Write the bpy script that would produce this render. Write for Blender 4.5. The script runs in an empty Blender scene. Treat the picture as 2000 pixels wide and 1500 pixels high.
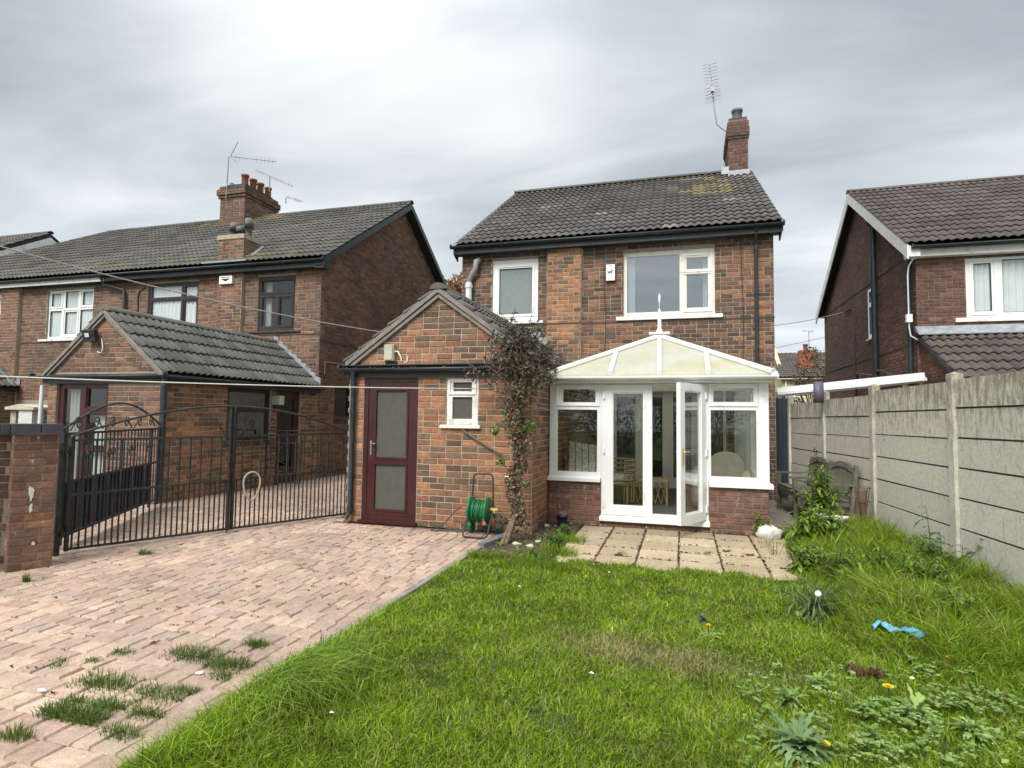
import bpy, math, random
import numpy as np
from mathutils import Vector, Matrix, noise
random.seed(7); rng = random.Random(7); NR = np.random.RandomState(7)
S = bpy.context.scene
C = S.collection
R = math.radians

# ------------------------------------------------------------------ camera, sky, sun, exposure
CAM = Vector((0, 0, 1.55))
def cam_axes(yaw, pitch, roll):
    f = Vector((math.sin(yaw)*math.cos(pitch), math.cos(yaw)*math.cos(pitch), math.sin(pitch)))
    r0 = Vector((math.cos(yaw), -math.sin(yaw), 0)); u0 = r0.cross(f)
    r = math.cos(roll)*r0 + math.sin(roll)*u0; u = -math.sin(roll)*r0 + math.cos(roll)*u0
    return r, u, f
cr_, cu_, cf_ = cam_axes(R(-16.16), R(3.33), R(.73))
cd = bpy.data.cameras.new('camera'); cam = bpy.data.objects.new('camera', cd); C.objects.link(cam)
cd.sensor_width = 36; cd.lens = 36*1145/2000; cd.clip_end = 2000; cd.clip_start = .05
M = Matrix((cr_, cu_, -cf_)).transposed().to_4x4(); M.translation = CAM; cam.matrix_world = M
S.camera = cam
SUN_EL, SUN_AZ = 46, 192      # azimuth clockwise from +Y (north)
W = bpy.data.worlds.new('World'); S.world = W; W.use_nodes = True
def world_nodes():
    nt = W.node_tree; N = nt.nodes; L = nt.links; N.clear()
    out = N.new('ShaderNodeOutputWorld'); bg = N.new('ShaderNodeBackground'); bg.inputs[1].default_value = .06
    sky = N.new('ShaderNodeTexSky'); sky.sky_type = 'NISHITA'; sky.sun_disc = False
    sky.sun_elevation = R(SUN_EL); sky.sun_rotation = R(SUN_AZ)
    tc = N.new('ShaderNodeTexCoord'); sep = N.new('ShaderNodeSeparateXYZ'); L.new(tc.outputs['Generated'], sep.inputs[0])
    def math_(op, a, b=None, c=None, clamp=False):
        n = N.new('ShaderNodeMath'); n.operation = op; n.use_clamp = clamp
        for i, v in enumerate((a, b, c)):
            if v is None: continue
            if isinstance(v, (int, float)): n.inputs[i].default_value = v
            else: L.new(v, n.inputs[i])
        return n.outputs[0]
    zz = math_('ADD', math_('MAXIMUM', sep.outputs[2], 0.0), .16)
    px = math_('DIVIDE', sep.outputs[0], zz); py = math_('DIVIDE', sep.outputs[1], zz)
    cmb = N.new('ShaderNodeCombineXYZ'); L.new(px, cmb.inputs[0]); L.new(py, cmb.inputs[1])
    def nz(scale, detail, rough, off, stretch=(1, 1, 1), dist=0.):
        mp = N.new('ShaderNodeMapping'); mp.inputs['Location'].default_value = off; mp.inputs['Scale'].default_value = stretch
        mp.inputs['Rotation'].default_value = (0, 0, R(20))
        L.new(cmb.outputs[0], mp.inputs[0])
        n = N.new('ShaderNodeTexNoise'); n.inputs['Scale'].default_value = scale; n.inputs['Detail'].default_value = detail
        n.inputs['Roughness'].default_value = rough; n.inputs['Distortion'].default_value = dist
        L.new(mp.outputs[0], n.inputs['Vector']); return n.outputs[0]
    a = nz(.55, 3, .5, (2.9, .7, 0), (1, .8, 1), .3); b = nz(1.4, 7, .5, (4.2, 1, 0), (.65, 1.4, 1), .5)
    s = math_('ADD', math_('MULTIPLY', a, .58), math_('MULTIPLY', b, .42))
    cr = N.new('ShaderNodeValToRGB'); L.new(s, cr.inputs[0]); e = cr.color_ramp.elements
    e[0].position = .38; e[0].color = (3.0, 3.3, 3.6, 1); e[1].position = .62; e[1].color = (6.8, 7.1, 7.0, 1)
    m1 = cr.color_ramp.elements.new(.47); m1.color = (4.35, 4.7, 4.9, 1)
    m2 = cr.color_ramp.elements.new(.54); m2.color = (5.7, 6.05, 6.1, 1)
    hz = math_('SUBTRACT', 1.0, math_('MULTIPLY', math_('MAXIMUM', sep.outputs[2], 0.0), 3.2), clamp=True)
    mx = N.new('ShaderNodeMix'); mx.data_type = 'RGBA'; L.new(math_('MULTIPLY', hz, .5), mx.inputs[0])
    L.new(cr.outputs[0], mx.inputs[6]); mx.inputs[7].default_value = (7.3, 7.7, 7.8, 1)
    mk = N.new('ShaderNodeMix'); mk.data_type = 'RGBA'; mk.inputs[0].default_value = .93
    L.new(sky.outputs[0], mk.inputs[6]); L.new(mx.outputs[2], mk.inputs[7])
    # overcast skies grow brighter towards the zenith
    zen = math_('ADD', 1.0, math_('MULTIPLY', math_('MAXIMUM', math_('SUBTRACT', sep.outputs[2], .5), 0.0), 1.6))
    vm = N.new('ShaderNodeVectorMath'); vm.operation = 'SCALE'; L.new(mk.outputs[2], vm.inputs[0]); L.new(zen, vm.inputs['Scale'])
    L.new(vm.outputs[0], bg.inputs[0]); L.new(bg.outputs[0], out.inputs[0])
world_nodes()
sd = bpy.data.lights.new('sun', 'SUN'); sd.energy = 1.5; sd.angle = R(28); sd.color = (1, .965, .92)
sun = bpy.data.objects.new('sun', sd); C.objects.link(sun)
sdir = Vector((math.sin(R(SUN_AZ))*math.cos(R(SUN_EL)), math.cos(R(SUN_AZ))*math.cos(R(SUN_EL)), math.sin(R(SUN_EL))))
sun.rotation_euler = sdir.to_track_quat('Z', 'Y').to_euler(); sun.location = (3, -6, 12)
S.view_settings.view_transform = 'Standard'; S.view_settings.look = 'None'; S.view_settings.gamma = 1
S.view_settings.use_curve_mapping = False; S.view_settings.exposure = 1.38
S.render.engine = 'CYCLES'
try:
    S.cycles.use_denoising = True; S.cycles.max_bounces = 8; S.cycles.transparent_max_bounces = 24
    S.cycles.use_adaptive_sampling = True; S.cycles.adaptive_threshold = .02
except Exception: pass

# ------------------------------------------------------------------ materials
MATS = {}
def new_mat(name):
    m = bpy.data.materials.new(name); m.use_nodes = True; m.node_tree.nodes.clear(); MATS[name] = m
    return m, m.node_tree.nodes, m.node_tree.links
def add(N, t, **k):
    n = N.new(t)
    for a, v in k.items(): setattr(n, a, v)
    return n
def mixc(N, L, fac, a, b, mode='MIX'):
    n = N.new('ShaderNodeMix'); n.data_type = 'RGBA'; n.blend_type = mode
    for i, v in ((0, fac), (6, a), (7, b)):
        if isinstance(v, (int, float)): n.inputs[i].default_value = v
        elif isinstance(v, tuple): n.inputs[i].default_value = (v[0], v[1], v[2], 1)
        else: L.new(v, n.inputs[i])
    return n.outputs[2]
def rmp(N, L, src, p0, p1, v0=0., v1=1.):
    n = N.new('ShaderNodeMapRange'); n.inputs[1].default_value = p0; n.inputs[2].default_value = p1
    n.inputs[3].default_value = v0; n.inputs[4].default_value = v1; L.new(src, n.inputs[0]); return n.outputs[0]
def pos_noise(N, L, scale, detail=4, rough=.6, stretch=(1, 1, 1), off=(0, 0, 0), dist=0.):
    g = N.new('ShaderNodeNewGeometry'); mp = N.new('ShaderNodeMapping'); mp.inputs['Scale'].default_value = stretch
    mp.inputs['Location'].default_value = off
    L.new(g.outputs['Position'], mp.inputs[0]); n = N.new('ShaderNodeTexNoise')
    n.inputs['Scale'].default_value = scale; n.inputs['Detail'].default_value = detail; n.inputs['Roughness'].default_value = rough
    n.inputs['Distortion'].default_value = dist
    L.new(mp.outputs[0], n.inputs['Vector']); return n.outputs[0]
def piece_color(N, L):
    oi = N.new('ShaderNodeObjectInfo'); at = add(N, 'ShaderNodeAttribute', attribute_name='pc'); aj = add(N, 'ShaderNodeAttribute', attribute_name='isj')
    return mixc(N, L, aj.outputs['Fac'], oi.outputs['Color'], at.outputs['Color'])
def finish(N, L, col, rough=.8, bump=None, bdist=.01, bstr=.5, metal=0., spec=.5, transl=None):
    o = N.new('ShaderNodeOutputMaterial'); b = N.new('ShaderNodeBsdfPrincipled')
    if isinstance(col, tuple): b.inputs['Base Color'].default_value = (*col, 1)
    else: L.new(col, b.inputs['Base Color'])
    if isinstance(rough, (int, float)): b.inputs['Roughness'].default_value = rough
    else: L.new(rough, b.inputs['Roughness'])
    b.inputs['Metallic'].default_value = metal; b.inputs['Specular IOR Level'].default_value = spec
    if bump is not None:
        bp = N.new('ShaderNodeBump'); bp.inputs['Distance'].default_value = bdist; bp.inputs['Strength'].default_value = bstr
        L.new(bump, bp.inputs['Height']); L.new(bp.outputs[0], b.inputs['Normal'])
    if transl:
        tr = N.new('ShaderNodeBsdfTranslucent')
        if isinstance(col, tuple): tr.inputs[0].default_value = (*col, 1)
        else: L.new(col, tr.inputs[0])
        ms = N.new('ShaderNodeMixShader'); ms.inputs[0].default_value = transl
        L.new(b.outputs[0], ms.inputs[1]); L.new(tr.outputs[0], ms.inputs[2]); L.new(ms.outputs[0], o.inputs[0])
    else: L.new(b.outputs[0], o.inputs[0])
    return b
def simple(name, col, rough=.7, var=.25, scale=6, bump=.2, fine=60, metal=0., dirt=None, dirtc=(.05, .045, .03), dscale=2., spec=.5, stretch=(1, 1, 1), transl=None):
    m, N, L = new_mat(name)
    n1 = pos_noise(N, L, scale, 5, .6, stretch); n2 = pos_noise(N, L, fine, 3, .6, stretch)
    c = mixc(N, L, rmp(N, L, n1, .3, .7), tuple(x*(1-var) for x in col), tuple(min(1, x*(1+var)) for x in col))
    if dirt:
        nd = pos_noise(N, L, dscale, 6, .65, stretch, (3, 1, 2)); c = mixc(N, L, rmp(N, L, nd, .62-dirt*.3, .8-dirt*.15, 0, .85), c, dirtc)
    finish(N, L, c, rough, n2, .004, bump, metal, spec, transl); return m
def piece_mat(name, rough=.85, mott=.45, fine=70, bstr=.6, bdist=.004, lich=None, stain=None, spec=.35):
    m, N, L = new_mat(name); c = piece_color(N, L)
    n1 = pos_noise(N, L, 15, 6, .75); n2 = pos_noise(N, L, fine, 4, .65); n3 = pos_noise(N, L, 1.3, 3, .6)
    v = rmp(N, L, n1, .28, .72, 1-mott, 1+mott*.8); c = mixc(N, L, 1., c, c) if False else c
    vm = N.new('ShaderNodeVectorMath'); vm.operation = 'SCALE'; L.new(c, vm.inputs[0]); L.new(v, vm.inputs['Scale']); c = vm.outputs[0]
    vm = N.new('ShaderNodeVectorMath'); vm.operation = 'SCALE'; L.new(c, vm.inputs[0]); L.new(rmp(N, L, n3, .3, .7, .82, 1.15), vm.inputs['Scale']); c = vm.outputs[0]
    vm = N.new('ShaderNodeVectorMath'); vm.operation = 'SCALE'; L.new(c, vm.inputs[0]); L.new(rmp(N, L, n2, .3, .7, .8, 1.2), vm.inputs['Scale']); c = vm.outputs[0]
    if lich:
        for (lc, th, sc, off) in lich:
            nl = pos_noise(N, L, sc, 5, .7, off=off); c = mixc(N, L, rmp(N, L, nl, th, th+.06, 0, .75), c, lc)
    if stain:
        (lc, th, sc, off, st) = stain; nl = pos_noise(N, L, sc, 5, .7, st, off); c = mixc(N, L, rmp(N, L, nl, th, th+.12, 0, .6), c, lc)
    finish(N, L, c, rough, n2, bdist, bstr, 0, spec); return m
piece_mat('brick', stain=((.5, .46, .42), .69, 9, (0, 0, 0), (1, 1, .6)))
piece_mat('brick_flaky', mott=.5, stain=((.6, .56, .5), .6, 14, (2, 0, 1), (1, 1, .35)))
piece_mat('tile', rough=.8, mott=.22, fine=45, lich=[((.34, .31, .24), .7, 30, (0, 0, 0))], spec=.4)
piece_mat('tile_lichen', rough=.8, mott=.25, fine=45, lich=[((.36, .35, .3), .685, 30, (0, 0, 0)), ((.24, .19, .07), .64, 9, (5, 2, 0))], spec=.4)
piece_mat('paver', rough=.9, mott=.3, fine=90, bstr=.7, lich=[((.62, .56, .5), .645, 26, (0, 0, 0)), ((.2, .15, .12), .68, 7, (1, 4, 0))])
piece_mat('slab', rough=.95, mott=.3, fine=110, bstr=.9, bdist=.006, lich=[((.17, .13, .08), .63, 3.5, (0, 0, 0)), ((.13, .14, .07), .68, 8, (7, 0, 0))])
piece_mat('stone', rough=.9, mott=.25, fine=50)
piece_mat('leaf', rough=.6, mott=.15, fine=50, bstr=.1)
simple('mortar', (.38, .31, .24), .95, .2, 9, .6, 120)
simple('mortar_grey', (.3, .255, .21), .95, .2, 9, .6, 120)
simple('mortar_red', (.22, .13, .1), .95, .2, 9, .5, 120)
simple('render_dark', (.06, .055, .05), .9, .3)
simple('roof_under', (.03, .028, .027), .9, .2)
simple('verge_mortar', (.21, .19, .165), .9, .25, 8, .5, 60)
simple('lead', (.32, .34, .37), .5, .3, 7, .3, 30, metal=.3)
simple('black_plastic', (.02, .025, .032), .42, .25, 5, .1, 40, dirt=.25, dirtc=(.09, .085, .07), dscale=6)
simple('fascia_dark', (.022, .027, .033), .5, .3, 4, .2, 50, dirt=.2, dirtc=(.08, .08, .075), dscale=5)
simple('upvc', (.78, .79, .78), .32, .03, 3, .03, 30, dirt=.12, dirtc=(.42, .42, .38), dscale=3)
simple('upvc_cream', (.72, .70, .64), .4, .06, 3, .05, 30, dirt=.3, dirtc=(.4, .37, .3), dscale=4)
simple('white_paint', (.74, .73, .7), .6, .06, 4, .3, 40, dirt=.35, dirtc=(.3, .28, .24), dscale=7)
simple('mahogany', (.048, .012, .012), .35, .25, 4, .06, 30)
simple('dark_frame', (.03, .018, .02), .45, .3, 4, .1, 30)
simple('iron', (.026, .03, .029), .55, .5, 14, .5, 90, dirt=.3, dirtc=(.1, .055, .035), dscale=9, metal=.2)
simple('iron_blue', (.012, .017, .028), .5, .4, 10, .3, 60, dirt=.2, dirtc=(.08, .07, .06), dscale=9)
simple('navy_paint', (.012, .019, .03), .6, .25, 3, .2, 30)
simple('soil', (.075, .05, .033), .95, .4, 12, 1., 50)
simple('turf', (.055, .075, .02), .95, .5, 9, 1., 60)
simple('concrete_path', (.24, .2, .165), .95, .25, 5, .7, 80)
simple('paving_bed', (.12, .09, .065), .95, .35, 20, .8, 80)
simple('kerb', (.27, .25, .21), .9, .25, 8, .7, 80, dirt=.3, dirtc=(.1, .1, .06))
simple('carpet', (.09, .085, .08), .95, .15, 5, .4, 90)
simple('plaster', (.35, .33, .3), .9, .05)
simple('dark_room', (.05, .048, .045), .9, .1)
simple('hose_green', (.012, .13, .045), .4, .2, 8, .1, 40)
simple('reel_green', (.012, .15, .05), .38, .15, 8, .1, 40)
simple('hose_dark', (.05, .055, .045), .6, .2)
simple('red_plastic', (.5, .12, .1), .5); simple('yellow_plastic', (.62, .5, .12), .5)
simple('blue_glaze', (.008, .01, .05), .15, .2); simple('brass', (.6, .47, .2), .3, .1, metal=.9)
simple('chrome', (.6, .6, .6), .3, .1, metal=.9)
simple('alu', (.24, .25, .26), .45, .2, metal=.6)
simple('weathered_wood', (.14, .13, .1), .85, .35, 10, .6, 60, dirt=.4, dirtc=(.07, .08, .04), dscale=5, stretch=(1, 1, 1))
simple('stump_wood', (.12, .08, .055), .95, .4, 14, 1., 50); simple('stump_top', (.5, .47, .42), .9, .25, 14, .6, 50)
simple('rock_white', (.58, .57, .53), .85, .08, 8, .7, 40, dirt=.15, dirtc=(.3, .27, .2)); simple('rock_tan', (.5, .44, .34), .85, .15, 8, .5, 40)
simple('rope_white', (.75, .72, .66), .8, .1); simple('cable_grey', (.3, .28, .27), .7, .1); simple('cable_black', (.03, .03, .03), .7)
simple('white_pipe', (.62, .65, .69), .4, .08); simple('grey_flex', (.24, .23, .23), .6, .2)
simple('lamp_cream', (.42, .42, .33), .5, .15); simple('terracotta', (.24, .095, .06), .85, .25, 10)
simple('pot_grey', (.17, .16, .16), .85, .3, 10)
simple('white_box', (.8, .8, .78), .45, .04); simple('print_black', (.02, .02, .025), .6); simple('print_grey', (.45, .35, .33), .6)
simple('twig', (.17, .12, .08), .9, .35, 20, .6, 70); simple('rope_tan', (.42, .35, .25), .8, .2)
simple('cream_render', (.62, .53, .33), .9, .08, 3); simple('wicker', (.34, .245, .13), .55, .25, 20)
simple('cream_cushion', (.5, .46, .36), .95, .12, 9, .3, 50)
simple('purple_plastic', (.1, .085, .13), .5, .15); simple('net_curtain', (.8, .84, .86), .9, .06, 3, .3, 30, transl=.25)
simple('curtain_grey', (.42, .44, .42), .9, .12, 3, .3, 30, transl=.25); simple('glove_blue', (.16, .45, .68), .45, .15, 20, .4, 60)
simple('rust', (.16, .07, .04), .9, .4, 18, .5, 60); simple('white_litter', (.85, .85, .84), .6, .05)
simple('yellow_petal', (.85, .62, .01), .7, .1, transl=.3); simple('coping_blue', (.045, .048, .06), .6, .3, 12, .4, 80)
simple('copper', (.4, .2, .12), .5, .2); simple('beige_board', (.36, .33, .25), .95, .25, 6, .6, 60, dirt=.3, dirtc=(.12, .13, .07))
def concrete_mat():
    m, N, L = new_mat('concrete_panel')
    c = piece_color(N, L)
    n1 = pos_noise(N, L, 2.6, 6, .65); n2 = pos_noise(N, L, 80, 4, .65); n3 = pos_noise(N, L, 16, 6, .75, (1, 1, .45), (2, 0, 0)); n4 = pos_noise(N, L, 20, 5, .7, (1, 1, .12), (0, 3, 0))
    n5 = pos_noise(N, L, 30, 4, .8, (1, 1, 1), (0, 0, 4)); c = mixc(N, L, rmp(N, L, n1, .35, .65), c, (.6, .565, .49)); c = mixc(N, L, rmp(N, L, n5, .48, .62, 0, .6), c, (.37, .345, .28))
    at = add(N, 'ShaderNodeNewGeometry'); sp = add(N, 'ShaderNodeSeparateXYZ'); L.new(at.outputs['Position'], sp.inputs[0])
    hi = rmp(N, L, sp.outputs[2], 1.1, 2.0, .0, .17)
    s = N.new('ShaderNodeMath'); s.operation = 'ADD'; L.new(n3, s.inputs[0]); L.new(hi, s.inputs[1])
    c = mixc(N, L, rmp(N, L, s.outputs[0], .585, .76, 0, .8), c, (.19, .17, .1))
    s = N.new('ShaderNodeMath'); s.operation = 'ADD'; L.new(n4, s.inputs[0]); L.new(hi, s.inputs[1])
    c = mixc(N, L, rmp(N, L, s.outputs[0], .605, .74, 0, .65), c, (.17, .155, .11))
    finish(N, L, c, .95, n2, .005, .7)
concrete_mat()
def grass_mat(name, dry=(.3, .27, .12)):
    m, N, L = new_mat(name)
    at = add(N, 'ShaderNodeAttribute', attribute_name='pc'); n1 = pos_noise(N, L, 3., 4, .6)
    vm = N.new('ShaderNodeVectorMath'); vm.operation = 'SCALE'; L.new(at.outputs['Color'], vm.inputs[0]); L.new(rmp(N, L, n1, .3, .7, .8, 1.25), vm.inputs['Scale'])
    finish(N, L, vm.outputs[0], .6, None, spec=.15, transl=.35)
grass_mat('grass'); grass_mat('leaves')
def glass_mat(name, refl=.2, tint=(.86, .89, .89), rough=.0, body=0., bodyc=(.2, .2, .2)):
    m, N, L = new_mat(name); o = N.new('ShaderNodeOutputMaterial'); t = N.new('ShaderNodeBsdfTransparent'); t.inputs[0].default_value = (*tint, 1)
    g = N.new('ShaderNodeBsdfGlossy'); g.inputs['Roughness'].default_value = rough; g.inputs[0].default_value = (.95, .98, 1, 1)
    lw = N.new('ShaderNodeLayerWeight'); lw.inputs[0].default_value = .5
    pw_ = N.new('ShaderNodeMath'); pw_.operation = 'POWER'; pw_.inputs[1].default_value = 5.; L.new(lw.outputs['Facing'], pw_.inputs[0])
    f = rmp(N, L, pw_.outputs[0], 0, 1, refl, 1.)
    ms = N.new('ShaderNodeMixShader'); L.new(f, ms.inputs[0]); L.new(t.outputs[0], ms.inputs[1]); L.new(g.outputs[0], ms.inputs[2]); r = ms.outputs[0]
    if body:
        d = N.new('ShaderNodeBsdfDiffuse'); n1 = pos_noise(N, L, 14, 4, .6)
        L.new(mixc(N, L, n1, tuple(x*.75 for x in bodyc), tuple(x*1.2 for x in bodyc)), d.inputs[0])
        m2 = N.new('ShaderNodeMixShader'); m2.inputs[0].default_value = body; L.new(ms.outputs[0], m2.inputs[1]); L.new(d.outputs[0], m2.inputs[2]); r = m2.outputs[0]
    L.new(r, o.inputs[0]); return m
glass_mat('glass', .05, (.97, .98, .97)); glass_mat('glass_up', .22); glass_mat('glass_dark', .1, (.5, .52, .5))
glass_mat('glass_obscure', .1, rough=.25, body=.93, bodyc=(.235, .275, .275))
glass_mat('glass_obscure_dark', .06, rough=.3, body=.92, bodyc=(.105, .107, .09))
def poly_mat():
    m, N, L = new_mat('polycarbonate'); o = N.new('ShaderNodeOutputMaterial')
    n1 = pos_noise(N, L, 2.2, 5, .65); n2 = pos_noise(N, L, 14, 5, .7, (1, .4, 1))
    c = mixc(N, L, rmp(N, L, n1, .42, .66), (.84, .84, .78), (.8, .77, .56)); c = mixc(N, L, rmp(N, L, n2, .58, .8, 0, .5), c, (.5, .48, .33))
    d = N.new('ShaderNodeBsdfPrincipled'); L.new(c, d.inputs[0]); d.inputs['Roughness'].default_value = .35
    t = N.new('ShaderNodeBsdfTranslucent'); L.new(c, t.inputs[0]); ms = N.new('ShaderNodeMixShader'); ms.inputs[0].default_value = .6
    L.new(d.outputs[0], ms.inputs[1]); L.new(t.outputs[0], ms.inputs[2]); L.new(ms.outputs[0], o.inputs[0])
poly_mat()
def fabric_mat():
    m, N, L = new_mat('leaf_fabric'); g = N.new('ShaderNodeNewGeometry'); v = N.new('ShaderNodeTexVoronoi'); v.inputs['Scale'].default_value = 22
    L.new(g.outputs['Position'], v.inputs['Vector']); n = pos_noise(N, L, 30, 4, .7)
    c = mixc(N, L, rmp(N, L, v.outputs['Distance'], .1, .5), (.16, .2, .16), (.55, .53, .46)); c = mixc(N, L, rmp(N, L, n, .5, .6), c, (.36, .34, .3)); finish(N, L, c, .95)
fabric_mat()

# ------------------------------------------------------------------ object helpers
WL = {}      # world location of every object (all parents are pure translations)
def reg(o, loc, parent):
    WL[o.name] = Vector(loc)
    if parent is not None: o.parent = parent; o.location = Vector(loc)-WL[parent.name]
    else: o.location = loc
def thing(name, label, cat, loc=(0, 0, 0), group=None):
    o = bpy.data.objects.new(name, None); C.objects.link(o); o.empty_display_size = .2
    reg(o, loc, None); o['label'] = label; o['category'] = cat
    if group: o['group'] = group
    return o
def tag(o, label, cat, group=None):
    o['label'] = label; o['category'] = cat
    if group: o['group'] = group
    return o
def struct(o): o['kind'] = 'structure'; return o
def stuff(o): o['kind'] = 'stuff'; return o
class MB:
    def __init__(s): s.v = []; s.f = []; s.sm = []; s.col = []; s.cc = None
    def add(s, vs, fs, smooth=False):
        b = len(s.v); s.v += [tuple(v) for v in vs]; s.f += [tuple(b+i for i in f) for f in fs]; s.sm += [smooth]*len(fs)
        if s.cc is not None: s.col += [s.cc]*len(fs)
    def box(s, x0, x1, y0, y1, z0, z1):
        s.hexa([(x0, y0, z0), (x1, y0, z0), (x1, y1, z0), (x0, y1, z0), (x0, y0, z1), (x1, y0, z1), (x1, y1, z1), (x0, y1, z1)])
    def hexa(s, p): s.add(p, [(0, 3, 2, 1), (4, 5, 6, 7), (0, 1, 5, 4), (1, 2, 6, 5), (2, 3, 7, 6), (3, 0, 4, 7)])
    def beam(s, a, b, w, h, up=(0, 0, 1)):
        a = Vector(a); b = Vector(b); d = (b-a).normalized(); u = Vector(up)
        sd_ = d.cross(u)
        if sd_.length < 1e-4: sd_ = d.cross(Vector((1, 0, 0)))
        sd_.normalize(); u = sd_.cross(d).normalized(); sd_ *= w/2; u = u*h/2
        s.hexa([a-sd_-u, a+sd_-u, b+sd_-u, b-sd_-u, a-sd_+u, a+sd_+u, b+sd_+u, b-sd_+u])
    def tube(s, pts, r, n=8, caps=True, closed=False):
        pts = [Vector(p) for p in pts]; m = len(pts); rs = r if isinstance(r, (list, tuple)) else [r]*m; rings = []; ref = None
        for i, p in enumerate(pts):
            if closed: t = (pts[(i+1) % m]-pts[i-1])
            else: t = pts[min(i+1, m-1)]-pts[max(i-1, 0)]
            t = t.normalized() if t.length > 1e-9 else Vector((0, 0, 1))
            if ref is None: ref = t.cross(Vector((0, 0, 1))) if abs(t.z) < .9 else t.cross(Vector((1, 0, 0)))
            a = (ref-t*ref.dot(t)); a = a.normalized() if a.length > 1e-6 else t.orthogonal().normalized(); ref = a; b = t.cross(a)
            rings.append([p+rs[i]*(math.cos(2*math.pi*k/n)*a+math.sin(2*math.pi*k/n)*b) for k in range(n)])
        vs = [q for rg in rings for q in rg]; fs = []
        for i in range(m if closed else m-1):
            j = (i+1) % m
            for k in range(n): k2 = (k+1) % n; fs.append((i*n+k, i*n+k2, j*n+k2, j*n+k))
        s.add(vs, fs, True)
        if caps and not closed:
            s.add(rings[0], [tuple(range(n))[::-1]]); s.add(rings[-1], [tuple(range(n))])
    def lathe(s, c, prof, n=16, axis='z'):
        c = Vector(c); vs = []
        for (r, h) in prof:
            for k in range(n):
                a = 2*math.pi*k/n; q = (r*math.cos(a), r*math.sin(a), h)
                if axis == 'x': q = (h, q[0], q[1])
                if axis == 'y': q = (q[0], -h, q[1])
                vs.append(c+Vector(q))
        fs = [(i*n+k, i*n+(k+1) % n, (i+1)*n+(k+1) % n, (i+1)*n+k) for i in range(len(prof)-1) for k in range(n)]
        s.add(vs, fs, True)
        s.add(vs[:n], [tuple(range(n))[::-1]]); s.add(vs[-n:], [tuple(range(n))])
    def prism(s, poly, off):
        off = Vector(off); p = [Vector(q) for q in poly]; n = len(p); q = [a+off for a in p]
        s.add(p+q, [tuple(range(n))[::-1], tuple(range(n, 2*n))]+[(i, (i+1) % n, n+(i+1) % n, n+i) for i in range(n)])
    def build(s, name, mat, parent=None, loc=None, mats=None):
        if loc is None: loc = WL[parent.name] if parent is not None else (Vector((0, 0, 0)))
        loc = Vector(loc); me = bpy.data.meshes.new(name)
        me.from_pydata([(v[0]-loc.x, v[1]-loc.y, v[2]-loc.z) for v in s.v], [], s.f)
        me.polygons.foreach_set('use_smooth', s.sm)
        me.materials.append(MATS[mat])
        if s.col and len(s.col) == len(s.f):
            a = me.attributes.new('pc', 'FLOAT_COLOR', 'FACE'); a.data.foreach_set('color', np.array([(*c[:3], 1) for c in s.col], dtype=np.float32).ravel())
            b = me.attributes.new('isj', 'FLOAT', 'FACE'); b.data.foreach_set('value', np.ones(len(s.f), dtype=np.float32))
        me.update(); o = bpy.data.objects.new(name, me); C.objects.link(o); reg(o, loc, parent); return o
def np_mesh(name, V, F, mat, parent=None, loc=(0, 0, 0), col=None, smooth=False):
    """V (n,3), F (m,k) k=3/4, col (m,3)"""
    loc = Vector(loc); me = bpy.data.meshes.new(name); n = len(V); m, k = F.shape
    me.vertices.add(n); me.vertices.foreach_set('co', (V-np.array(loc)).astype(np.float32).ravel())
    me.loops.add(m*k); me.loops.foreach_set('vertex_index', F.astype(np.int32).ravel())
    me.polygons.add(m); me.polygons.foreach_set('loop_start', np.arange(0, m*k, k, dtype=np.int32))
    if smooth: me.polygons.foreach_set('use_smooth', np.ones(m, dtype=bool))
    if col is not None:
        a = me.attributes.new('pc', 'FLOAT_COLOR', 'FACE'); a.data.foreach_set('color', np.concatenate([col, np.ones((m, 1))], 1).astype(np.float32).ravel())
        b = me.attributes.new('isj', 'FLOAT', 'FACE'); b.data.foreach_set('value', np.ones(m, dtype=np.float32))
    me.update(calc_edges=True); me.materials.append(MATS[mat]); o = bpy.data.objects.new(name, me); C.objects.link(o); reg(o, loc, parent); return o

# --- unit pieces (local x length 0..1 centred, y depth, z height); front looks to -y
def unit_brick(seed, ins=.022, insz=.07, dep=1.):
    r = random.Random(seed); j = lambda a: r.uniform(-a, a)
    o = [(-.5+j(.008), 0, -.5+j(.03)), (.5+j(.008), 0, -.5+j(.03)), (.5+j(.008), 0, .5+j(.03)), (-.5+j(.008), 0, .5+j(.03))]
    fr = [(x*(1-2*ins)+j(.006), -1+j(.1), z*(1-2*insz)+j(.02)) for (x, y, z) in o]
    md = [(x, -.75, z) for (x, y, z) in o]; v = o+md+fr
    f = [(i, (i+1) % 4, 4+(i+1) % 4, 4+i) for i in range(4)]+[(4+i, 4+(i+1) % 4, 8+(i+1) % 4, 8+i) for i in range(4)]+[(8, 9, 10, 11)]
    return v, f
def unit_flat(seed, ins=.055, drop=.3):       # paving block, top up: x,y -.5..+.5, z 0..-1
    r = random.Random(seed); j = lambda a: r.uniform(-a, a)
    o = [(-.5+j(.012), -.5+j(.012)), (.5+j(.012), -.5+j(.012)), (.5+j(.012), .5+j(.012)), (-.5+j(.012), .5+j(.012))]
    v = [(x, y, -1) for x, y in o]+[(x, y, -drop) for x, y in o]+[(x*(1-2*ins), y*(1-2*ins), j(.05)) for x, y in o]
    f = [(i, (i+1) % 4, 4+(i+1) % 4, 4+i) for i in range(4)]+[(4+i, 4+(i+1) % 4, 8+(i+1) % 4, 8+i) for i in range(4)]+[(8, 9, 10, 11)]
    return v, f
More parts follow.
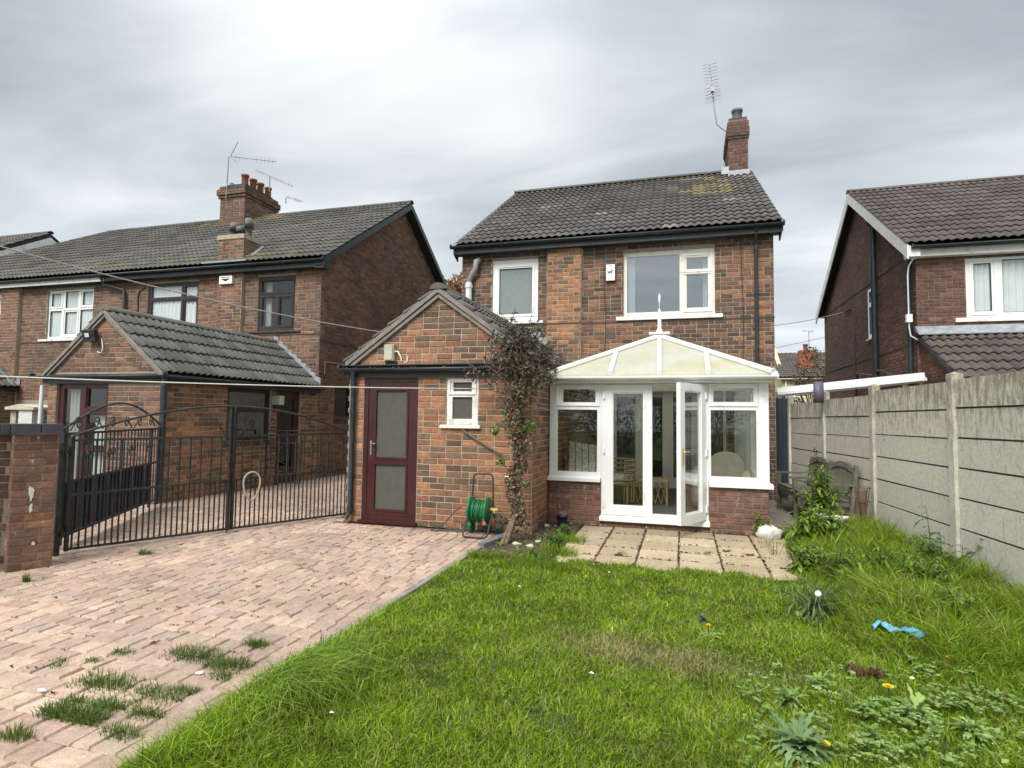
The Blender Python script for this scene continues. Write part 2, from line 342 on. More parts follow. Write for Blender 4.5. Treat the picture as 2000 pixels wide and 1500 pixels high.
def unit_tile(seed, rolls=2):
    r = random.Random(seed); n = 5*rolls; v = []; f = []
    prof = [0, .55, 1., .95, .35]
    for k in range(n+1):
        x = k/n-.5; h = prof[k % 5]*.62 if k < n else 0.
        jj = r.uniform(-.02, .02)
        v += [(x, 0, h+.5+jj), (x, 1.17, h-.02), (x, .02, h+.3)]
    for k in range(n):
        a = 3*k; f += [(a, a+3, a+4, a+1), (a+2, a+5, a+3, a)]
    f += [(0, 1, 2), (3*n, 3*n+2, 3*n+1)]
    return v, f
UNIT = {'brick': [unit_brick(i) for i in range(6)], 'paver': [unit_flat(i) for i in range(6)], 'slab': [unit_flat(i+20, .016, .25) for i in range(4)], 'tile': [unit_tile(i) for i in range(4)], 'tilebig': [unit_tile(i+9) for i in range(3)]}
UMESH = {}
def umesh(kind, var, mat, nm):
    k = (kind, var, mat)
    if k not in UMESH:
        v, f = UNIT[kind][var]; me = bpy.data.meshes.new(nm); me.from_pydata(v, [], f); me.materials.append(MATS[mat])
        if kind.startswith('tile'): me.polygons.foreach_set('use_smooth', [True]*len(me.polygons))
        me.update(); UMESH[k] = me
    return UMESH[k]
def pieces(kind, nm, lst, mat, parent, limit=300, joined_name=None):
    """lst: (Matrix 4x4 world, colour). Nearest `limit` become objects, the rest one joined stuff part."""
    def size(m):
        p = m.translation; d = p-CAM; dep = d.dot(cf_)
        if dep < .3: return 0.
        x = abs(d.dot(cr_))/dep*1145; y = abs(d.dot(cu_))/dep*1145
        if x > 1060 or y > 820: return .0001/dep
        return m.col[0].length/dep
    lst = sorted(lst, key=lambda t: -size(t[0])); near, far = lst[:limit], lst[limit:]
    pw = WL[parent.name]
    for M_, c in near:
        me = umesh(kind, rng.randrange(len(UNIT[kind])), mat, nm); o = bpy.data.objects.new(nm, me); C.objects.link(o)
        o.color = (*c, 1); o.parent = parent; B = M_.copy(); B.translation = M_.translation-pw; o.matrix_basis = B
    if far:
        V = []; F = []; K = []; SM = []; b = 0
        for M_, c in far:
            v, f = UNIT[kind][rng.randrange(len(UNIT[kind]))]; A = np.array(M_); vv = np.array(v)@A[:3, :3].T+A[:3, 3]
            V.append(vv); F += [tuple(b+i for i in q) for q in f]; K += [c]*len(f); b += len(v)
        V = np.concatenate(V)-np.array(pw); me = bpy.data.meshes.new(nm+'s'); me.from_pydata(V.tolist(), [], F); me.materials.append(MATS[mat])
        if kind.startswith('tile'): me.polygons.foreach_set('use_smooth', [True]*len(F))
        a = me.attributes.new('pc', 'FLOAT_COLOR', 'FACE'); a.data.foreach_set('color', np.array([(*c, 1) for c in K], dtype=np.float32).ravel())
        a = me.attributes.new('isj', 'FLOAT', 'FACE'); a.data.foreach_set('value', np.ones(len(F), dtype=np.float32))
        me.update(); o = bpy.data.objects.new(joined_name or nm+'work', me); C.objects.link(o); reg(o, pw, parent); stuff(o)

class WF:      # wall frame: origin (x,y), along u, outward n
    def __init__(s, ox, oy, u, n): s.o = Vector((ox, oy, 0)); s.u = Vector((u[0], u[1], 0)).normalized(); s.n = Vector((n[0], n[1], 0)).normalized()
    def P(s, u, z, d=0.): return s.o+s.u*u+s.n*d+Vector((0, 0, z))
    def box(s, mb, u0, u1, z0, z1, d0, d1):
        P = s.P; mb.hexa([P(u0, z0, d1), P(u1, z0, d1), P(u1, z0, d0), P(u0, z0, d0), P(u0, z1, d1), P(u1, z1, d1), P(u1, z1, d0), P(u0, z1, d0)])
def grid_cells(u0, u1, z0, z1, holes):
    us = sorted({u0, u1, *[min(max(h[0], u0), u1) for h in holes], *[min(max(h[1], u0), u1) for h in holes]})
    zs = sorted({z0, z1, *[min(max(h[2], z0), z1) for h in holes], *[min(max(h[3], z0), z1) for h in holes]})
    out = []
    for a, b in zip(us, us[1:]):
        run = None
        for c, d in zip(zs, zs[1:]):
            um, zm = (a+b)/2, (c+d)/2
            if any(h[0] < um < h[1] and h[2] < zm < h[3] for h in holes):
                if run: out.append((a, b, *run)); run = None
            else: run = (run[0], d) if run else (c, d)
        if run: out.append((a, b, *run))
    return out
def wall_body(wf, mb, u0, u1, z0, z1, holes, t=.23):
    for (a, b, c, d) in grid_cells(u0, u1, z0, z1, holes): wf.box(mb, a, b, c, d, -t, 0)

PAL = {
 'out': dict(dark=(.1, .072, .05), mid=(.22, .125, .075), orange=(.36, .175, .085), red=(.3, .125, .07), green=(.13, .1, .066)),
 'house': dict(dark=(.085, .054, .04), mid=(.145, .085, .057), orange=(.27, .135, .07), red=(.22, .1, .06), green=(.075, .058, .05)),
 'left': dict(dark=(.105, .068, .05), mid=(.175, .1, .066), orange=(.24, .13, .075), red=(.2, .1, .067), green=(.14, .09, .062)),
 'right': dict(dark=(.1, .06, .052), mid=(.145, .078, .062), orange=(.19, .095, .07), red=(.17, .08, .062), green=(.11, .065, .056)),
 'cons': dict(dark=(.13, .083, .062), mid=(.185, .105, .075), orange=(.235, .125, .08), red=(.22, .098, .07), green=(.13, .098, .072)),
}
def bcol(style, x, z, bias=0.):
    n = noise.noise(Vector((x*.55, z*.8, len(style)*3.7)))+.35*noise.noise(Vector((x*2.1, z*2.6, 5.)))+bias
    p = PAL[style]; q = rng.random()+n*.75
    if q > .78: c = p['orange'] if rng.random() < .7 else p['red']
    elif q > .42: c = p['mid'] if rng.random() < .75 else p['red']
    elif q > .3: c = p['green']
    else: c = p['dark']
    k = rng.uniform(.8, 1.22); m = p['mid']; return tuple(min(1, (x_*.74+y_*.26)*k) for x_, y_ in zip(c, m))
def brick_list(wf, u0, u1, z0, z1, holes, style, pl=.24, ph=.088, top=None, proud=.008, joint=.013, bias=None, phase=0., slivers=True):
    out = []; rows = int(math.ceil((z1-z0)/ph-1e-6)); ang = Matrix(((wf.u.x, -wf.n.x, 0, 0), (wf.u.y, -wf.n.y, 0, 0), (0, 0, 1, 0), (0, 0, 0, 1)))
    for r in range(rows):
        za = z0+r*ph; zb = min(za+ph, z1)
        if zb-za < .03: continue
        hdr = rng.random() < .0; off = (0 if r % 2 else .5)*pl+phase
        a0, a1 = u0, u1
        if top: a0, a1 = top((za+zb)/2, u0, u1)
        if a1-a0 < .04: continue
        # edges
        segs = []; u = a0-(off % pl) if off else a0
        while u < a1:
            L_ = pl if rng.random() > .1 else pl*.5
            segs.append((max(u, a0), min(u+L_, a1))); u += L_
        for (a, b) in segs:
            parts = [(a, b)]
            for h in holes:
                if zb-.02 > h[2] and za+.02 < h[3]:
                    np_ = []
                    for (c, d) in parts:
                        if d <= h[0] or c >= h[1]: np_.append((c, d))
                        else:
                            if c < h[0]: np_.append((c, h[0]))
                            if d > h[1]: np_.append((h[1], d))
                    parts = np_
            for (c, d) in parts:
                if d-c < .035: continue
                zt = zb
                pr = proud*rng.uniform(.6, 1.3); L2 = d-c-joint; H2 = zt-za-joint
                p = wf.P((c+d)/2, (za+zt)/2+rng.uniform(-.0015, .0015), pr-.02)
                Mx = Matrix.Translation(p) @ ang @ Matrix.Diagonal((L2, .02, H2, 1))
                out.append((Mx, bcol(style, wf.o.x+wf.u.x*c+wf.u.y*c, za, bias(c, za) if bias else 0.)))
    return out
def roof_tiles(A, u, s, nu, ns, w=.33, g=.345, hh=.06, color=(.075, .07, .066), clip=None, bow=0.):
    """A = lower left corner of the slope, u along eave, s up slope; returns piece list"""
    A = Vector(A); u = Vector(u).normalized(); s = Vector(s).normalized(); n = u.cross(s).normalized(); out = []
    for r in range(ns):
        for c in range(nu):
            p = A+u*(c+.5)*w+s*r*g+n*(.004+rng.uniform(0, .006))
            if clip and not clip(p+s*g*.5): continue
            tw = rng.uniform(-.006, .006)
            Mx = Matrix((( u.x*w, s.x*g, n.x*hh, p.x), (u.y*w, s.y*g, n.y*hh, p.y), (u.z*w, s.z*g, n.z*hh, p.z), (0, 0, 0, 1)))
            k = rng.uniform(.8, 1.22)*(1+.25*noise.noise(Vector((p.x*.7, p.y*.5, p.z))))
            out.append((Mx, tuple(x*k for x in color)))
    return out
def ridge_tiles(parent, a, b, r, mat, L0=.45, name='ridge_tile', col=(.1, .095, .085)):
    a = Vector(a); b = Vector(b); d = b-a; n = max(1, round(d.length/L0)); t = d.normalized(); sdv = t.cross(Vector((0, 0, 1))).normalized(); up = sdv.cross(t).normalized()
    for i in range(n):
        mb = MB(); k = rng.uniform(.8, 1.2); mb.cc = tuple(x*k for x in col); p0 = a+d*(i/n); p1 = a+d*((i+1)/n)+t*.01; vs = []
        for (p, rr) in ((p0, r*1.04), (p1, r)):
            for q in range(9):
                an = math.pi*(q/8); vs.append(p+sdv*math.cos(an)*rr+up*(math.sin(an)*rr*.72-.03))
        mb.add(vs, [(q, q+1, 10+q, 9+q) for q in range(8)], True); mb.add(vs[:9], [tuple(range(9))]); mb.build(name, mat, parent)
def window(parent, wf, u0, u1, z0, z1, panes, d=-.06, mat='upvc', glass='glass_up', sill=None, sash=(), curtain=None, fr_t=.06, name='window', sillmat='upvc', back=None, beads=True, sill_h=.05, backmat='dark_room'):
    """panes absolute rects (u0,u1,z0,z1); sash rects drawn as raised rings"""
    mb = MB()
    for (a, b, c, e) in grid_cells(u0, u1, z0, z1, panes): wf.box(mb, a, b, c, e, d-fr_t, d)
    fr = mb.build(name, mat, parent)
    for (a, b, c, e) in sash:
        m2 = MB(); w_ = .028
        for (p, q, r_, t_) in grid_cells(a, b, c, e, [(a+w_, b-w_, c+w_, e-w_)]): wf.box(m2, p, q, r_, t_, d+.001, d+.016)
        m2.build('sash', mat, fr)
    for (a, b, c, e) in panes:
        if beads:
            m2 = MB(); w_ = .012
            for (p, q, r_, t_) in grid_cells(a, b, c, e, [(a+w_, b-w_, c+w_, e-w_)]): wf.box(m2, p, q, r_, t_, d-.03, d-.008)
            m2.build('bead', 'fascia_dark' if mat.startswith('upvc') and mat == 'upvc' else mat, fr)
        m3 = MB(); wf.box(m3, a+.001, b-.001, c+.001, e-.001, d-.034, d-.031); m3.build('pane', glass, fr)
    if sill:
        m4 = MB(); a, b = sill; P = wf.P
        m4.hexa([P(a, z0-sill_h, .055), P(b, z0-sill_h, .055), P(b, z0-sill_h, d), P(a, z0-sill_h, d), P(a, z0-.012, .055), P(b, z0-.012, .055), P(b, z0-.002, d), P(a, z0-.002, d)])
        m4.build('sill', sillmat, fr)
    if curtain:
        for (a, b, c, e, depth, amp, per, cm) in curtain:
            m5 = MB(); n = max(8, int((b-a)/per*8)); vs = []
            for k in range(n+1):
                uu = a+(b-a)*k/n; dd = d-depth+amp*math.sin(2*math.pi*(uu-a)/per+.6*math.sin(uu*9)); vs += [wf.P(uu, c, dd), wf.P(uu, e, dd)]
            m5.add(vs, [(2*k, 2*k+2, 2*k+3, 2*k+1) for k in range(n)], True); m5.build('curtain', cm, fr)
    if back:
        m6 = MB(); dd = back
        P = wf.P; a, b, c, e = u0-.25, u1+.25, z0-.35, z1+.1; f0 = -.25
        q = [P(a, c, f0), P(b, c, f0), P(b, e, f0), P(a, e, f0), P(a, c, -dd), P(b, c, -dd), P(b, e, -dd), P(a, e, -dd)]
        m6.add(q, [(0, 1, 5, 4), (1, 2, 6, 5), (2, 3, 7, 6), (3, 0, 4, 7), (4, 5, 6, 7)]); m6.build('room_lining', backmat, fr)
    return fr
def gutter(parent, a, b, r=.055, mat='black_plastic', name='gutter', out=(0, -1, 0)):
    a = Vector(a); b = Vector(b); t = (b-a).normalized(); o = Vector(out); mb = MB(); n = 8; vs = []
    for p in (a, b):
        for rr in (r, r*.86):
            for k in range(n+1):
                an = math.pi*k/n; vs.append(p+o*math.cos(an)*rr-Vector((0, 0, 1))*math.sin(an)*rr)
    m = n+1; f = []
    for k in range(n): f += [(k, k+1, 2*m+k+1, 2*m+k), (m+k, 3*m+k, 3*m+k+1, m+k+1), (k, m+k, m+k+1, k+1), (2*m+k, 2*m+k+1, 3*m+k+1, 3*m+k)]
    f += [(0, 2*m, 3*m, m), (n, m+n, 3*m+n, 2*m+n)]
    mb.add(vs, f, True)
    for p in (a, b): mb.tube([p-t*.012-Vector((0, 0, .0)), p+t*.012], r*1.02, 10)
    return mb.build(name, mat, parent)
def pipe(parent, pts, r, mat='black_plastic', name='downpipe', collars=()):
    mb = MB(); mb.tube(pts, r, 12)
    for c in collars: c = Vector(c); mb.tube([c-Vector((0, 0, .04)), c+Vector((0, 0, .04))], r*1.22, 12)
    return mb.build(name, mat, parent)
def arc(p0, p1, p2, n=10):
    p0, p1, p2 = Vector(p0), Vector(p1), Vector(p2)
    return [(1-t)**2*p0+2*t*(1-t)*p1+t*t*p2 for t in [i/n for i in range(n+1)]]
def spiral(wf, cu, cz, r, turns=1.5, start=0., d=0., sgn=1, n=20):
    return [wf.P(cu+sgn*r*(1-.8*i/n)*math.cos(start+turns*2*math.pi*i/n), cz+r*(1-.8*i/n)*math.sin(start+turns*2*math.pi*i/n), d) for i in range(n+1)]
#PART2
# ------------------------------------------------------------------ ground
mb = MB(); mb.box(-300, 300, -60, 500, -.6, -.09); struct(mb.build('ground', 'turf'))
# block paving of the drive
mb = MB()
for (a, b, c, d) in ((-14., -2.37, -2.5, 7.75), (-14., -4.77, 7.75, 14.5)): mb.box(a, b, c, d, -.085, -.016)
drive = struct(mb.build('driveway', 'paving_bed'))
pl_ = []
y = -.4; r_ = 0
while y < 14.2:
    x = -2.374; first = True; x_end = -12.5 if y > 4 else -8
    while x > x_end:
        w = rng.choice((.115, .165, .165, .165, .24, .24))*(rng.uniform(.4, 1) if first else 1); first = False
        if not (x > -4.79-w*.0 and y > 7.6) and not (x < -8.72 and y > 7.95):
            base = rng.choice(((.435, .31, .24), (.45, .33, .25), (.415, .29, .232), (.465, .35, .262), (.405, .305, .25), (.43, .31, .246)))
            k = rng.uniform(.85, 1.12)*(1+.2*noise.noise(Vector((x*.5, y*.5, 3)))); 
            if y > 8.2 or x < -6.6: k *= .9
            tiltx, tilty = rng.uniform(-.024, .024), rng.uniform(-.022, .022)
            dz = .004*noise.noise(Vector((x*.8, y*.8, 0)))+rng.uniform(-.003, .003)-.002
            Mx = Matrix.Translation((x-w/2, y, dz)) @ Matrix.Rotation(rng.uniform(-.012, .012), 4, 'Z') @ Matrix.Rotation(tiltx, 4, 'X') @ Matrix.Rotation(tilty, 4, 'Y') @ Matrix.Diagonal((w-.008, .156, .045, 1))
            pl_.append((Mx, tuple(min(1, c*k) for c in base)))
        x -= w
    y += .165; r_ += 1
pieces('paver', 'paving_block', pl_, 'paver', drive, 300, 'paving_blocks')
# kerb between drive and lawn
kb = struct(MB_ := None) if False else None
mb = MB(); mb.box(-2.37, -2.30, -2.5, 7.7, -.3, -.03); kerb = struct(mb.build('kerb', 'kerb'))
yy = -.6
while yy < 7.5:
    mb = MB(); j = rng.uniform(-.004, .004); mb.prism([(-2.365, 0, -.04), (-2.305, 0, -.04), (-2.305, 0, .004+j), (-2.312, 0, .012+j), (-2.358, 0, .012+j), (-2.365, 0, .004+j)], (0, .895, 0))
    for i, v in enumerate(mb.v): mb.v[i] = (v[0], v[1]+yy, v[2])
    mb.build('kerb_stone', 'kerb', kerb); yy += .905
# lawn soil
mb = MB(); xs = np.linspace(-2.3, 3.6, 60); ys = np.linspace(-1.5, 9.4, 100)
def lawn_z(x, y): return .012*noise.noise(Vector((x*1.3, y*1.3, 0)))+(.05*max(0., min(1, (x-.9)/.9))*max(0, min(1, (y-4.)/1.5)) if True else 0)-.012
vs = [(x, y, lawn_z(x, y)) for y in ys for x in xs]; n_ = len(xs)
mb.add(vs, [(j*n_+i, j*n_+i+1, (j+1)*n_+i+1, (j+1)*n_+i) for j in range(len(ys)-1) for i in range(n_-1) if not (ys[j] > 6.38 and -1.25 < xs[i] < 1.28)], True)
struct(mb.build('lawn_ground', 'turf'))
# patio
mb = MB(); mb.box(-1.9, 1.32, 6.3, 8.72, -.085, -.028); patio = struct(mb.build('patio', 'paving_bed')); pl_ = []
for i in range(-4, 4):
    for j in range(0, 5):
        x0 = -.04+.45*i; y1 = 8.63-.45*j
        if x0 < -1.5 or x0+.45 > 1.4: continue
        if i == -4 and j > 2: continue
        k = rng.uniform(.8, 1.1)*(.8 if j == 0 else 1); c = rng.choice(((.46, .355, .235), (.45, .36, .25), (.48, .38, .26), (.42, .33, .21)))
        Mx = Matrix.Translation((x0+.225, y1-.225, .003+rng.uniform(-.006, .006))) @ Matrix.Rotation(rng.uniform(-.016, .016), 4, 'X') @ Matrix.Rotation(rng.uniform(-.008, .008), 4, 'Z') @ Matrix.Diagonal((.437, .425, .045, 1))
        pl_.append((Mx, tuple(q*k for q in c)))
pieces('slab', 'paving_slab', pl_, 'slab', patio)
mb = MB(); mb.box(1.25, 1.75, 8.9, 13.2, -.085, -.004); struct(mb.build('path', 'concrete_path'))
mb = MB(); mb.box(1.751, 2.9, 8.6, 13.4, -.085, -.016); struct(mb.build('border_soil', 'soil'))
mb = MB(); mb.box(-2.299, -1.9, 6.2, 8.72, -.085, -.001); mb.box(-1.9, -1.42, 6.2, 8.7, -.02, .003); struct(mb.build('bed_soil', 'soil'))

def house_shell(parent, x0, x1, y0, y1, z1, skip=(), mat='mortar_grey', t=.23):
    mb = MB()
    if 'l' not in skip: mb.box(x0, x0+t, y0+t, y1, 0, z1)
    if 'r' not in skip: mb.box(x1-t, x1, y0+t, y1, 0, z1)
    if 'b' not in skip: mb.box(x0+t, x1-t, y1-t, y1, 0, z1)
    return mb.build('outer_wall', mat, parent)

# ------------------------------------------------------------------ outbuilding with red door
OB = thing('brick_outbuilding', 'orange brick outbuilding with dark red glazed door and small white window', 'outbuilding', (-3.36, 7.75, 0))
X0, X1, Y0 = -4.77, -1.95, 7.75; RX = -3.35; SL = .72
wf = WF(X0, Y0, (1, 0), (0, -1)); Lf = X1-X0
holes = [(.24, 1.12, .0, 2.12), (1.55, 2.03, 1.45, 2.11)]
mb = MB(); wall_body(wf, mb, 0, Lf, 0, 2.3, holes)
mb.prism([(X0, Y0, 2.3), (X1, Y0, 2.3), (RX, Y0, 2.3+SL*1.41)], (0, .23, 0))
wall = mb.build('wall', 'mortar', OB)
BH = .088
def gtop(c, apex, sl):
    def f(z, a, b):
        if z < 2.3: return a, b
        h = (apex-z)/sl-.03; return (c-h, c+h) if h > .06 else (0, 0)
    return f
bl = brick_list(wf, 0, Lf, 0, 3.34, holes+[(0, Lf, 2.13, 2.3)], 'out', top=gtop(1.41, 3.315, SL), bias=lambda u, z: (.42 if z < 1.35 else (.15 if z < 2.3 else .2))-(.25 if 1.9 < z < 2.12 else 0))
wr = WF(X1, Y0, (0, 1), (1, 0)); mb = MB(); wall_body(wr, mb, .23, 4.94, 0, 2.3, []); wside = mb.build('side_wall', 'mortar', OB)
bl2 = brick_list(wr, .01, 4.93, 0, 2.26, [], 'out', bias=lambda u, z: (.45 if z < .9 else .1) if u < 1.5 else -.3)
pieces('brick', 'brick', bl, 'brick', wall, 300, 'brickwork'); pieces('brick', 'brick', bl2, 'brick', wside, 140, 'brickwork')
mb = MB(); mb.box(X0, X0+.23, Y0+.23, 12.4, 0, 2.3); mb.build('back_wall', 'mortar_grey', OB)
# quoin bricks of the left corner stick out of the wall in alternate courses
mb = MB()
for k in range(11): mb = MB(); mb.box(X0-.012, X0+.03, Y0-.013, Y0+.1, .19+.176*k, .19+.176*k+.075); mb.build('quoin', 'verge_mortar', OB)
# door
mb = MB(); zb, zt = .1, 2.11; u0, u1 = .245, 1.115
for r4 in grid_cells(u0, u1, .045, zt, [(u0+.06, u1-.06, .11, zt-.06)]): wf.box(mb, *r4, -.09, -.02)
wf.box(mb, u0-.03, u1+.03, .0, .045, -.09, .06)
df = mb.build('door_frame', 'mahogany', OB)
mb = MB(); a, b = u0+.062, u1-.062; g1 = (a+.13, b-.125, .955, 1.93); g2 = (a+.13, b-.125, .2, .85)
for r4 in grid_cells(a, b, .112, zt-.062, [g1, g2]): wf.box(mb, *r4, -.075, -.032)
for g in (g1, g2):
    for r4 in grid_cells(g[0]-.03, g[1]+.03, g[2]-.03, g[3]+.03, [g]): wf.box(mb, *r4, -.034, -.02)
door = mb.build('door', 'mahogany', OB)
for g, nm in ((g1, 'pane'), (g2, 'pane')):
    mb = MB(); wf.box(mb, g[0], g[1], g[2], g[3], -.055, -.05); mb.build(nm, 'glass_obscure_dark', door)
mb = MB(); wf.box(mb, a+.045, a+.07, .98, 1.2, -.032, -.018); mb.tube([wf.P(a+.057, 1.15, -.02), wf.P(a+.057, 1.15, .03), wf.P(a+.15, 1.15, .03)], .009, 8); mb.build('handle', 'chrome', door)
window(OB, wf, 1.555, 2.025, 1.45, 2.108, [(1.64, 1.94, 1.53, 1.84), (1.65, 1.93, 1.92, 2.05)], d=-.02, glass='glass_obscure_dark', sill=(1.48, 2.08), sash=[(1.58, 2.0, 1.875, 2.1)], mat='white_paint', sillmat='white_paint', beads=False)
# eaves board and gutter across the gable
mb = MB(); mb.box(X0-.08, X1+.06, Y0-.05, Y0-.005, 2.125, 2.29); mb.box(X0-.08, X1+.06, Y0-.12, Y0-.0, 2.291, 2.303); mb.build('fascia', 'fascia_dark', OB)
gutter(OB, (X0-.12, Y0-.105, 2.25), (X1+.1, Y0-.105, 2.25), .055)
mb = MB()
for i in range(14):
    x = X0-.05+rng.random()*2.8; mb.lathe((x, Y0-.1, 2.255), [(.004, -.02), (.02, 0), (.012, .012), (.001, .02)], 6)
stuff(mb.build('moss', 'turf', OB))
pipe(OB, [(-4.66, 7.64, 2.22), (-4.67, 7.68, 2.05), (-4.67, 7.68, .16), (-4.71, 7.62, .06)], .036, collars=[(-4.67, 7.68, 2.02), (-4.67, 7.68, 1.62), (-4.67, 7.68, .2)])
# roof
ez = 2.3+SL*0-.02; hw = 1.41+.06; e_z = 2.3+SL*1.41+.07-SL*hw
nu = 16; ns = 6; sl_len = math.hypot(hw, hw*SL); g_ = sl_len/ns*.985
mb = MB()
for sg in (1, -1):
    mb.prism([(RX+sg*hw, 7.69, e_z-.05), (RX+sg*hw, 7.69, e_z-.005), (RX, 7.69, e_z+SL*hw-.005), (RX, 7.69, e_z+SL*hw-.06)], (0, 5.0, 0))
roof = mb.build('roof', 'roof_under', OB)
tl = roof_tiles((RX+hw+.02, 7.68, e_z-.0), (0, 1, 0), (-1, 0, SL), nu, ns, .32, g_, .075, (.12, .11, .098))
tl += roof_tiles((RX-hw-.02, 7.68+nu*.32, e_z-.0), (0, -1, 0), (1, 0, SL), nu, ns, .32, g_, .075, (.12, .11, .098))
pieces('tile', 'roof_tile', tl, 'tile', roof, 300, 'roof_tiles')
ridge_tiles(roof, (RX, 7.67, e_z+SL*hw+.03), (RX, 12.69, e_z+SL*hw+.03), .125, 'tile')
mb = MB()
for sg in (1, -1):     # cement verge and undercloak
    for (dy, w0, w1, th) in ((7.68, -.045, .03, .02), (7.70, -.115, -.045, .045)):
        mb.prism([(RX+sg*hw, dy, e_z+w0), (RX+sg*hw, dy, e_z+w1), (RX, dy, e_z+SL*hw+w1), (RX, dy, e_z+SL*hw+w0)], (0, th, 0))
mb.build('verge', 'verge_mortar', OB)
mb = MB(); n = 9
for i in range(n):     # stepped lead flashing against the house wall (right slope)
    t0, t1 = i/n, (i+1)/n; xa, xb = RX+hw*(1-t0), RX+hw*(1-t1); za, zb_ = e_z+SL*hw*t0+.05, e_z+SL*hw*t1+.05
    mb.prism([(xa, 12.688, za), (xb, 12.688, zb_), (xb, 12.688, zb_+.16), (xa, 12.688, zb_+.16)], (0, -.012, 0))
mb.prism([(RX+hw, 12.68, e_z+.05), (RX+hw, 12.5, e_z+.05), (RX+hw, 12.5, e_z+.065), (RX+hw, 12.68, e_z+.065)], (-hw, 0, SL*hw)); mb.build('flashing', 'lead', OB)

# ------------------------------------------------------------------ main house
MH = thing('brick_house', 'detached brick house with dark tiled roof behind the white conservatory', 'house', (-1.56, 12.7, 0))
X0, X1, Y0, Y1 = -4.93, 1.80, 12.7, 22.3; wf = WF(X0, Y0, (1, 0), (0, -1)); wl = X1-X0
def ux(x): return x-X0
patio_hole = (ux(-1.4), ux(.87), .14, 2.62)
wh = [(ux(-4.19), ux(-3.10), 3.75, 5.18), (ux(-1.2), ux(.672), 3.765, 5.165), patio_hole]
mb = MB(); wall_body(wf, mb, 0, wl, 0, 5.42, wh); wall = mb.build('wall', 'mortar_grey', MH)
pr = WF(-2.86, 12.59, (1, 0), (0, -1)); mb = MB(); pr.box(mb, 0, .76, 0, 5.4, -.115, 0); pw_ = mb.build('pier', 'mortar', MH)
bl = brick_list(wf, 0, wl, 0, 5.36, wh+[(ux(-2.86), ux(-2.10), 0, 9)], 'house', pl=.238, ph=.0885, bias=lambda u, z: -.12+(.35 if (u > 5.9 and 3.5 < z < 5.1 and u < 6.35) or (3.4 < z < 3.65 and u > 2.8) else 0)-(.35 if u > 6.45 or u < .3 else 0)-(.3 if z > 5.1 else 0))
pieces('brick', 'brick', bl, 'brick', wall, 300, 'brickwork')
bl = brick_list(pr, 0, .76, 0, 5.36, [], 'out', pl=.238, ph=.0885, bias=lambda u, z: .12); pieces('brick', 'brick', bl, 'brick', pw_, 120, 'brickwork')
mb = MB(); pr.box(mb, -.008, .77, 3.635, 3.655, 0, .02); wf.box(mb, 0, ux(-2.87), 3.635, 3.655, 0, .018); wf.box(mb, ux(-2.09), wl+.01, 3.635, 3.655, 0, .018); mb.build('string_course', 'render_dark', MH)
house_shell(MH, X0, X1, Y0, Y1, 5.42)
window(MH, wf, ux(-4.188), ux(-3.102), 3.752, 5.178, [(ux(-4.03), ux(-3.25), 3.92, 4.98)], d=-.05, glass='glass_obscure', sill=(ux(-4.28), ux(-2.97)), sash=[(ux(-4.09), ux(-3.19), 3.86, 5.04)], mat='upvc', sill_h=.07, sillmat='white_paint')
window(MH, wf, ux(-1.198), ux(.67), 3.767, 5.163, [(ux(-1.14), ux(-.02), 3.84, 5.08), (ux(.1), ux(.55), 4.72, 4.97+.02), (ux(.1), ux(.55), 3.9, 4.62)], d=-.05, sill=(ux(-1.35), ux(.82)), sash=[(ux(.04), ux(.62), 4.665, 5.05), (ux(.04), ux(.62), 3.82, 4.655)], mat='upvc_cream', sill_h=.09, sillmat='white_paint',
       curtain=[(ux(-1.12), ux(-.97), 3.8, 5.1, .16, .03, .07, 'net_curtain'), (ux(.44), ux(.56), 3.8, 5.1, .16, .03, .06, 'net_curtain')], back=3.)
# patio doors into the house (seen through the conservatory)
window(MH, wf, patio_hole[0], patio_hole[1], .142, 2.618, [(ux(-1.34), ux(-.95), 2.32, 2.56), (ux(-.87), ux(-.32), 2.32, 2.56), (ux(-.24), ux(.26), 2.32, 2.56), (ux(.34), ux(.81), 2.32, 2.56),
       (ux(-1.34), ux(-.95), .26, 2.22), (ux(-.80), ux(-.39), .36, 2.12), (ux(-.17), ux(.19), .36, 2.12), (ux(.34), ux(.81), .26, 2.22)], d=-.03, mat='upvc', glass='glass_dark', back=2.6, name='patio_door',
       curtain=[(ux(-1.3), ux(-.72), .2, 2.25, .14, .03, .11, 'curtain_grey'), (ux(.4), ux(.8), .2, 2.25, .14, .03, .1, 'curtain_grey')])
# roof
ey, ez, SLm = 12.42, 5.5, .615; ry = 17.5; rz = ez+(ry-ey)*SLm
mb = MB(); mb.prism([(-5.02, ey+.02, ez-.03), (-5.02, ry, rz-.03), (-5.02, 2*ry-ey, ez-.03), (-5.02, 2*ry-ey, ez-.1), (-5.02, ry, rz-.16), (-5.02, ey+.02, ez-.1)], (6.92, 0, 0))
for gx in (X0, X1-.23): mb.prism([(gx, Y0, 5.42), (gx, 22.3, 5.42), (gx, ry, rz-.2)], (.23, 0, 0))
roof = mb.build('roof', 'roof_under', MH)
mtc = (.082, .072, .066); s_ = (0, 1, SLm); sl_len = math.hypot(ry-ey, (ry-ey)*SLm); ns = 17; g_ = sl_len/ns
tl = roof_tiles((-5.04, ey-.03, ez-.005), (1, 0, 0), s_, 21, ns, .3325, g_, .06, mtc)
tl2 = []
for m_, c in tl:
    p = m_.translation
    if p.x > -.6 and p.z > 7.1 and rng.random() < .15+(.45 if .4 < p.x < 1.2 and p.z < 8 else 0): k = rng.uniform(.6, 1.); c = (.19*k, .16*k, .075*k)
    elif rng.random() < .02: c = (.16, .15, .14)
    tl2.append((m_, c))
pieces('tile', 'roof_tile', tl2, 'tile', roof, 300, 'roof_tiles')
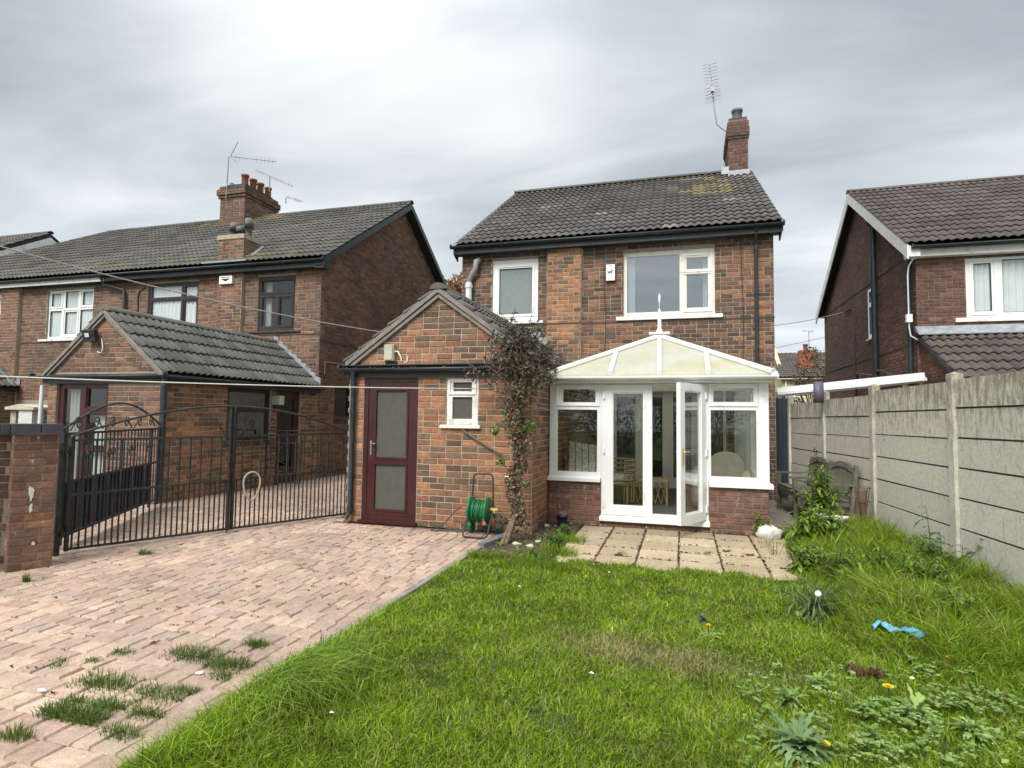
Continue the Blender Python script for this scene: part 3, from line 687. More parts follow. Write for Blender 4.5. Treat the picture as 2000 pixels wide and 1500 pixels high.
mb = MB(); mb.prism([(-5.05, ry, rz+.02), (-5.05, 2*ry-ey, ez+.02), (-5.05, 2*ry-ey, ez-.02), (-5.05, ry, rz-.02)], (6.97, 0, 0)); mb.build('front_slope', 'roof_under', roof)
ridge_tiles(roof, (-5.05, ry, rz+.05), (1.32, ry, rz+.05), .13, 'tile', col=(.085, .08, .075))
mb = MB(); mb.box(-5.02, 1.91, ey+.03, ey+.06, 5.31, 5.49); mb.box(-5.02, 1.91, ey+.06, Y0-.002, 5.31, 5.335)
for gx in (-5.05, 1.91): 
    mb.prism([(gx, ey, ez-.19), (gx, ry, rz-.19), (gx, ry, rz-.01), (gx, ey, ez-.01)], (.035, 0, 0)); mb.prism([(gx, 2*ry-ey, ez-.19), (gx, ry, rz-.19), (gx, ry, rz-.01), (gx, 2*ry-ey, ez-.01)], (.035, 0, 0))
mb.prism([(-5.06, ey+.03, 5.31), (-5.06, Y0, 5.2), (-5.06, Y0, 5.55), (-5.06, ey+.03, 5.49)], (.03, 0, 0)); mb.prism([(1.9, ey+.03, 5.31), (1.9, Y0, 5.2), (1.9, Y0, 5.55), (1.9, ey+.03, 5.49)], (.03, 0, 0))
mb.build('fascia', 'fascia_dark', MH)
gutter(MH, (-5.1, ey-.03, 5.475), (1.955, ey-.03, 5.475), .06)
pipe(MH, [(1.45, ey-.02, 5.43), (1.46, 12.6, 5.22), (1.46, 12.62, 5.1), (1.46, 12.62, 2.2), (1.46, 12.62, .1)], .036, collars=[(1.46, 12.62, 5.05), (1.46, 12.62, 3.6), (1.46, 12.62, 2.35)])
pipe(MH, [(-4.72, 12.6, 2.6), (-4.72, 12.6, 4.67)], .075, 'white_pipe', 'flue_pipe', collars=[(-4.72, 12.6, 4.58)])
mb = MB(); mb.tube([(-4.72, 12.6, 4.67), (-4.66, 12.58, 4.82), (-4.55, 12.56, 4.98), (-4.53, 12.56, 5.14), (-4.5, 12.66, 5.2)], [.055, .06, .065, .075, .07], 12); mb.build('flue_bend', 'grey_flex', MH)
for (x, wob) in ((-1.6, .02), (1.2, .015)):
    mb = MB(); mb.tube([(x+wob*math.sin(z*2.2), 12.683, z) for z in np.linspace(2.6, 5.3, 24)], .007, 6); mb.build('cable', 'cable_black', MH)
# chimney
CH = WF(1.30, 17.1, (1, 0), (0, -1)); mb = MB(); mb.box(1.30, 1.80, 17.1, 18.55, 8.1, 10.0); chim = mb.build('chimney', 'mortar_red', roof)
mb = MB(); mb.box(1.27, 1.83, 17.07, 18.58, 9.45, 9.52); mb.box(1.255, 1.845, 17.05, 18.6, 9.52, 9.75); mb.box(1.27, 1.83, 17.07, 18.58, 9.75, 9.93); mb.box(1.31, 1.79, 17.15, 18.5, 9.93, 10.08); mb.build('corbel', 'render_dark', MH)
bl = brick_list(CH, 0, .5, 8.4, 9.45, [], 'right', bias=lambda u, z: .1, ph=.086); bl += brick_list(WF(1.30, 18.55, (0, -1), (-1, 0)), 0, 1.45, 8.4, 9.45, [], 'house', ph=.086)
for (e, z0, z1) in ((.046, 9.52, 9.75), (.03, 9.75, 9.93)):
    bl += brick_list(WF(1.30-e, 17.1-e, (1, 0), (0, -1)), 0, .5+2*e, z0, z1, [], 'right', ph=.086, proud=.006); bl += brick_list(WF(1.30-e, 18.55, (0, -1), (-1, 0)), 0, 1.45+e, z0, z1, [], 'house', ph=.086, proud=.006)
bl += brick_list(WF(1.8, 17.1, (0, 1), (1, 0)), 0, 1.45, 8.4, 9.45, [], 'house', ph=.086)
stk = MB(); stk.box(1.302, 1.798, 17.102, 18.5, 8.3, 8.4); sc = stk.build('chimney_brickwork', 'mortar_red', MH); pieces('brick', 'brick', bl, 'brick', sc, 200, 'brickwork')
mb = MB(); mb.lathe((1.55, 17.35, 0), [(.13, 10.06), (.13, 10.32), (.155, 10.33), (.155, 10.4), (.12, 10.41), (.12, 10.3)], 16); mb.build('chimney_pot', 'pot_grey', MH)
mb = MB(); mb.box(1.27, 1.84, 17.02, 17.1, 8.32, 8.52); mb.prism([(1.27, 17.1, 8.4), (1.27, 16.88, 8.285), (1.27, 16.88, 8.3), (1.27, 17.1, 8.43)], (.58, 0, 0)); mb.box(1.1, 1.3, 17.05, 17.6, 8.45, 8.66); mb.build('flashing', 'lead', MH)
# aerial
A_ = thing('tv_aerial', 'tall tilted television aerial clamped to the single chimney of the middle house', 'aerial', (1.3, 17.3, 9.8))
mb = MB(); mb.tube([(1.29, 17.3, 9.75), (1.12, 17.3, 9.9), (1.0, 17.3, 10.02), (.96, 17.3, 10.3), (.86, 17.3, 11.2)], .016, 8); mb.build('mast', 'alu', A_)
mb = MB(); b0, b1 = Vector((.93, 17.27, 10.72)), Vector((.80, 17.2, 11.83)); mb.tube([b0, b1], .012, 6); mb.box(.84, .93, 17.2, 17.3, 10.98, 11.1); mb.build('boom', 'alu', A_)
for i in range(11):
    t = (i+1.5)/12; p = b0.lerp(b1, t); mb = MB(); wv = .19+.0*i
    for sg in (-1, 1): mb.tube([p, p+Vector((sg*wv, .06, .035 if i > 3 else -.03*sg*-1))], .0065, 5)
    mb.box(p.x-.045, p.x+.045, p.y-.01, p.y+.01, p.z-.015, p.z+.015); mb.build('element', 'alu', A_)
for i in range(4):
    t = i*.07; p = b0.lerp(b1, t); mb = MB(); mb.tube([p+Vector((-.22, 0, -.05)), p+Vector((.2, 0, .05))], .006, 5); mb.build('reflector', 'alu', A_)
# alarm box
AB = thing('alarm_box', 'white upright burglar alarm box with a black running animal emblem beside the big window', 'alarm box', (-1.36, 12.69, 4.62))
mb = MB(); mb.box(-1.56, -1.375, 12.61, 12.69, 4.55, 4.9); mb.build('casing', 'white_box', AB); mb = MB(); mb.box(-1.57, -1.36, 12.64, 12.69, 4.53, 4.92); mb.build('back_plate', 'print_black', AB)
mb = MB(); k = .055; cx, cz = -1.467, 4.735   # running animal emblem
for poly in ([(-.9, .2), (.4, .35), (.5, -.15), (-.7, -.25)], [(.2, .3), (.7, .95), (1.05, .7), (.6, .1)], [(-.9, .1), (-1.2, -.7), (-.95, -.75), (-.6, -.1)], [(.1, -.1), (.55, -.9), (.75, -.8), (.45, .1)], [(-.9, .2), (-1.4, .6), (-1.3, .35), (-.85, .0)], [(-.5, -.2), (-.3, -.85), (-.1, -.8), (-.1, -.1)]):
    mb.prism([(cx+a*k, 12.6075, cz+b*k) for a, b in poly], (0, .002, 0))
mb.build('emblem', 'print_black', AB)
mb = MB()
for (zz, w_, h_) in ((4.875, .1, .008), (4.862, .08, .006), (4.66, .07, .008), (4.64, .05, .006), (4.61, .08, .006)): mb.box(cx-w_/2, cx+w_/2, 12.6065, 12.609, zz-h_, zz)
mb.build('small_print', 'print_grey', AB)

# ------------------------------------------------------------------ conservatory
CO = thing('conservatory', 'white conservatory with hipped cream roof and one french door standing open', 'conservatory', (-.36, 8.7, 0))
xa, xb, yc = -1.925, 1.13, 8.7; wf = WF(0, yc, (1, 0), (0, -1)); wR = WF(xb, yc, (0, 1), (1, 0))
mb = MB(); wf.box(mb, xa, -1.145, 0, .63, -.22, 0); wf.box(mb, .36, xb, 0, .63, -.22, 0); wR.box(mb, .22, 3.99, 0, .63, -.22, 0); wf.box(mb, -1.145, .36, -.05, .075, -.22, -.02)
wall = mb.build('dwarf_wall', 'mortar_red', CO)
bl = brick_list(wf, xa, -1.145, -.02, .63, [], 'cons', .225, .075, bias=lambda u, z: -.12); pieces('brick', 'brick', bl, 'brick_flaky', wall, 60)
bl = brick_list(wf, .36, xb+.008, -.02, .63, [], 'cons', .225, .075, bias=lambda u, z: .12)+brick_list(wR, .01, 3.98, 0, .63, [], 'cons', .225, .075); pieces('brick', 'brick', bl, 'brick_flaky', wall, 100, 'brickwork')
mb = MB(); wf.box(mb, xa+.01, xb-.2, .08, .14, -3.96, -.24); mb.build('floor', 'carpet', CO)
fr1 = window(CO, wf, xa, -1.145, .7, 2.09, [(-1.81, -1.205, .765, 1.69), (-1.73, -1.235, 1.80, 1.995)], d=-.03, mat='upvc', glass='glass', sash=[(-1.83, -1.17, 1.745, 2.06)], beads=False, fr_t=.07)
fr2 = window(CO, wf, .36, xb, .7, 2.09, [(.392, .99, .77, 1.70), (.43, .957, 1.815, 2.01)], d=-.03, mat='upvc', glass='glass', sash=[(.375, 1.01, 1.755, 2.07)], beads=False, fr_t=.07)
mb = MB()
for (a, b) in ((xa-.01, -1.15), (.365, xb+.06)): mb.hexa([wf.P(a, .632, .06), wf.P(b, .632, .06), wf.P(b, .632, -.2), wf.P(a, .632, -.2), wf.P(a, .675, .06), wf.P(b, .675, .06), wf.P(b, .70, -.03), wf.P(a, .70, -.03)])
mb.box(xb-.2, xb+.06, yc+.2, 12.68, .633, .69); mb.build('sill', 'upvc', CO)
mb = MB(); wf.box(mb, 1.02, 1.148, .701, 2.089, -.029, -.012); wf.box(mb, xa, xb+.02, 2.091, 2.15, -.1, .0); wR.box(mb, .1, 3.98, 2.091, 2.15, -.1, .02); mb.build('eaves_beam', 'upvc', CO)
# side frames
ps = []; yy = .12
for k in range(6): ps.append((yy+.02, yy+.56, .78, 1.7)); ps.append((yy+.05, yy+.53, 1.8, 2.02)); yy += .64
window(CO, wR, .07, 3.98, .7, 2.088, ps, d=-.01, mat='upvc', glass='glass', beads=False, fr_t=.07)
# french door frame
mb = MB()
for r4 in grid_cells(-1.142, .357, .155, 2.089, [(-1.09, .305, .2, 2.045)]): wf.box(mb, *r4, -.1, -.022)
mb.hexa([wf.P(-1.16, .078, .05), wf.P(.37, .078, .05), wf.P(.37, .078, -.1), wf.P(-1.16, .078, -.1), wf.P(-1.16, .13, .05), wf.P(.37, .13, .05), wf.P(.37, .154, -.02), wf.P(-1.16, .154, -.02)])
fdf = mb.build('door_frame', 'upvc', CO)
def leaf(w0, fwf, hand, name='french_door'):
    mb = MB(); w = .69; g = (.115, w-.115, .29+.0, 1.95)
    for r4 in grid_cells(0, w, .165, 2.055, [g]): fwf.box(mb, *r4, -.06, 0)
    for r4 in grid_cells(g[0], g[1], g[2], g[3], [(g[0]+.018, g[1]-.018, g[2]+.018, g[3]-.018)]): fwf.box(mb, *r4, -.045, -.012)
    lf = mb.build(name, 'upvc', CO); mb = MB(); fwf.box(mb, g[0]+.01, g[1]-.01, g[2]+.01, g[3]-.01, -.035, -.031); mb.build('pane', 'glass' if hand > 0 else 'glass_up', lf)
    mb = MB()
    hu = w if hand < 0 else 0
    for z in (.32, 1.1, 1.9): fwf.box(mb, (0 if hand > 0 else w)-.015, (0 if hand > 0 else w)+.015, z-.05, z+.05, .0, .02)
    mb.build('hinge', 'upvc', lf); return lf, w
lwf = WF(-1.1, yc+.008, (1, 0), (0, -1)); leaf(0, lwf, 1)
hx, hy = .325, yc-.005; tip = Vector((-.015, 8.10)); dv = (Vector((hx, hy))-tip).normalized()
ow = WF(tip.x, tip.y, (dv.x, dv.y), (dv.y, -dv.x)); lf2, w_ = leaf(0, ow, -1)
mb = MB(); ow.box(mb, .04, .065, .95, 1.18, 0, .012); mb.tube([ow.P(.052, 1.13, .01), ow.P(.052, 1.13, .05), ow.P(.15, 1.13, .05)], .009, 8); mb.tube([ow.P(.052, 1.13, -.06), ow.P(.052, 1.13, -.1), ow.P(.14, 1.13, -.1)], .009, 8); mb.build('handle', 'brass', lf2)
# roof
ex0, ex1, eyf, eyb, ezc = -1.94, 1.185, 8.58, 12.66, 2.205; rxc, ryc, rzc = -.355, 10.15, 2.95
mb = MB(); t = Vector((0, 0, -.025))
mb.prism([(ex0, eyf, ezc), (ex1, eyf, ezc), (rxc, ryc, rzc)], t); mb.prism([(ex1, eyf, ezc), (ex1, eyb, ezc), (rxc, eyb, rzc), (rxc, ryc, rzc)], t); mb.prism([(ex0, eyb, ezc), (ex0, eyf, ezc), (rxc, ryc, rzc), (rxc, eyb, rzc)], t)
roof = mb.build('roof', 'polycarbonate', CO)
up = Vector((0, 0, .022))
def bar(a, b, w=.06, nm='rafter', cap=True):
    a = Vector(a)+up; b = Vector(b)+up; mb = MB(); mb.beam(a, b, w, .045); mb.beam(a-(b-a).normalized()*.0+Vector((0, 0, .022)), b+Vector((0, 0, .022)), w*.55, .03); 
    if cap: mb.tube([a-(b-a).normalized()*.012, a+(b-a).normalized()*.0], w*.62, 12)
    mb.build(nm, 'upvc', roof)
bar((ex0, eyf, ezc), (rxc, ryc, rzc), .085, 'hip_rafter'); bar((ex1, eyf, ezc), (rxc, ryc, rzc), .085, 'hip_rafter'); bar((rxc, ryc, rzc), (rxc, eyb, rzc), .1, 'ridge_bar', False)
bar((rxc+.05, eyf, ezc), (rxc, ryc-.05, rzc-.02))
for (x, s) in ((-1.0, -1), (.36, 1)):
    xe = ex0 if s < 0 else ex1; t_ = abs((x-xe)/(rxc-xe)); bar((x, eyf, ezc), (x, eyf+(ryc-eyf)*t_, ezc+(rzc-ezc)*t_-.01))
for yk in (9.4, 10.15, 10.9, 11.65, 12.4):
    for (xe, s) in ((ex0, -1), (ex1, 1)):
        if yk < ryc: t_ = (yk-eyf)/(ryc-eyf); bar((xe, yk, ezc), (xe+(rxc-xe)*t_, yk, ezc+(rzc-ezc)*t_))
        else: bar((xe, yk, ezc), (rxc, yk, rzc))
mb = MB(); mb.box(ex0+.03, ex1-.03, eyf+.0, eyf+.03, ezc-.075, ezc-.03); mb.build('closure_strip', 'pot_grey', roof)
gutter(CO, (ex0+.01, eyf-.05, ezc-.035), (ex1+.035, eyf-.05, ezc-.035), .058, 'upvc'); gutter(CO, (ex1+.03, eyf, ezc-.035), (ex1+.03, eyb, ezc-.035), .05, 'upvc', out=(1, 0, 0))
mb = MB(); mb.box(ex0+.04, ex1, eyf+.0, yc+.02, ezc-.125, ezc-.098); mb.build('soffit', 'upvc', CO)
mb = MB(); mb.box(rxc-.17, rxc+.17, ryc-.09, ryc+.09, rzc+.045, rzc+.075); mb.lathe((rxc, ryc-.02, rzc), [(.05, .07), (.05, .12), (.035, .13), (.03, .17), (.045, .19), (.03, .21), (.034, .4), (.02, .42), (.024, .45), (.006, .48)], 14); mb.tube([(rxc, ryc-.02, rzc+.48), (rxc, ryc-.02, rzc+.58)], .005, 6); mb.lathe((rxc, ryc-.02, rzc), [(.005, .57), (.018, .6), (.018, .7), (.004, .74)], 10); mb.build('finial', 'upvc', roof)
mb = MB(); mb.box(xa, 1.15, 12.52, 12.66, 2.15, 2.24); mb.build('wall_plate', 'upvc', CO)
# furniture inside
WC = thing('wicker_armchair', 'round-backed wicker armchair behind the closed french door leaf', 'armchair', (-1.0, 9.9, .14))
c = Vector((-1.05, 10.0, .14)); mb = MB()
for k, (rr, hh) in enumerate(((.3, .42), (.31, .5), (.32, .58), (.33, .66), (.31, .74))): mb.tube([c+Vector((rr*math.cos(a), rr*math.sin(a), hh)) for a in np.linspace(R(-60), R(240), 20)], .014, 7)
for a in np.linspace(R(-60), R(240), 22): mb.tube([c+Vector((.29*math.cos(a), .29*math.sin(a), .05)), c+Vector((.31*math.cos(a), .31*math.sin(a), .74))], .008, 5)
mb.build('back', 'wicker', WC); mb = MB()
for a in (45, 135, 225, 315): mb.tube([c+Vector((.27*math.cos(R(a)), .27*math.sin(R(a)), 0)), c+Vector((.25*math.cos(R(a)), .25*math.sin(R(a)), .36))], .016, 7)
mb.lathe(c, [(.28, .34), (.3, .36), (.28, .39)], 20); mb.build('seat_frame', 'wicker', WC); mb = MB(); mb.lathe(c, [(.2, .385), (.27, .41), (.27, .46), (.22, .49)], 20); mb.build('cushion', 'leaf_fabric', WC)
WT = thing('wicker_table', 'low cane table with criss-cross sides inside the conservatory', 'table', (-.45, 10.3, .14)); c = Vector((-.52, 10.35, .14)); mb = MB()
mb.box(c.x-.4, c.x+.3, c.y-.25, c.y+.25, .52, .55); mb.build('top', 'wicker', WT); mb = MB()
for sy in (-.24, .24):
    for sx in (-.38, .28): mb.tube([(c.x+sx, c.y+sy, .14), (c.x+sx, c.y+sy, .52)], .017, 7)
    for k in range(7):
        x_ = c.x-.38+k*.094; mb.tube([(x_, c.y+sy, .16), (x_+.094, c.y+sy, .5)], .007, 5); mb.tube([(x_+.094, c.y+sy, .16), (x_, c.y+sy, .5)], .007, 5)
mb.build('leg_frame', 'wicker', WT)
LC = thing('cane_lounger', 'cane chair with leaf patterned cushion leaning by the left conservatory window', 'chair', (-1.5, 9.6, .14)); c = Vector((-1.5, 9.65, .14)); mb = MB()
q = lambda x, y, z: (c.x+x, c.y+y, z)
for k in range(5):
    a0 = -.28+k*.11; mb.prism([q(a0, -.1+.02, .62-.02*k), q(a0+.1, -.1, .62-.02*k), q(a0+.03, .25, 1.12-.015*k), q(a0-.07, .27, 1.12-.015*k)], (.02, -.08, .05))
mb.build('cushion', 'leaf_fabric', LC); mb = MB()
for s in (-.33, -.30, .3): mb.tube([q(s+.02, -.12, .5), q(s-.05, .24, 1.06)], .013, 7)
for s in (-.3, .3): mb.tube([q(s, -.1, .14), q(s, -.12, .55)], .016, 7); mb.tube([q(s, .3, .14), q(s, .2, .6)], .016, 7)
mb.box(c.x-.3, c.x+.3, c.y-.12, c.y+.35, .5, .54); mb.build('frame', 'wicker', LC)
SO = thing('cream_armchair', 'cream upholstered armchair behind the right conservatory window', 'armchair', (.75, 9.9, .14)); c = Vector((.68, 9.95, .14))
def cushion(mb, cx, cy, cz, sx, sy, sz, n=2.6, m=14):
    vs = []; 
    for i in range(m+1):
        ph_ = -math.pi/2+math.pi*i/m
        for j in range(2*m):
            th = math.pi*j/m; cp, sp = math.cos(ph_), math.sin(ph_); f = lambda v: math.copysign(abs(v)**(2/n), v)
            vs.append((cx+sx*f(cp)*f(math.cos(th)), cy+sy*f(cp)*f(math.sin(th)), cz+sz*f(sp)))
    mb.add(vs, [(i*2*m+j, i*2*m+(j+1) % (2*m), (i+1)*2*m+(j+1) % (2*m), (i+1)*2*m+j) for i in range(m) for j in range(2*m)], True)
mb = MB(); cushion(mb, c.x, c.y+.1, .74, .3, .12, .32, 2.2); mb.build('back_cushion', 'cream_cushion', SO); mb = MB(); cushion(mb, c.x, c.y+.35, .45, .42, .4, .22, 4); cushion(mb, c.x-.42, c.y+.2, .48, .12, .42, .34, 3); cushion(mb, c.x+.3, c.y+.25, .48, .12, .42, .3, 3); mb.build('seat', 'cream_cushion', SO)
CU = thing('hanging_curtain', 'pale grey vertical blinds hanging along the right conservatory side', 'blinds', (1.0, 10, .7)); 
for k in range(16):
    mb = MB(); y_ = 10.1+k*.15; mb.box(1.0, 1.045, y_, y_+.075, .75, 2.05); mb.build('blind_strip', 'net_curtain', CU)
#PART3
# ------------------------------------------------------------------ semi-detached pair on the left
LH = thing('semi_detached_house', 'long brown brick semi-detached house with big multi-pot chimney, left of the middle house', 'house', (-15, 12.65, 0))
X0, X1, Y0, Y1 = -25.6, -8.7, 12.65, 21.5; wf = WF(X0, Y0, (1, 0), (0, -1)); wl = X1-X0; ux = lambda x: x-X0
hs = [(ux(-21.4), ux(-19.72), 3.7, 5.13), (ux(-17.97), ux(-16.2), 3.7, 5.13), (ux(-14.22), ux(-12.48), 3.72, 5.13), (ux(-10.57), ux(-9.44), 3.71, 5.13)]
mb = MB(); wall_body(wf, mb, 0, wl, 0, 5.4, hs); wall = mb.build('wall', 'mortar_grey', LH)
piers = [(-11.73, -11.0), (-19.72, -19.0)]
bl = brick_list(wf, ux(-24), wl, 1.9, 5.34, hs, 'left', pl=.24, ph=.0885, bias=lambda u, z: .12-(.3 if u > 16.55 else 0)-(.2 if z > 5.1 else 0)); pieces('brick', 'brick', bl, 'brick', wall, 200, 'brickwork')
for (a, b) in piers:
    pf = WF(a, Y0-.11, (1, 0), (0, -1)); mb = MB(); pf.box(mb, 0, b-a, 0, 5.38, -.115, 0); pp = mb.build('pier', 'mortar', LH); pieces('brick', 'brick', brick_list(pf, 0, b-a, 2, 5.36, [], 'left', ph=.0885, bias=lambda u, z: .35), 'brick', pp, 60, 'brickwork')
mb = MB(); wf.box(mb, 0, wl+.01, 3.585, 3.61, 0, .02); mb.build('string_course', 'render_dark', LH)
wg = WF(X1, Y0, (0, 1), (1, 0)); mb = MB(); gh = [(.75, 1.55, 1.5, 2.35), (5.95, 6.75, 3.75, 4.75)]
wall_body(wg, mb, .23, Y1-Y0, 0, 5.4, gh); ry, rz, ey, ez = 17.08, 8.5, 12.38, 5.46; SLn = (rz-ez)/(ry-ey)
mb.prism([(X1, Y0, 5.4), (X1, Y1, 5.4), (X1, ry, 5.4+SLn*(ry-Y0)-.04)], (-.23, 0, 0)); gw = mb.build('gable_wall', 'mortar_red', LH)
gt = lambda z, a, b: (a, b) if z < 5.4 else ((ry-Y0)-(8.3-z)/SLn+.02, (ry-Y0)+(8.3-z)/SLn-.02) if z < 8.2 else (0, 0)
bl = brick_list(wg, .01, Y1-Y0, 0, 8.3, gh, 'left', pl=.24, ph=.0885, top=gt, bias=lambda u, z: .2 if z > 3 else .0); pieces('brick', 'brick', bl, 'brick', gw, 100, 'brickwork')
mb = MB(); wg.box(mb, 0, Y1-Y0, 3.42, 3.45, 0, .02); wg.box(mb, 0, 0, 0, 0, 0, 0) if False else None; mb.build('string_course', 'render_dark', LH)
house_shell(LH, X0, X1, Y0, Y1, 5.4, skip=('r',))
window(LH, wf, ux(-17.97), ux(-16.2), 3.702, 5.128, [(ux(-17.88), ux(-17.5), 4.66, 5.04), (ux(-17.33), ux(-16.84), 4.6, 5.08), (ux(-16.67), ux(-16.29), 4.66, 5.04), (ux(-17.91), ux(-17.46), 3.77, 4.53), (ux(-17.31), ux(-16.86), 3.83, 4.48), (ux(-16.73), ux(-16.26), 3.77, 4.53)], d=-.05, sill=(ux(-18.2), ux(-16.0)), sash=[(ux(-17.95), ux(-17.43), 4.6, 5.1), (ux(-16.74), ux(-16.22), 4.6, 5.1), (ux(-17.38), ux(-16.79), 3.74, 4.56)], sill_h=.08, glass='glass', back=2.5, sillmat='white_paint', curtain=[(ux(-17.95), ux(-16.25), 3.72, 5.1, .055, .012, .1, 'net_curtain')])
window(LH, wf, ux(-21.4), ux(-19.72), 3.702, 5.128, [(ux(-21.3), ux(-20.5), 3.8, 4.45), (ux(-21.3), ux(-20.5), 4.6, 5.0), (ux(-20.35), ux(-19.8), 3.85, 4.5), (ux(-20.35), ux(-19.8), 4.62, 5.0)], d=-.05, sill=(ux(-21.6), ux(-19.6)), glass='glass', back=2.5, sillmat='white_paint', curtain=[(ux(-21.3), ux(-19.8), 3.72, 5.1, .055, .012, .1, 'net_curtain')])
window(LH, wf, ux(-14.22), ux(-12.48), 3.722, 5.128, [(ux(-14.12), ux(-13.1), 4.74, 5.06), (ux(-12.98), ux(-12.56), 4.74, 5.02), (ux(-14.12), ux(-13.1), 3.8, 4.66), (ux(-12.98), ux(-12.58), 3.84, 4.62)], d=-.04, mat='dark_frame', sill=(ux(-14.4), ux(-12.3)), sash=[(ux(-13.04), ux(-12.5), 3.79, 4.68)], sillmat='render_dark', glass='glass', back=2.5, curtain=[(ux(-14.15), ux(-12.52), 3.74, 5.1, .06, .015, .13, 'net_curtain')])
window(LH, wf, ux(-10.57), ux(-9.44), 3.712, 5.128, [(ux(-10.49), ux(-9.55), 4.72, 5.02), (ux(-10.47), ux(-10.07), 3.83, 4.6), (ux(-9.93), ux(-9.58), 3.85, 4.56)], d=-.04, mat='dark_frame', sill=(ux(-10.8), ux(-9.25)), sash=[(ux(-9.98), ux(-9.52), 3.8, 4.62), (ux(-10.52), ux(-9.5), 4.68, 5.06)], sillmat='render_dark', glass='glass', back=2.5, curtain=[(ux(-10.47), ux(-10.3), 3.74, 5.1, .15, .02, .1, 'curtain_grey')])
window(LH, wg, .75, 1.55, 1.502, 2.348, [(.8, 1.5, 2.1, 2.3), (.8, 1.5, 1.56, 2.04)], d=-.05, mat='dark_frame', sill=(.7, 1.6), sillmat='render_dark', glass='glass_dark', back=1.5)
window(LH, wg, 5.95, 6.75, 3.752, 4.748, [(6.03, 6.67, 3.83, 4.67)], d=-.03, sill=(5.9, 6.8), glass='glass_obscure')
mb = MB(); zp_ = (4.78, 4.97); mb.prism([(X1+.015, 12.65+5.9, 4.76), (X1+.015, 12.65+6.8, 4.76), (X1+.015, 12.65+6.65, 4.92), (X1+.015, 12.65+6.35, 4.98), (X1+.015, 12.65+6.05, 4.92)], (-.02, 0, 0)); mb.build('window_arch', 'render_dark', LH)
HX = -21.2; RX1 = -8.42
mb = MB(); mb.prism([(HX, ry, rz-.03), (RX1-.02, ry, rz-.03), (RX1-.02, ey+.02, ez-.03), (-25.9, ey+.02, ez-.03)], (0, 0, -.08)); mb.prism([(HX, ry, rz-.03), (RX1-.02, ry, rz-.03), (RX1-.02, 2*ry-ey, ez-.03), (-25.9, 2*ry-ey, ez-.03)], (0, 0, -.08)); mb.prism([(HX, ry, rz-.03), (-25.9, ey, ez-.03), (-25.9, 2*ry-ey, ez-.03)], (0, 0, -.08))
roof = mb.build('roof', 'roof_under', LH); sl_len = math.hypot(ry-ey, rz-ez); ns = 16; g_ = sl_len/ns
def hipclip(p): return p.x > -25.9+(p.y-ey)/(ry-ey)*(HX+25.9)
tl = roof_tiles((-26.0, ey-.03, ez-.0), (1, 0, 0), (0, 1, SLn), 53, ns, .3317, g_, .06, (.082, .078, .07), clip=hipclip); t2 = []
for m_, c in tl:
    p = m_.translation
    if -16.5 < p.x < -12.3 and p.z > 7.75 and rng.random() < .5: k = rng.uniform(.6, 1); c = (.2*k, .155*k, .06*k)
    if p.z < 5.9 and rng.random() < .2: c = (.11, .1, .06)
    t2.append((m_, c))
pieces('tile', 'roof_tile', t2, 'tile', roof, 300, 'roof_tiles')
ridge_tiles(roof, (HX, ry, rz+.04), (RX1, ry, rz+.04), .12, 'tile', col=(.085, .08, .075)); ridge_tiles(roof, (-25.9, ey, ez+.03), (HX, ry, rz+.04), .11, 'tile', col=(.085, .08, .075))
mb = MB(); bx = RX1-.03
for (ya, yb) in ((ey-.03, ry), (2*ry-ey, ry)):
    mb.prism([(bx, ya, ez-.2), (bx, yb, rz-.2), (bx, yb, rz-.01), (bx, ya, ez-.01)], (.03, 0, 0))
mb.build('barge_board', 'fascia_dark', LH); mb = MB()
for (ya, yb) in ((ey-.03, ry), (2*ry-ey, ry)):
    mb.prism([(bx, ya, ez-.18), (bx, yb, rz-.18), (X1, yb, rz-.18), (X1, ya, ez-.18)], (0, 0, -.015))
mb.prism([(bx, ey, 5.2), (bx, Y0+.02, 5.2), (bx, Y0+.02, 5.62), (bx, ey, 5.44)], (-.27, 0, 0)); mb.box(-15.55, bx-.27, ey+.02, ey+.05, 5.24, 5.44); mb.box(X0, bx-.27, ey+.05, Y0-.002, 5.24, 5.265)
mb.build('soffit', 'fascia_dark', LH)
mb = MB(); mb.box(-25.8, -15.553, ey+.02, ey+.05, 5.24, 5.4); mb.build('white_fascia', 'white_paint', LH)
gutter(LH, (-26, ey-.04, 5.41), (RX1-.02, ey-.04, 5.41), .06)
pipe(LH, [(-15.6, ey-.03, 5.36), (-15.6, 12.45, 5.15), (-15.0, 12.57, 5.0), (-14.95, 12.57, 4.8), (-14.95, 12.57, 3.)], .04)
mb = MB(); mb.tube([(-14.45+.0, 12.63, 3.5), (-14.55, 12.63, 4.75), (-14.5, 12.63, 4.95), (-14.3, 12.63, 5.05)], .02, 8); mb.build('cable', 'cable_black', LH)
# large stack
mb = MB(); mb.box(-15.33, -14.32, 16.3, 17.95, 7.6, 9.2); sc = mb.build('chimney', 'mortar_grey', LH)
mb = MB(); mb.box(-15.38, -14.27, 16.25, 18.0, 9.0, 9.1); mb.box(-15.42, -14.23, 16.21, 18.04, 9.1, 9.3); mb.box(-15.36, -14.29, 16.27, 17.98, 9.3, 9.42); mb.prism([(-15.2, 16.4, 9.42), (-14.4, 16.4, 9.42), (-14.4, 17.8, 9.42), (-15.2, 17.8, 9.42)], (0, 0, .09)); cb = mb.build('corbel', 'render_dark', LH)
bl = brick_list(WF(-15.33, 16.3, (1, 0), (0, -1)), 0, 1.01, 7.7, 9.0, [], 'right', ph=.085, pl=.23)+brick_list(WF(-14.32, 16.3, (0, 1), (1, 0)), 0, 1.65, 7.7, 9.0, [], 'house', ph=.085, bias=lambda u, z: -.2, pl=.23)
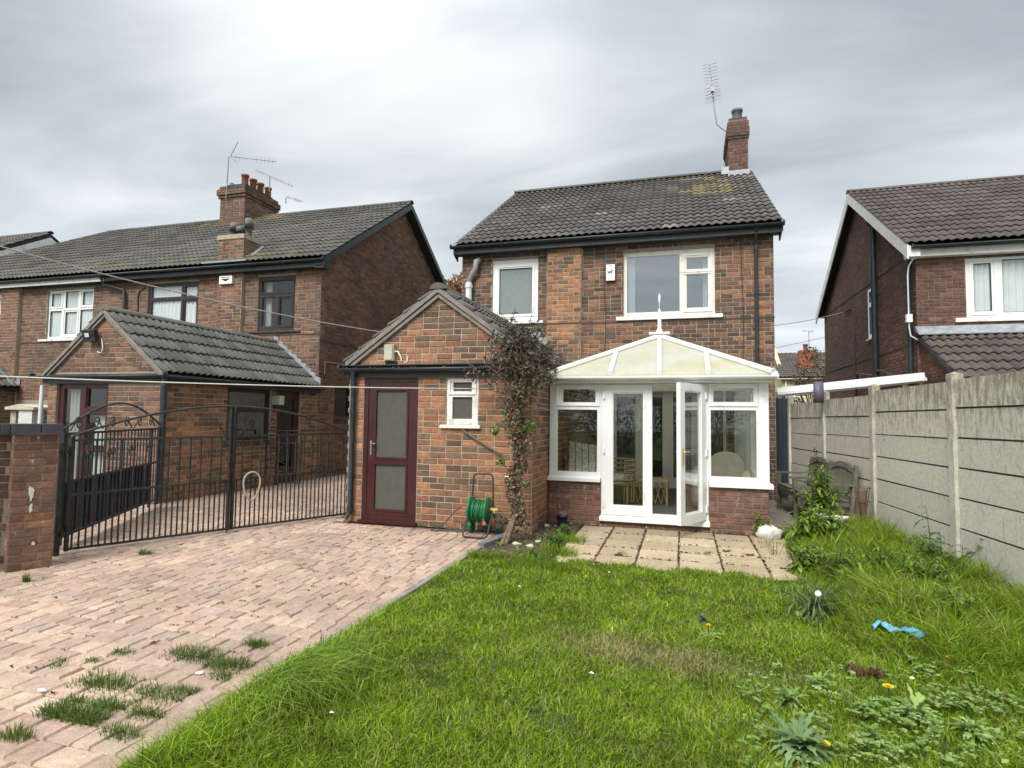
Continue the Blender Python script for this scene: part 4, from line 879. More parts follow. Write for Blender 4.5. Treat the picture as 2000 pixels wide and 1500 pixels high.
for (e, a, b) in ((.05, 9.0, 9.09), (.09, 9.1, 9.28), (.03, 9.3, 9.4)): bl += brick_list(WF(-15.33-e, 16.3-e, (1, 0), (0, -1)), 0, 1.01+2*e, a, b, [], 'house', ph=.085, bias=lambda u, z: -.3, pl=.23)+brick_list(WF(-14.32+e, 16.3-e, (0, 1), (1, 0)), 0, 1.65+2*e, a, b, [], 'house', ph=.085, bias=lambda u, z: -.3, pl=.23)
pieces('brick', 'brick', bl, 'brick', sc, 80, 'brickwork')
for k, y in enumerate((16.55, 16.95, 17.32, 17.72)):
    mb = MB(); mb.lathe((-14.55, y, 0), [(.12, 9.45), (.11, 9.8), (.135, 9.81), (.135, 9.87), (.105, 9.88), (.1, 9.75)], 14); mb.build('chimney_pot', 'terracotta', LH)
mb = MB(); mb.lathe((-15.05, 16.5, 0), [(.1, 9.45), (.09, 9.58), (.05, 9.62)], 10); mb.build('capped_flue', 'pot_grey', LH)
mb = MB(); mb.box(-15.6, -14.3, 15.95, 16.3, 7.78, 7.83); mb.box(-15.5, -14.25, 16.24, 16.3, 7.8, 8.0); mb.build('flashing', 'lead', LH)
# small stack on the pier
mb = MB(); mb.box(-11.83, -11.03, 12.58, 13.2, 5.3, 6.3); mb.box(-11.86, -11.0, 12.55, 13.23, 6.18, 6.3); sc = mb.build('chimney', 'mortar', LH); sc['label'] = 'small orange brick chimney rising from the eaves'
bl = brick_list(WF(-11.83, 12.58, (1, 0), (0, -1)), 0, .8, 5.5, 6.2, [], 'out', ph=.0885, bias=lambda u, z: .1)+brick_list(WF(-11.03, 12.58, (0, 1), (1, 0)), 0, .62, 5.5, 6.2, [], 'out', ph=.0885); pieces('brick', 'brick', bl, 'brick', sc, 60)
for (x, h, tw) in ((-11.63, .42, .08), (-11.42, .3, 0), (-11.15, .5, -.05)):
    mb = MB(); mb.lathe((x, 12.9, 0), [(.08, 6.3), (.075, 6.3+h*.6), (.12, 6.3+h*.5), (.11, 6.3+h), (.04, 6.33+h)], 12); mb.build('cowl', 'pot_grey', LH)
mb = MB(); mb.box(-12.1, -10.7, 12.3, 12.58, 5.49, 5.53); mb.prism([(-11.02, 12.45, 5.5), (-10.75, 12.45, 5.52), (-10.9, 13.2, 6.1), (-11.02, 13.2, 6.1)], (0, 0, .03)); mb.build('flashing', 'lead', LH)
LB = thing('alarm_box', 'small white alarm box with black wedge emblem under the neighbour eaves', 'alarm box', (-11.4, 12.52, 4.95)); mb = MB(); mb.box(-11.65, -11.25, 12.46, 12.535, 4.96, 5.17); mb.build('casing', 'white_box', LB)
mb = MB(); mb.prism([(-11.6, 12.457, 5.1), (-11.3, 12.457, 5.09), (-11.45, 12.457, 5.02)], (0, .002, 0)); mb.prism([(-11.6, 12.457, 5.14), (-11.3, 12.457, 5.14), (-11.3, 12.457, 5.125), (-11.6, 12.457, 5.125)], (0, .002, 0)); mb.build('emblem', 'print_black', LB)
def yagi(name, label, foot, top, b0, b1, nel, el, refl=None, vert=True, axis=(0, .25, 1)):
    T = thing(name, label, 'aerial', foot); mb = MB(); mb.tube([foot, top], .018, 8); mb.build('mast', 'alu', T)
    b0, b1 = Vector(b0), Vector(b1); mb = MB(); mb.tube([b0, b1], .013, 6); mb.build('boom', 'alu', T); ax = Vector(axis).normalized()*el
    for i in range(nel):
        p = b0.lerp(b1, (.12 if i < 2 else .42)+i*.58/nel if nel < 9 else (i+.5)/nel); mb = MB(); mb.tube([p-ax, p+ax], .008, 5); mb.build('element', 'alu', T)
    if refl:
        for s in (-1, 1): mb = MB(); mb.tube([b0, b0+Vector((refl[0], 0, s*refl[1]+.1))], .012, 5); mb.build('reflector', 'alu', T)
yagi('tv_aerial', 'upper television aerial with bent reflector on the big multi-pot chimney', (-15.0, 16.2, 8.9), (-14.96, 16.2, 10.42), (-14.9, 16.2, 10.42), (-13.0, 16.2, 10.02), 7, .13, (.3, .38))
yagi('tv_aerial', 'middle slanting television aerial behind the pots of the big chimney', (-13.9, 17.0, 9.4), (-13.9, 17.0, 9.95), (-14.55, 17.0, 10.25), (-12.95, 17.0, 9.5), 14, .07)
yagi('tv_aerial', 'lowest short television aerial behind the big chimney', (-13.9, 17.9, 9.3), (-13.9, 17.9, 9.5), (-13.9, 17.9, 9.55), (-13.2, 17.9, 9.3), 8, .06)

# left rear extension with gable
EX = thing('brick_extension', 'single-storey brown brick extension with grey tiled gable roof and floodlight', 'extension', (-10.1, 8.1, 0))
X0, X1, Y0 = -11.35, -8.7, 8.1; RX = -10.025; SL = .82; wf = WF(X0, Y0, (1, 0), (0, -1)); ux = lambda x: x-X0
hs = [(ux(-11.15), ux(-9.9), 0, 2.12)]; mb = MB(); wall_body(wf, mb, 0, 2.65, 0, 2.25, hs); mb.prism([(X0, Y0, 2.25), (X1, Y0, 2.25), (RX, Y0, 2.25+SL*1.31)], (0, .23, 0)); wall = mb.build('wall', 'mortar_grey', EX)
def g3(z, a, b):
    if z < 2.25: return a, b
    h = (2.25+SL*1.29-z)/SL-.03; return (1.325-h, 1.325+h) if h > .06 else (0, 0)
bl = brick_list(wf, 0, 2.65, 0, 3.44, hs+[(0, 2.65, 2.08, 2.28)], 'left', top=g3, bias=lambda u, z: .0 if z > 2.2 else .25); pieces('brick', 'brick', bl, 'brick', wall, 160, 'brickwork')
wr = WF(X1, Y0, (0, 1), (1, 0)); hs2 = [(1.55, 2.85, 1.02, 2.12), (3.05, 3.9, 0, 2.12)]; mb = MB(); wall_body(wr, mb, .23, 4.54, 0, 2.25, hs2); ws = mb.build('side_wall', 'mortar', EX)
bl = brick_list(wr, .01, 4.53, 0, 2.2, hs2, 'out', bias=lambda u, z: (-.1 if z > .6 else .25)); pieces('brick', 'brick', bl, 'brick', ws, 140, 'brickwork')
mb = MB(); mb.box(X0, X0+.23, Y0+.23, 12.64, 0, 2.25); mb.box(X0+.23, X1-.23, 12.3, 12.64, 0, 2.25); mb.build('back_wall', 'mortar_grey', EX)
window(EX, wf, hs[0][0], hs[0][1], .02, 2.118, [(ux(-11.03), ux(-10.62), .2, 2.0), (ux(-10.45), ux(-10.0), 1.66, 2.0), (ux(-10.45), ux(-10.0), .95, 1.52), (ux(-10.45), ux(-10.0), .2, .85)], d=-.05, mat='mahogany', glass='glass', back=2., sash=[(ux(-10.5), ux(-9.95), 1.6, 2.05)], curtain=[(ux(-10.98), ux(-10.75), .2, 2, .1, .02, .09, 'curtain_grey'), (ux(-10.4), ux(-10.05), .2, 1.5, .14, .02, .09, 'net_curtain')], name='patio_window')
window(EX, wr, 1.55, 2.85, 1.022, 2.118, [(1.63, 2.77, 1.72, 2.02), (1.63, 2.77, 1.12, 1.62)], d=-.04, mat='dark_frame', glass='glass_up', back=1.8, sill=(1.5, 2.9), sillmat='render_dark')
window(EX, wr, 3.05, 3.9, .02, 2.118, [(3.22, 3.73, 1.1, 1.95), (3.22, 3.73, .25, .95)], d=-.05, mat='mahogany', glass='glass_dark', back=1.8, name='side_door')
hw = 1.325+.09; e_z = 2.25+SL*1.325+.06-SL*hw; mb = MB()
for sg in (1, -1): mb.prism([(RX+sg*hw, 8.04, e_z-.05), (RX+sg*hw, 8.04, e_z-.005), (RX, 8.04, e_z+SL*hw-.005), (RX, 8.04, e_z+SL*hw-.06)], (0, 4.6, 0))
roof = mb.build('roof', 'roof_under', EX); ns = 5; g_ = math.hypot(hw, hw*SL)/ns*.985
ec = (.115, .112, .098)
tl = roof_tiles((RX+hw+.03, 8.03, e_z), (0, 1, 0), (-1, 0, SL), 15, ns, .306, g_, .075, ec)+roof_tiles((RX-hw-.03, 8.03+15*.306, e_z), (0, -1, 0), (1, 0, SL), 15, ns, .306, g_, .075, ec); pieces('tile', 'roof_tile', tl, 'tile', roof, 300)
ridge_tiles(roof, (RX, 8.02, e_z+SL*hw+.03), (RX, 12.63, e_z+SL*hw+.03), .13, 'tile', col=(.15, .14, .12)); mb = MB()
for sg in (1, -1):
    for (dy, w0, w1, th) in ((8.02, -.045, .03, .02), (8.045, -.11, -.045, .05)): mb.prism([(RX+sg*hw, dy, e_z+w0), (RX+sg*hw, dy, e_z+w1), (RX, dy, e_z+SL*hw+w1), (RX, dy, e_z+SL*hw+w0)], (0, th, 0))
mb.build('verge', 'verge_mortar', EX)
mb = MB(); n = 10
for i in range(n):
    t0, t1 = i/n, (i+1)/n; xa_, xb_ = RX+hw*(1-t0), RX+hw*(1-t1); za, zc = e_z+SL*hw*t0+.03, e_z+SL*hw*t1+.03; mb.prism([(xa_, 12.64, za), (xb_, 12.64, zc), (xb_, 12.64, zc+.15), (xa_, 12.64, zc+.1)], (0, -.015, 0))
mb.prism([(RX+hw, 12.62, e_z+.07), (RX+hw, 12.42, e_z+.06), (RX+hw, 12.42, e_z+.075), (RX+hw, 12.62, e_z+.09)], (-hw, 0, SL*hw)); mb.build('flashing', 'lead', EX)
mb = MB(); mb.box(X0-.1, X1+.12, Y0-.05, Y0-.005, 2.08, 2.25); mb.box(X1+.012, X1+.13, Y0-.05, 12.6, 2.1, 2.24); mb.build('fascia', 'fascia_dark', EX)
gutter(EX, (X0-.3, Y0-.1, 2.22), (X1+.18, Y0-.1, 2.22), .055); gutter(EX, (X1+.17, Y0-.1, 2.22), (X1+.17, 12.62, 2.22), .055, out=(1, 0, 0))
pipe(EX, [(X1+.1, Y0-.04, 2.2), (X1+.1, Y0-.04, .08)], .055)
pipe(EX, [(X0-.12, Y0-.03, 2.05), (X0-.14, Y0-.03, 1.0)], .035, 'white_pipe')
mb = MB(); mb.tube([(-8.68, 12.9, 2.6), (-8.68, 12.9, 2.9), (-8.68, 13.2, 2.92), (-8.68, 14.2, 2.92)], .012, 6); mb.build('copper_pipe', 'copper', LH)
FL = thing('floodlight', 'square black floodlight on the grey-tiled extension gable', 'floodlight', (-10.25, 8.0, 2.95)); mb = MB(); c = Vector((-10.25, 8.0, 2.95))
mb.prism([(c.x-.14, c.y-.03, c.z-.12), (c.x+.14, c.y-.03, c.z-.12), (c.x+.12, c.y+.06, c.z-.08), (c.x-.12, c.y+.06, c.z-.08)], (0, -.05, .2)); mb.tube([c+Vector((0, .05, 0)), c+Vector((0, .17, -.02))], .02, 6); mb.build('casing', 'black_plastic', FL)
mb = MB(); mb.prism([(c.x-.05, c.y-.075, c.z-.045), (c.x+.05, c.y-.075, c.z-.045), (c.x+.05, c.y-.093, c.z+.025), (c.x-.05, c.y-.093, c.z+.025)], (0, -.004, 0)); mb.build('lens', 'white_pipe', FL)
mb = MB(); mb.tube(arc((-10.1, 8.08, 2.9), (-9.9, 8.0, 2.55), (-10.19, 8.085, 2.66), 10), .009, 6); mb.build('cable', 'rope_white', FL)
LN = thing('wall_lantern', 'cream wall lantern between the extension window and door', 'lantern', (-8.66, 11.05, 1.8)); mb = MB(); mb.box(-8.69, -8.5, 10.97, 11.13, 1.78, 1.98); mb.build('shade', 'lamp_cream', LN); mb = MB(); mb.box(-8.69, -8.62, 11.0, 11.08, 1.66, 1.78); mb.build('bracket', 'black_plastic', LN)

# second extension further left, only its roof corner shows
E2 = thing('brick_extension', 'tiled extension roof corner with lead flashing at far left', 'extension', (-20.3, 9, 0))
mb = MB(); mb.box(-21.6, -19.0, 9.2, 12.6, 0, 2.2); w2 = mb.build('wall', 'mortar_grey', E2); pieces('brick', 'brick', brick_list(WF(-19.0, 9.2, (0, 1), (1, 0)), 0, 3.4, 0, 2.2, [(.8, 2.6, 0, 1.75)], 'left')+brick_list(WF(-21.6, 9.2, (1, 0), (0, -1)), 0, 2.6, 0, 2.2, [(.5, 2.1, 0, 1.75)], 'left'), 'brick', w2, 60, 'brickwork')
mb = MB(); mb.box(-21.1, -19.5, 9.17, 9.195, 0, 1.75); mb.build('doorway', 'dark_room', E2); hw2 = 1.45; mb = MB(); SL2 = .8
for sg in (1, -1): mb.prism([(-20.3+sg*hw2, 9.0, 2.18), (-20.3+sg*hw2, 9.0, 2.24), (-20.3, 9.0, 2.24+SL2*hw2), (-20.3, 9.0, 2.18+SL2*hw2)], (0, 3.6, 0))
rf = mb.build('roof', 'roof_under', E2); pieces('tile', 'roof_tile', roof_tiles((-20.3+hw2+.02, 9.0, 2.25), (0, 1, 0), (-1, 0, SL2), 11, 5, .327, .365, .075, ec), 'tile', rf, 60)
mb = MB(); mb.prism([(-20.3+hw2, 12.6, 2.33), (-20.3+hw2, 12.38, 2.33), (-20.3+hw2, 12.38, 2.345), (-20.3+hw2, 12.6, 2.345)], (-hw2, 0, SL2*hw2)); mb.prism([(-20.3+hw2, 12.63, 2.3), (-20.3, 12.63, 2.3+SL2*hw2), (-20.3, 12.63, 2.5+SL2*hw2), (-20.3+hw2, 12.63, 2.5)], (0, -.02, 0)); mb.build('flashing', 'lead', E2)
PL = thing('garden_pillar', 'pale block pillar with flat cap stone beyond the dark brick wall', 'pillar', (-14.5, 10, 0)); mb = MB(); mb.box(-14.62, -14.2, 9.8, 10.2, 0, 1.6); mb.build('shaft', 'rock_white', PL); mb = MB(); mb.box(-15.0, -14.1, 9.75, 10.3, 1.6, 1.66); mb.prism([(-15.0, 9.75, 1.66), (-14.1, 9.75, 1.66), (-14.55, 9.75, 1.73)], (0, .55, 0)); mb.build('cap', 'rock_tan', PL); mb = MB(); mb.box(-14.95, -14.78, 9.85, 10.1, 0, 1.58); mb.build('post', 'beige_board', PL)

# far left house with white barge boards
FH = thing('gabled_house', 'far brick house with white bargeboards peeking over the left roof', 'house', (-24.6, 16.9, 0)); ux_ = -24.4
mb = MB(); mb.prism([(ux_, 12.8, 0), (ux_, 21, 0), (ux_, 21, 5.7), (ux_, 16.9, 8.1), (ux_, 12.8, 5.7)], (-8, 0, 0)); fw = mb.build('wall', 'mortar_grey', FH)
gt2 = lambda z, a, b: (a, b) if z < 5.7 else (4.1-(8.05-z)/.585, 4.1+(8.05-z)/.585) if z < 7.95 else (0, 0)
pieces('brick', 'brick', brick_list(WF(ux_, 12.8, (0, 1), (1, 0)), 0, 8.2, 5.2, 8.05, [], 'left', top=gt2), 'brick', fw, 60, 'brickwork')
mb = MB(); SF = .6
mb.prism([(ux_+.35, 16.9, 8.62), (ux_+.35, 12.3, 8.62-4.6*SF), (ux_+.35, 12.3, 8.5-4.6*SF), (ux_+.35, 16.9, 8.48), (ux_+.35, 21.5, 8.5-4.6*SF), (ux_+.35, 21.5, 8.62-4.6*SF)], (-8.5, 0, 0)); rf = mb.build('roof', 'roof_under', FH)
pieces('tile', 'roof_tile', roof_tiles((ux_+.35-12*.33, 12.3, 8.64-4.6*SF), (1, 0, 0), (0, 1, SF), 12, 15, .33, .357, .075, (.1, .09, .078)), 'tile', rf, 100, 'roof_tiles')
ridge_tiles(rf, (ux_-4, 16.9, 8.68), (ux_+.35, 16.9, 8.68), .12, 'tile')
mb = MB(); mb.prism([(ux_+.32, 16.9, 8.5), (ux_+.32, 12.3, 8.5-4.6*SF), (ux_+.32, 12.3, 8.2-4.6*SF), (ux_+.32, 16.9, 8.2), (ux_+.32, 21.5, 8.2-4.6*SF), (ux_+.32, 21.5, 8.5-4.6*SF)], (.03, 0, 0)); mb.build('barge_board', 'white_paint', FH)

# ------------------------------------------------------------------ right house
RH = thing('red_brick_house', 'dark red brick house with white bargeboards beyond the concrete fence', 'house', (9, 14.7, 0))
X0, X1, Y0, Y1 = 4.97, 15., 14.7, 23.3; wf = WF(X0, Y0, (1, 0), (0, -1)); ry, rz, ey, ez = 18.95, 8.28, 14.42, 5.42; SLr = (rz-ez)/(ry-ey)
hs = [(.92, 3.4, 3.83, 5.12)]; mb = MB(); wall_body(wf, mb, 0, 10.03, 0, 5.4, hs); wall = mb.build('wall', 'mortar_red', RH)
bl = brick_list(wf, 0, 5., 2.5, 5.1, hs, 'right', .225, .076, bias=lambda u, z: .15); 
for k in range(33): 
    p = wf.P(.8+.0765*k, 5.22, -.012); bl.append((Matrix.Translation(p) @ Matrix.Diagonal((.066, .02, .2, 1)), bcol('right', k*1., 5, .3)))
bl += brick_list(wf, 0, .75, 5.1, 5.32, [], 'right', .225, .076); pieces('brick', 'brick', bl, 'brick', wall, 300, 'brickwork')
wg = WF(X0, Y1, (0, -1), (-1, 0)); gl = Y1-Y0; gh = [(Y1-18.12, Y1-17.55, 3.85, 5.2)]; mb = MB(); wall_body(wg, mb, 0, gl-.23, 0, 5.4, gh); mb.prism([(X0, Y0, 5.4), (X0, Y1, 5.4), (X0, ry, 5.4+SLr*(ry-Y0)-.05)], (.23, 0, 0)); gw = mb.build('gable_wall', 'mortar_red', RH)
gt4 = lambda z, a, b: (a, b) if z < 5.3 else ((Y1-ry)-(8.08-z)/SLr+.02, (Y1-ry)+(8.08-z)/SLr-.02) if z < 8. else (0, 0)
bl = brick_list(wg, 0, gl-.01, 1.8, 8.05, gh, 'right', .225, .076, top=gt4, bias=lambda u, z: -.35 if z > 2.9 else .3); pieces('brick', 'brick', bl, 'brick', gw, 60, 'brickwork')
mb = MB(); wg.box(mb, 0, gl, 3.3, 3.33, 0, .02); wg.box(mb, 0, gl, 5.33, 5.36, 0, .02); mb.build('string_course', 'render_dark', RH)
house_shell(RH, X0, X1, Y0, Y1, 5.4, skip=('l',), mat='mortar_red')
window(RH, wf, .92, 3.4, 3.832, 5.118, [(1.08, 1.4, 3.96, 5.0), (1.6, 3.3, 3.92, 5.06)], d=-.03, glass='glass', sill=(.7, 3.6), sash=[(1.0, 1.48, 3.88, 5.08)], sill_h=.1, back=2.5, sillmat='white_paint', curtain=[(1.02, 1.44, 3.85, 5.1, .06, .016, .105, 'net_curtain'), (1.55, 3.35, 3.85, 5.1, .06, .018, .12, 'net_curtain')])
window(RH, wg, gh[0][0], gh[0][1], 3.852, 5.198, [(gh[0][0]+.08, gh[0][1]-.08, 3.95, 4.7), (gh[0][0]+.08, gh[0][1]-.08, 4.82, 5.12)], d=.02, glass='glass_up', sill=(gh[0][0]-.1, gh[0][1]+.1), sillmat='white_paint')
mb = MB(); mb.prism([(4.75, ey+.02, ez-.03), (4.75, ry, rz-.03), (4.75, 2*ry-ey, ez-.03), (4.75, 2*ry-ey, ez-.1), (4.75, ry, rz-.14), (4.75, ey+.02, ez-.1)], (10.4, 0, 0)); roof = mb.build('roof', 'roof_under', RH)
ns = 14; g_ = math.hypot(ry-ey, rz-ez)/ns; rt = (.075, .062, .056)
tl = roof_tiles((4.70, ey-.03, ez), (1, 0, 0), (0, 1, SLr), 15, ns, .335, g_, .06, rt); pieces('tile', 'roof_tile', tl, 'tile', roof, 250, 'roof_tiles')
mb = MB(); mb.box(9.7, 15.1, ey, ry, 5.3, 5.31) if False else None
ridge_tiles(roof, (4.70, ry, rz+.04), (12, ry, rz+.04), .12, 'tile', col=(.1, .085, .075)); mb = MB()
for (ya, yb) in ((ey-.02, ry), (2*ry-ey, ry)): mb.prism([(4.71, ya, ez-.31), (4.71, yb, rz-.31), (4.71, yb, rz-.0), (4.71, ya, ez-.0)], (.03, 0, 0))
mb.build('barge_board', 'white_paint', RH); mb = MB(); mb.box(4.98, 15, 14.5, 14.53, 5.17, 5.38); mb.box(4.75, 15, 14.531, 14.69, 5.17, 5.19); mb.box(4.741, 4.97, ey, Y0, 5.16, 5.4); mb.build('fascia', 'white_paint', RH)
gutter(RH, (4.8, ey-.05, 5.37), (15, ey-.05, 5.37), .055)
pipe(RH, [(4.86, 17.25, 6.75), (4.86, 17.25, 2.7), (4.86, 17.25, 2.4)], .075, collars=[(4.86, 17.25, 6.7), (4.86, 17.25, 4.9)], name='soil_pipe'); pipe(RH, [(4.86, 15.3, 2.62), (4.86, 15.9, 2.68), (4.86, 16.6, 2.85), (4.86, 17.2, 2.9)], .03); pipe(RH, [(4.86, 17.4, 2.8), (4.86, 18.9, 2.95), (4.86, 19.1, 2.2)], .025)
mb = MB(); mb.tube([(4.8, 17.25, 6.75), (4.7, 17.25, 6.85)], .03); mb.tube([(4.93, 19.5, 1.8), (4.93, 19.5, 4.9), (4.93, 19.7, 5.0), (4.93, 20.4, 5.0)], .02, 6); mb.build('cable', 'cable_black', RH)
pipe(RH, [(4.93, 14.62, 5.33), (4.87, 14.75, 5.1), (4.87, 14.85, 4.9), (4.87, 14.85, 3.7), (4.87, 14.85, 2.4)], .055)
mb = MB(); mb.tube([(4.88, 14.42, 5.2), (4.8, 14.6, 5.0), (4.78, 14.62, 4.8), (4.78, 14.62, 3.65), (4.8, 14.6, 3.45), (4.95, 14.6, 3.35)], .015, 8); mb.build('white_cable', 'white_pipe', RH); mb = MB(); mb.box(4.72, 4.83, 14.55, 14.64, 3.75, 3.92); mb.build('junction_box', 'white_box', RH)
# its lean-to
LT = thing('lean_to_extension', 'dark tiled lean-to roof below the window of the red brick house', 'extension', (7, 13.6, 0)); mb = MB(); a_, b_ = 14.69, 12.62; za, zb2 = 3.46, 2.33
mb.prism([(5.02, b_+.1, 0), (5.02, a_, 0), (5.02, a_, za-.1), (5.02, b_+.1, zb2)], (.2, 0, 0)); mb.box(5.22, 15, b_+.1, b_+.3, 0, 2.25); wl_ = mb.build('wall', 'mortar_red', LT)
ltop = lambda z, a, b: (a, b) if z < 2.3 else (a, min(b, 0) if False else b)
bl = []
wq = WF(5.02, 14.69, (0, -1), (-1, 0)); bl = brick_list(wq, 0, 1.97, 1.2, 3.35, [], 'right', .225, .076, top=lambda z, a, b: (a, min(b, max(0., (3.36-z)/.546)))); pieces('brick', 'brick', bl, 'brick', wl_, 80, 'brickwork')
mb = MB(); mb.prism([(4.97, b_, zb2-.06), (4.97, b_, zb2), (4.97, a_, za), (4.97, a_, za-.06)], (10, 0, 0)); rf = mb.build('roof', 'roof_under', LT); s_ = Vector((0, a_-b_, za-zb2)); pieces('tile', 'roof_tile', roof_tiles((4.95, b_-.03, zb2+.01), (1, 0, 0), s_, 12, 6, .335, s_.length/6.1, .08, (.085, .066, .058)), 'tilebig' if False else 'tile', rf, 80)
mb = MB(); mb.prism([(4.93, b_, zb2-.05), (4.93, b_, zb2+.03), (4.93, a_, za+.03), (4.93, a_, za-.05)], (.025, 0, 0)); mb.build('verge', 'fascia_dark', LT)
mb = MB(); mb.prism([(4.9, a_-.02, za+.2), (4.9, a_-.05, za+.2), (4.9, a_-.28, za-.03+.03), (4.9, a_-.27, za-.05+.03), (4.9, a_-.03, za+.1)], (9, 0, 0)); mb.build('flashing', 'lead', LT)
# white carport edge
CP = thing('carport_roof', 'sloping white plastic roof edge bridging behind the concrete fence', 'carport', (3.5, 14.4, 0)); mb = MB(); P0, P1_ = Vector((2.05, 14.3, 2.2)), Vector((4.93, 14.3, 2.48))
mb.hexa([P0, P1_, P1_+Vector((0, 3, 0)), P0+Vector((0, 3, 0)), P0+Vector((0, 0, .02)), P1_+Vector((0, 0, .02)), P1_+Vector((0, 3, .02)), P0+Vector((0, 3, .02))]); mb.build('sheet', 'polycarbonate', CP)
mb = MB(); mb.beam(P0+Vector((0, -.03, .0)), P1_+Vector((0, -.03, .04)), .05, .21); mb.build('fascia', 'upvc', CP); mb = MB(); mb.beam(P0+Vector((0, -.1, -.03)), P1_+Vector((0, -.1, .0)), .1, .06); mb.build('gutter', 'upvc', CP); mb = MB(); mb.tube([(2.25, 14.2, 2.15), (2.25, 14.2, 1.85)], .008, 6); mb.build('cord', 'white_pipe', CP)
mb = MB(); mb.box(2.1, 2.2, 14.9, 15., 0, 2.15); mb.box(4.75, 4.85, 14.9, 15., 0, 2.4); mb.build('post', 'upvc', CP)

# ------------------------------------------------------------------ concrete panel fence
FE = thing('concrete_fence', 'grey concrete panel fence with slotted posts beside the lawn', 'fence', (2.6, 8, 0))
posts = [(3.13, .9), (3.02, 2.95), (2.87, 5.0), (2.70, 7.05), (2.545, 9.12), (2.36, 11.12), (2.13, 13.05)]
levels = [(.165, .48), (.48, .785), (.785, 1.085), (1.085, 1.385), (1.385, 1.685), (1.685, 1.985)]
for i, (x, y) in enumerate(posts):
    mb = MB(); w = .055; h = 2.06 if i > 2 else 2.04
    nx, ny = posts[min(i+1, 6)][0]-posts[max(i-1, 0)][0], posts[min(i+1, 6)][1]-posts[max(i-1, 0)][1]; l = math.hypot(nx, ny); t = Vector((nx/l, ny/l, 0)); nn = Vector((-t.y, t.x, 0)); b = Vector((x, y, 0))
    q = [b-t*w-nn*w, b+t*w-nn*w, b+t*w+nn*w, b-t*w+nn*w]; tp = Vector((0, 0, h)); mb.prism(q, (0, 0, h)); mb.add([a+tp for a in q]+[b+tp+Vector((0, 0, .025))], [(0, 1, 4), (1, 2, 4), (2, 3, 4), (3, 0, 4)]); mb.cc = None
    o = mb.build('post', 'concrete_panel', FE); o.color = (.4, .37, .3, 1)
for i in range(len(posts)-1):
    a = Vector((*posts[i], 0)); b = Vector((*posts[i+1], 0)); t = (b-a).normalized(); nn = Vector((-t.y, t.x, 0))
    for k, (z0, z1) in enumerate(levels):
        mb = MB(); dz = {0: 0, 1: .02, 2: .025, 3: .01, 4: -.04, 5: -.06}[i]; e = .018+(k % 2)*.002; c0 = a+t*.04+nn*rng.uniform(-.006, .006); c1 = b-t*.04+nn*rng.uniform(-.006, .006); ya, yb = rng.uniform(-.004, .004), rng.uniform(-.004, .004)
        if k == 5 and i == 2: e = .03
        def pt(c, z, s): return c+nn*s+Vector((0, 0, z))
        za, zb_ = z0+dz*(k > 0)+.007, z1+dz-.007
        mb.hexa([pt(c0, za+ya, e), pt(c0, za+ya, -e), pt(c1, za+yb, -e), pt(c1, za+yb, e), pt(c0, zb_+ya-.004, e), pt(c0, zb_+ya-.004, -e), pt(c1, zb_+yb-.004, -e), pt(c1, zb_+yb-.004, e)])
        m2 = mb; o = m2.build('panel', 'concrete_panel', FE); s = rng.uniform(.9, 1.08)*(.9 if k == 5 else 1); o.color = (.62*s, .59*s, .52*s, 1)
    mb = MB(); c0, c1 = a+t*.03+nn*.035, b-t*.03+nn*.035; mb.beam(c0+Vector((0, 0, .07)), c1+Vector((0, 0, .07)), .05, .19); mb.build('base_board', 'beige_board', FE)
    mb = MB(); mb.beam(a+t*.05+Vector((0, 0, 1.)), b-t*.05+Vector((0, 0, 1.)), .012, 1.8); mb.build('joint_fill', 'render_dark', FE)
GD = thing('garden_gate', 'dark navy boarded gate between house corner and concrete fence', 'gate', (2.0, 13.1, 0))
for k in range(4): mb = MB(); mb.box(1.82+.08*k, 1.895+.08*k, 13.08, 13.1, .05, 2.02); mb.build('board', 'navy_paint', GD)
mb = MB(); mb.box(1.82, 2.14, 13.1, 13.14, .3, .4); mb.box(1.82, 2.14, 13.1, 13.14, 1.6, 1.7); mb.box(1.815, 2.16, 13.11, 13.125, .03, 2.03); mb.build('rail', 'navy_paint', GD)
PP = thing('curved_plastic_sheet', 'grey purple curved plastic piece hooked over a fence post top', 'plastic piece', (2.3, 11.0, 1.9)); mb = MB(); vs = []
for k in range(9):
    a = R(-70+17.5*k); 
    for z in (1.87, 2.2+.03*math.cos(a)): vs.append((2.22+.085*math.sin(a), 10.95-.06*math.cos(a), z))
mb.add(vs, [(2*k, 2*k+2, 2*k+3, 2*k+1) for k in range(8)], True); o = mb.build('sheet', 'purple_plastic', PP); sm = o.modifiers.new('thickness', 'SOLIDIFY'); sm.thickness = .008

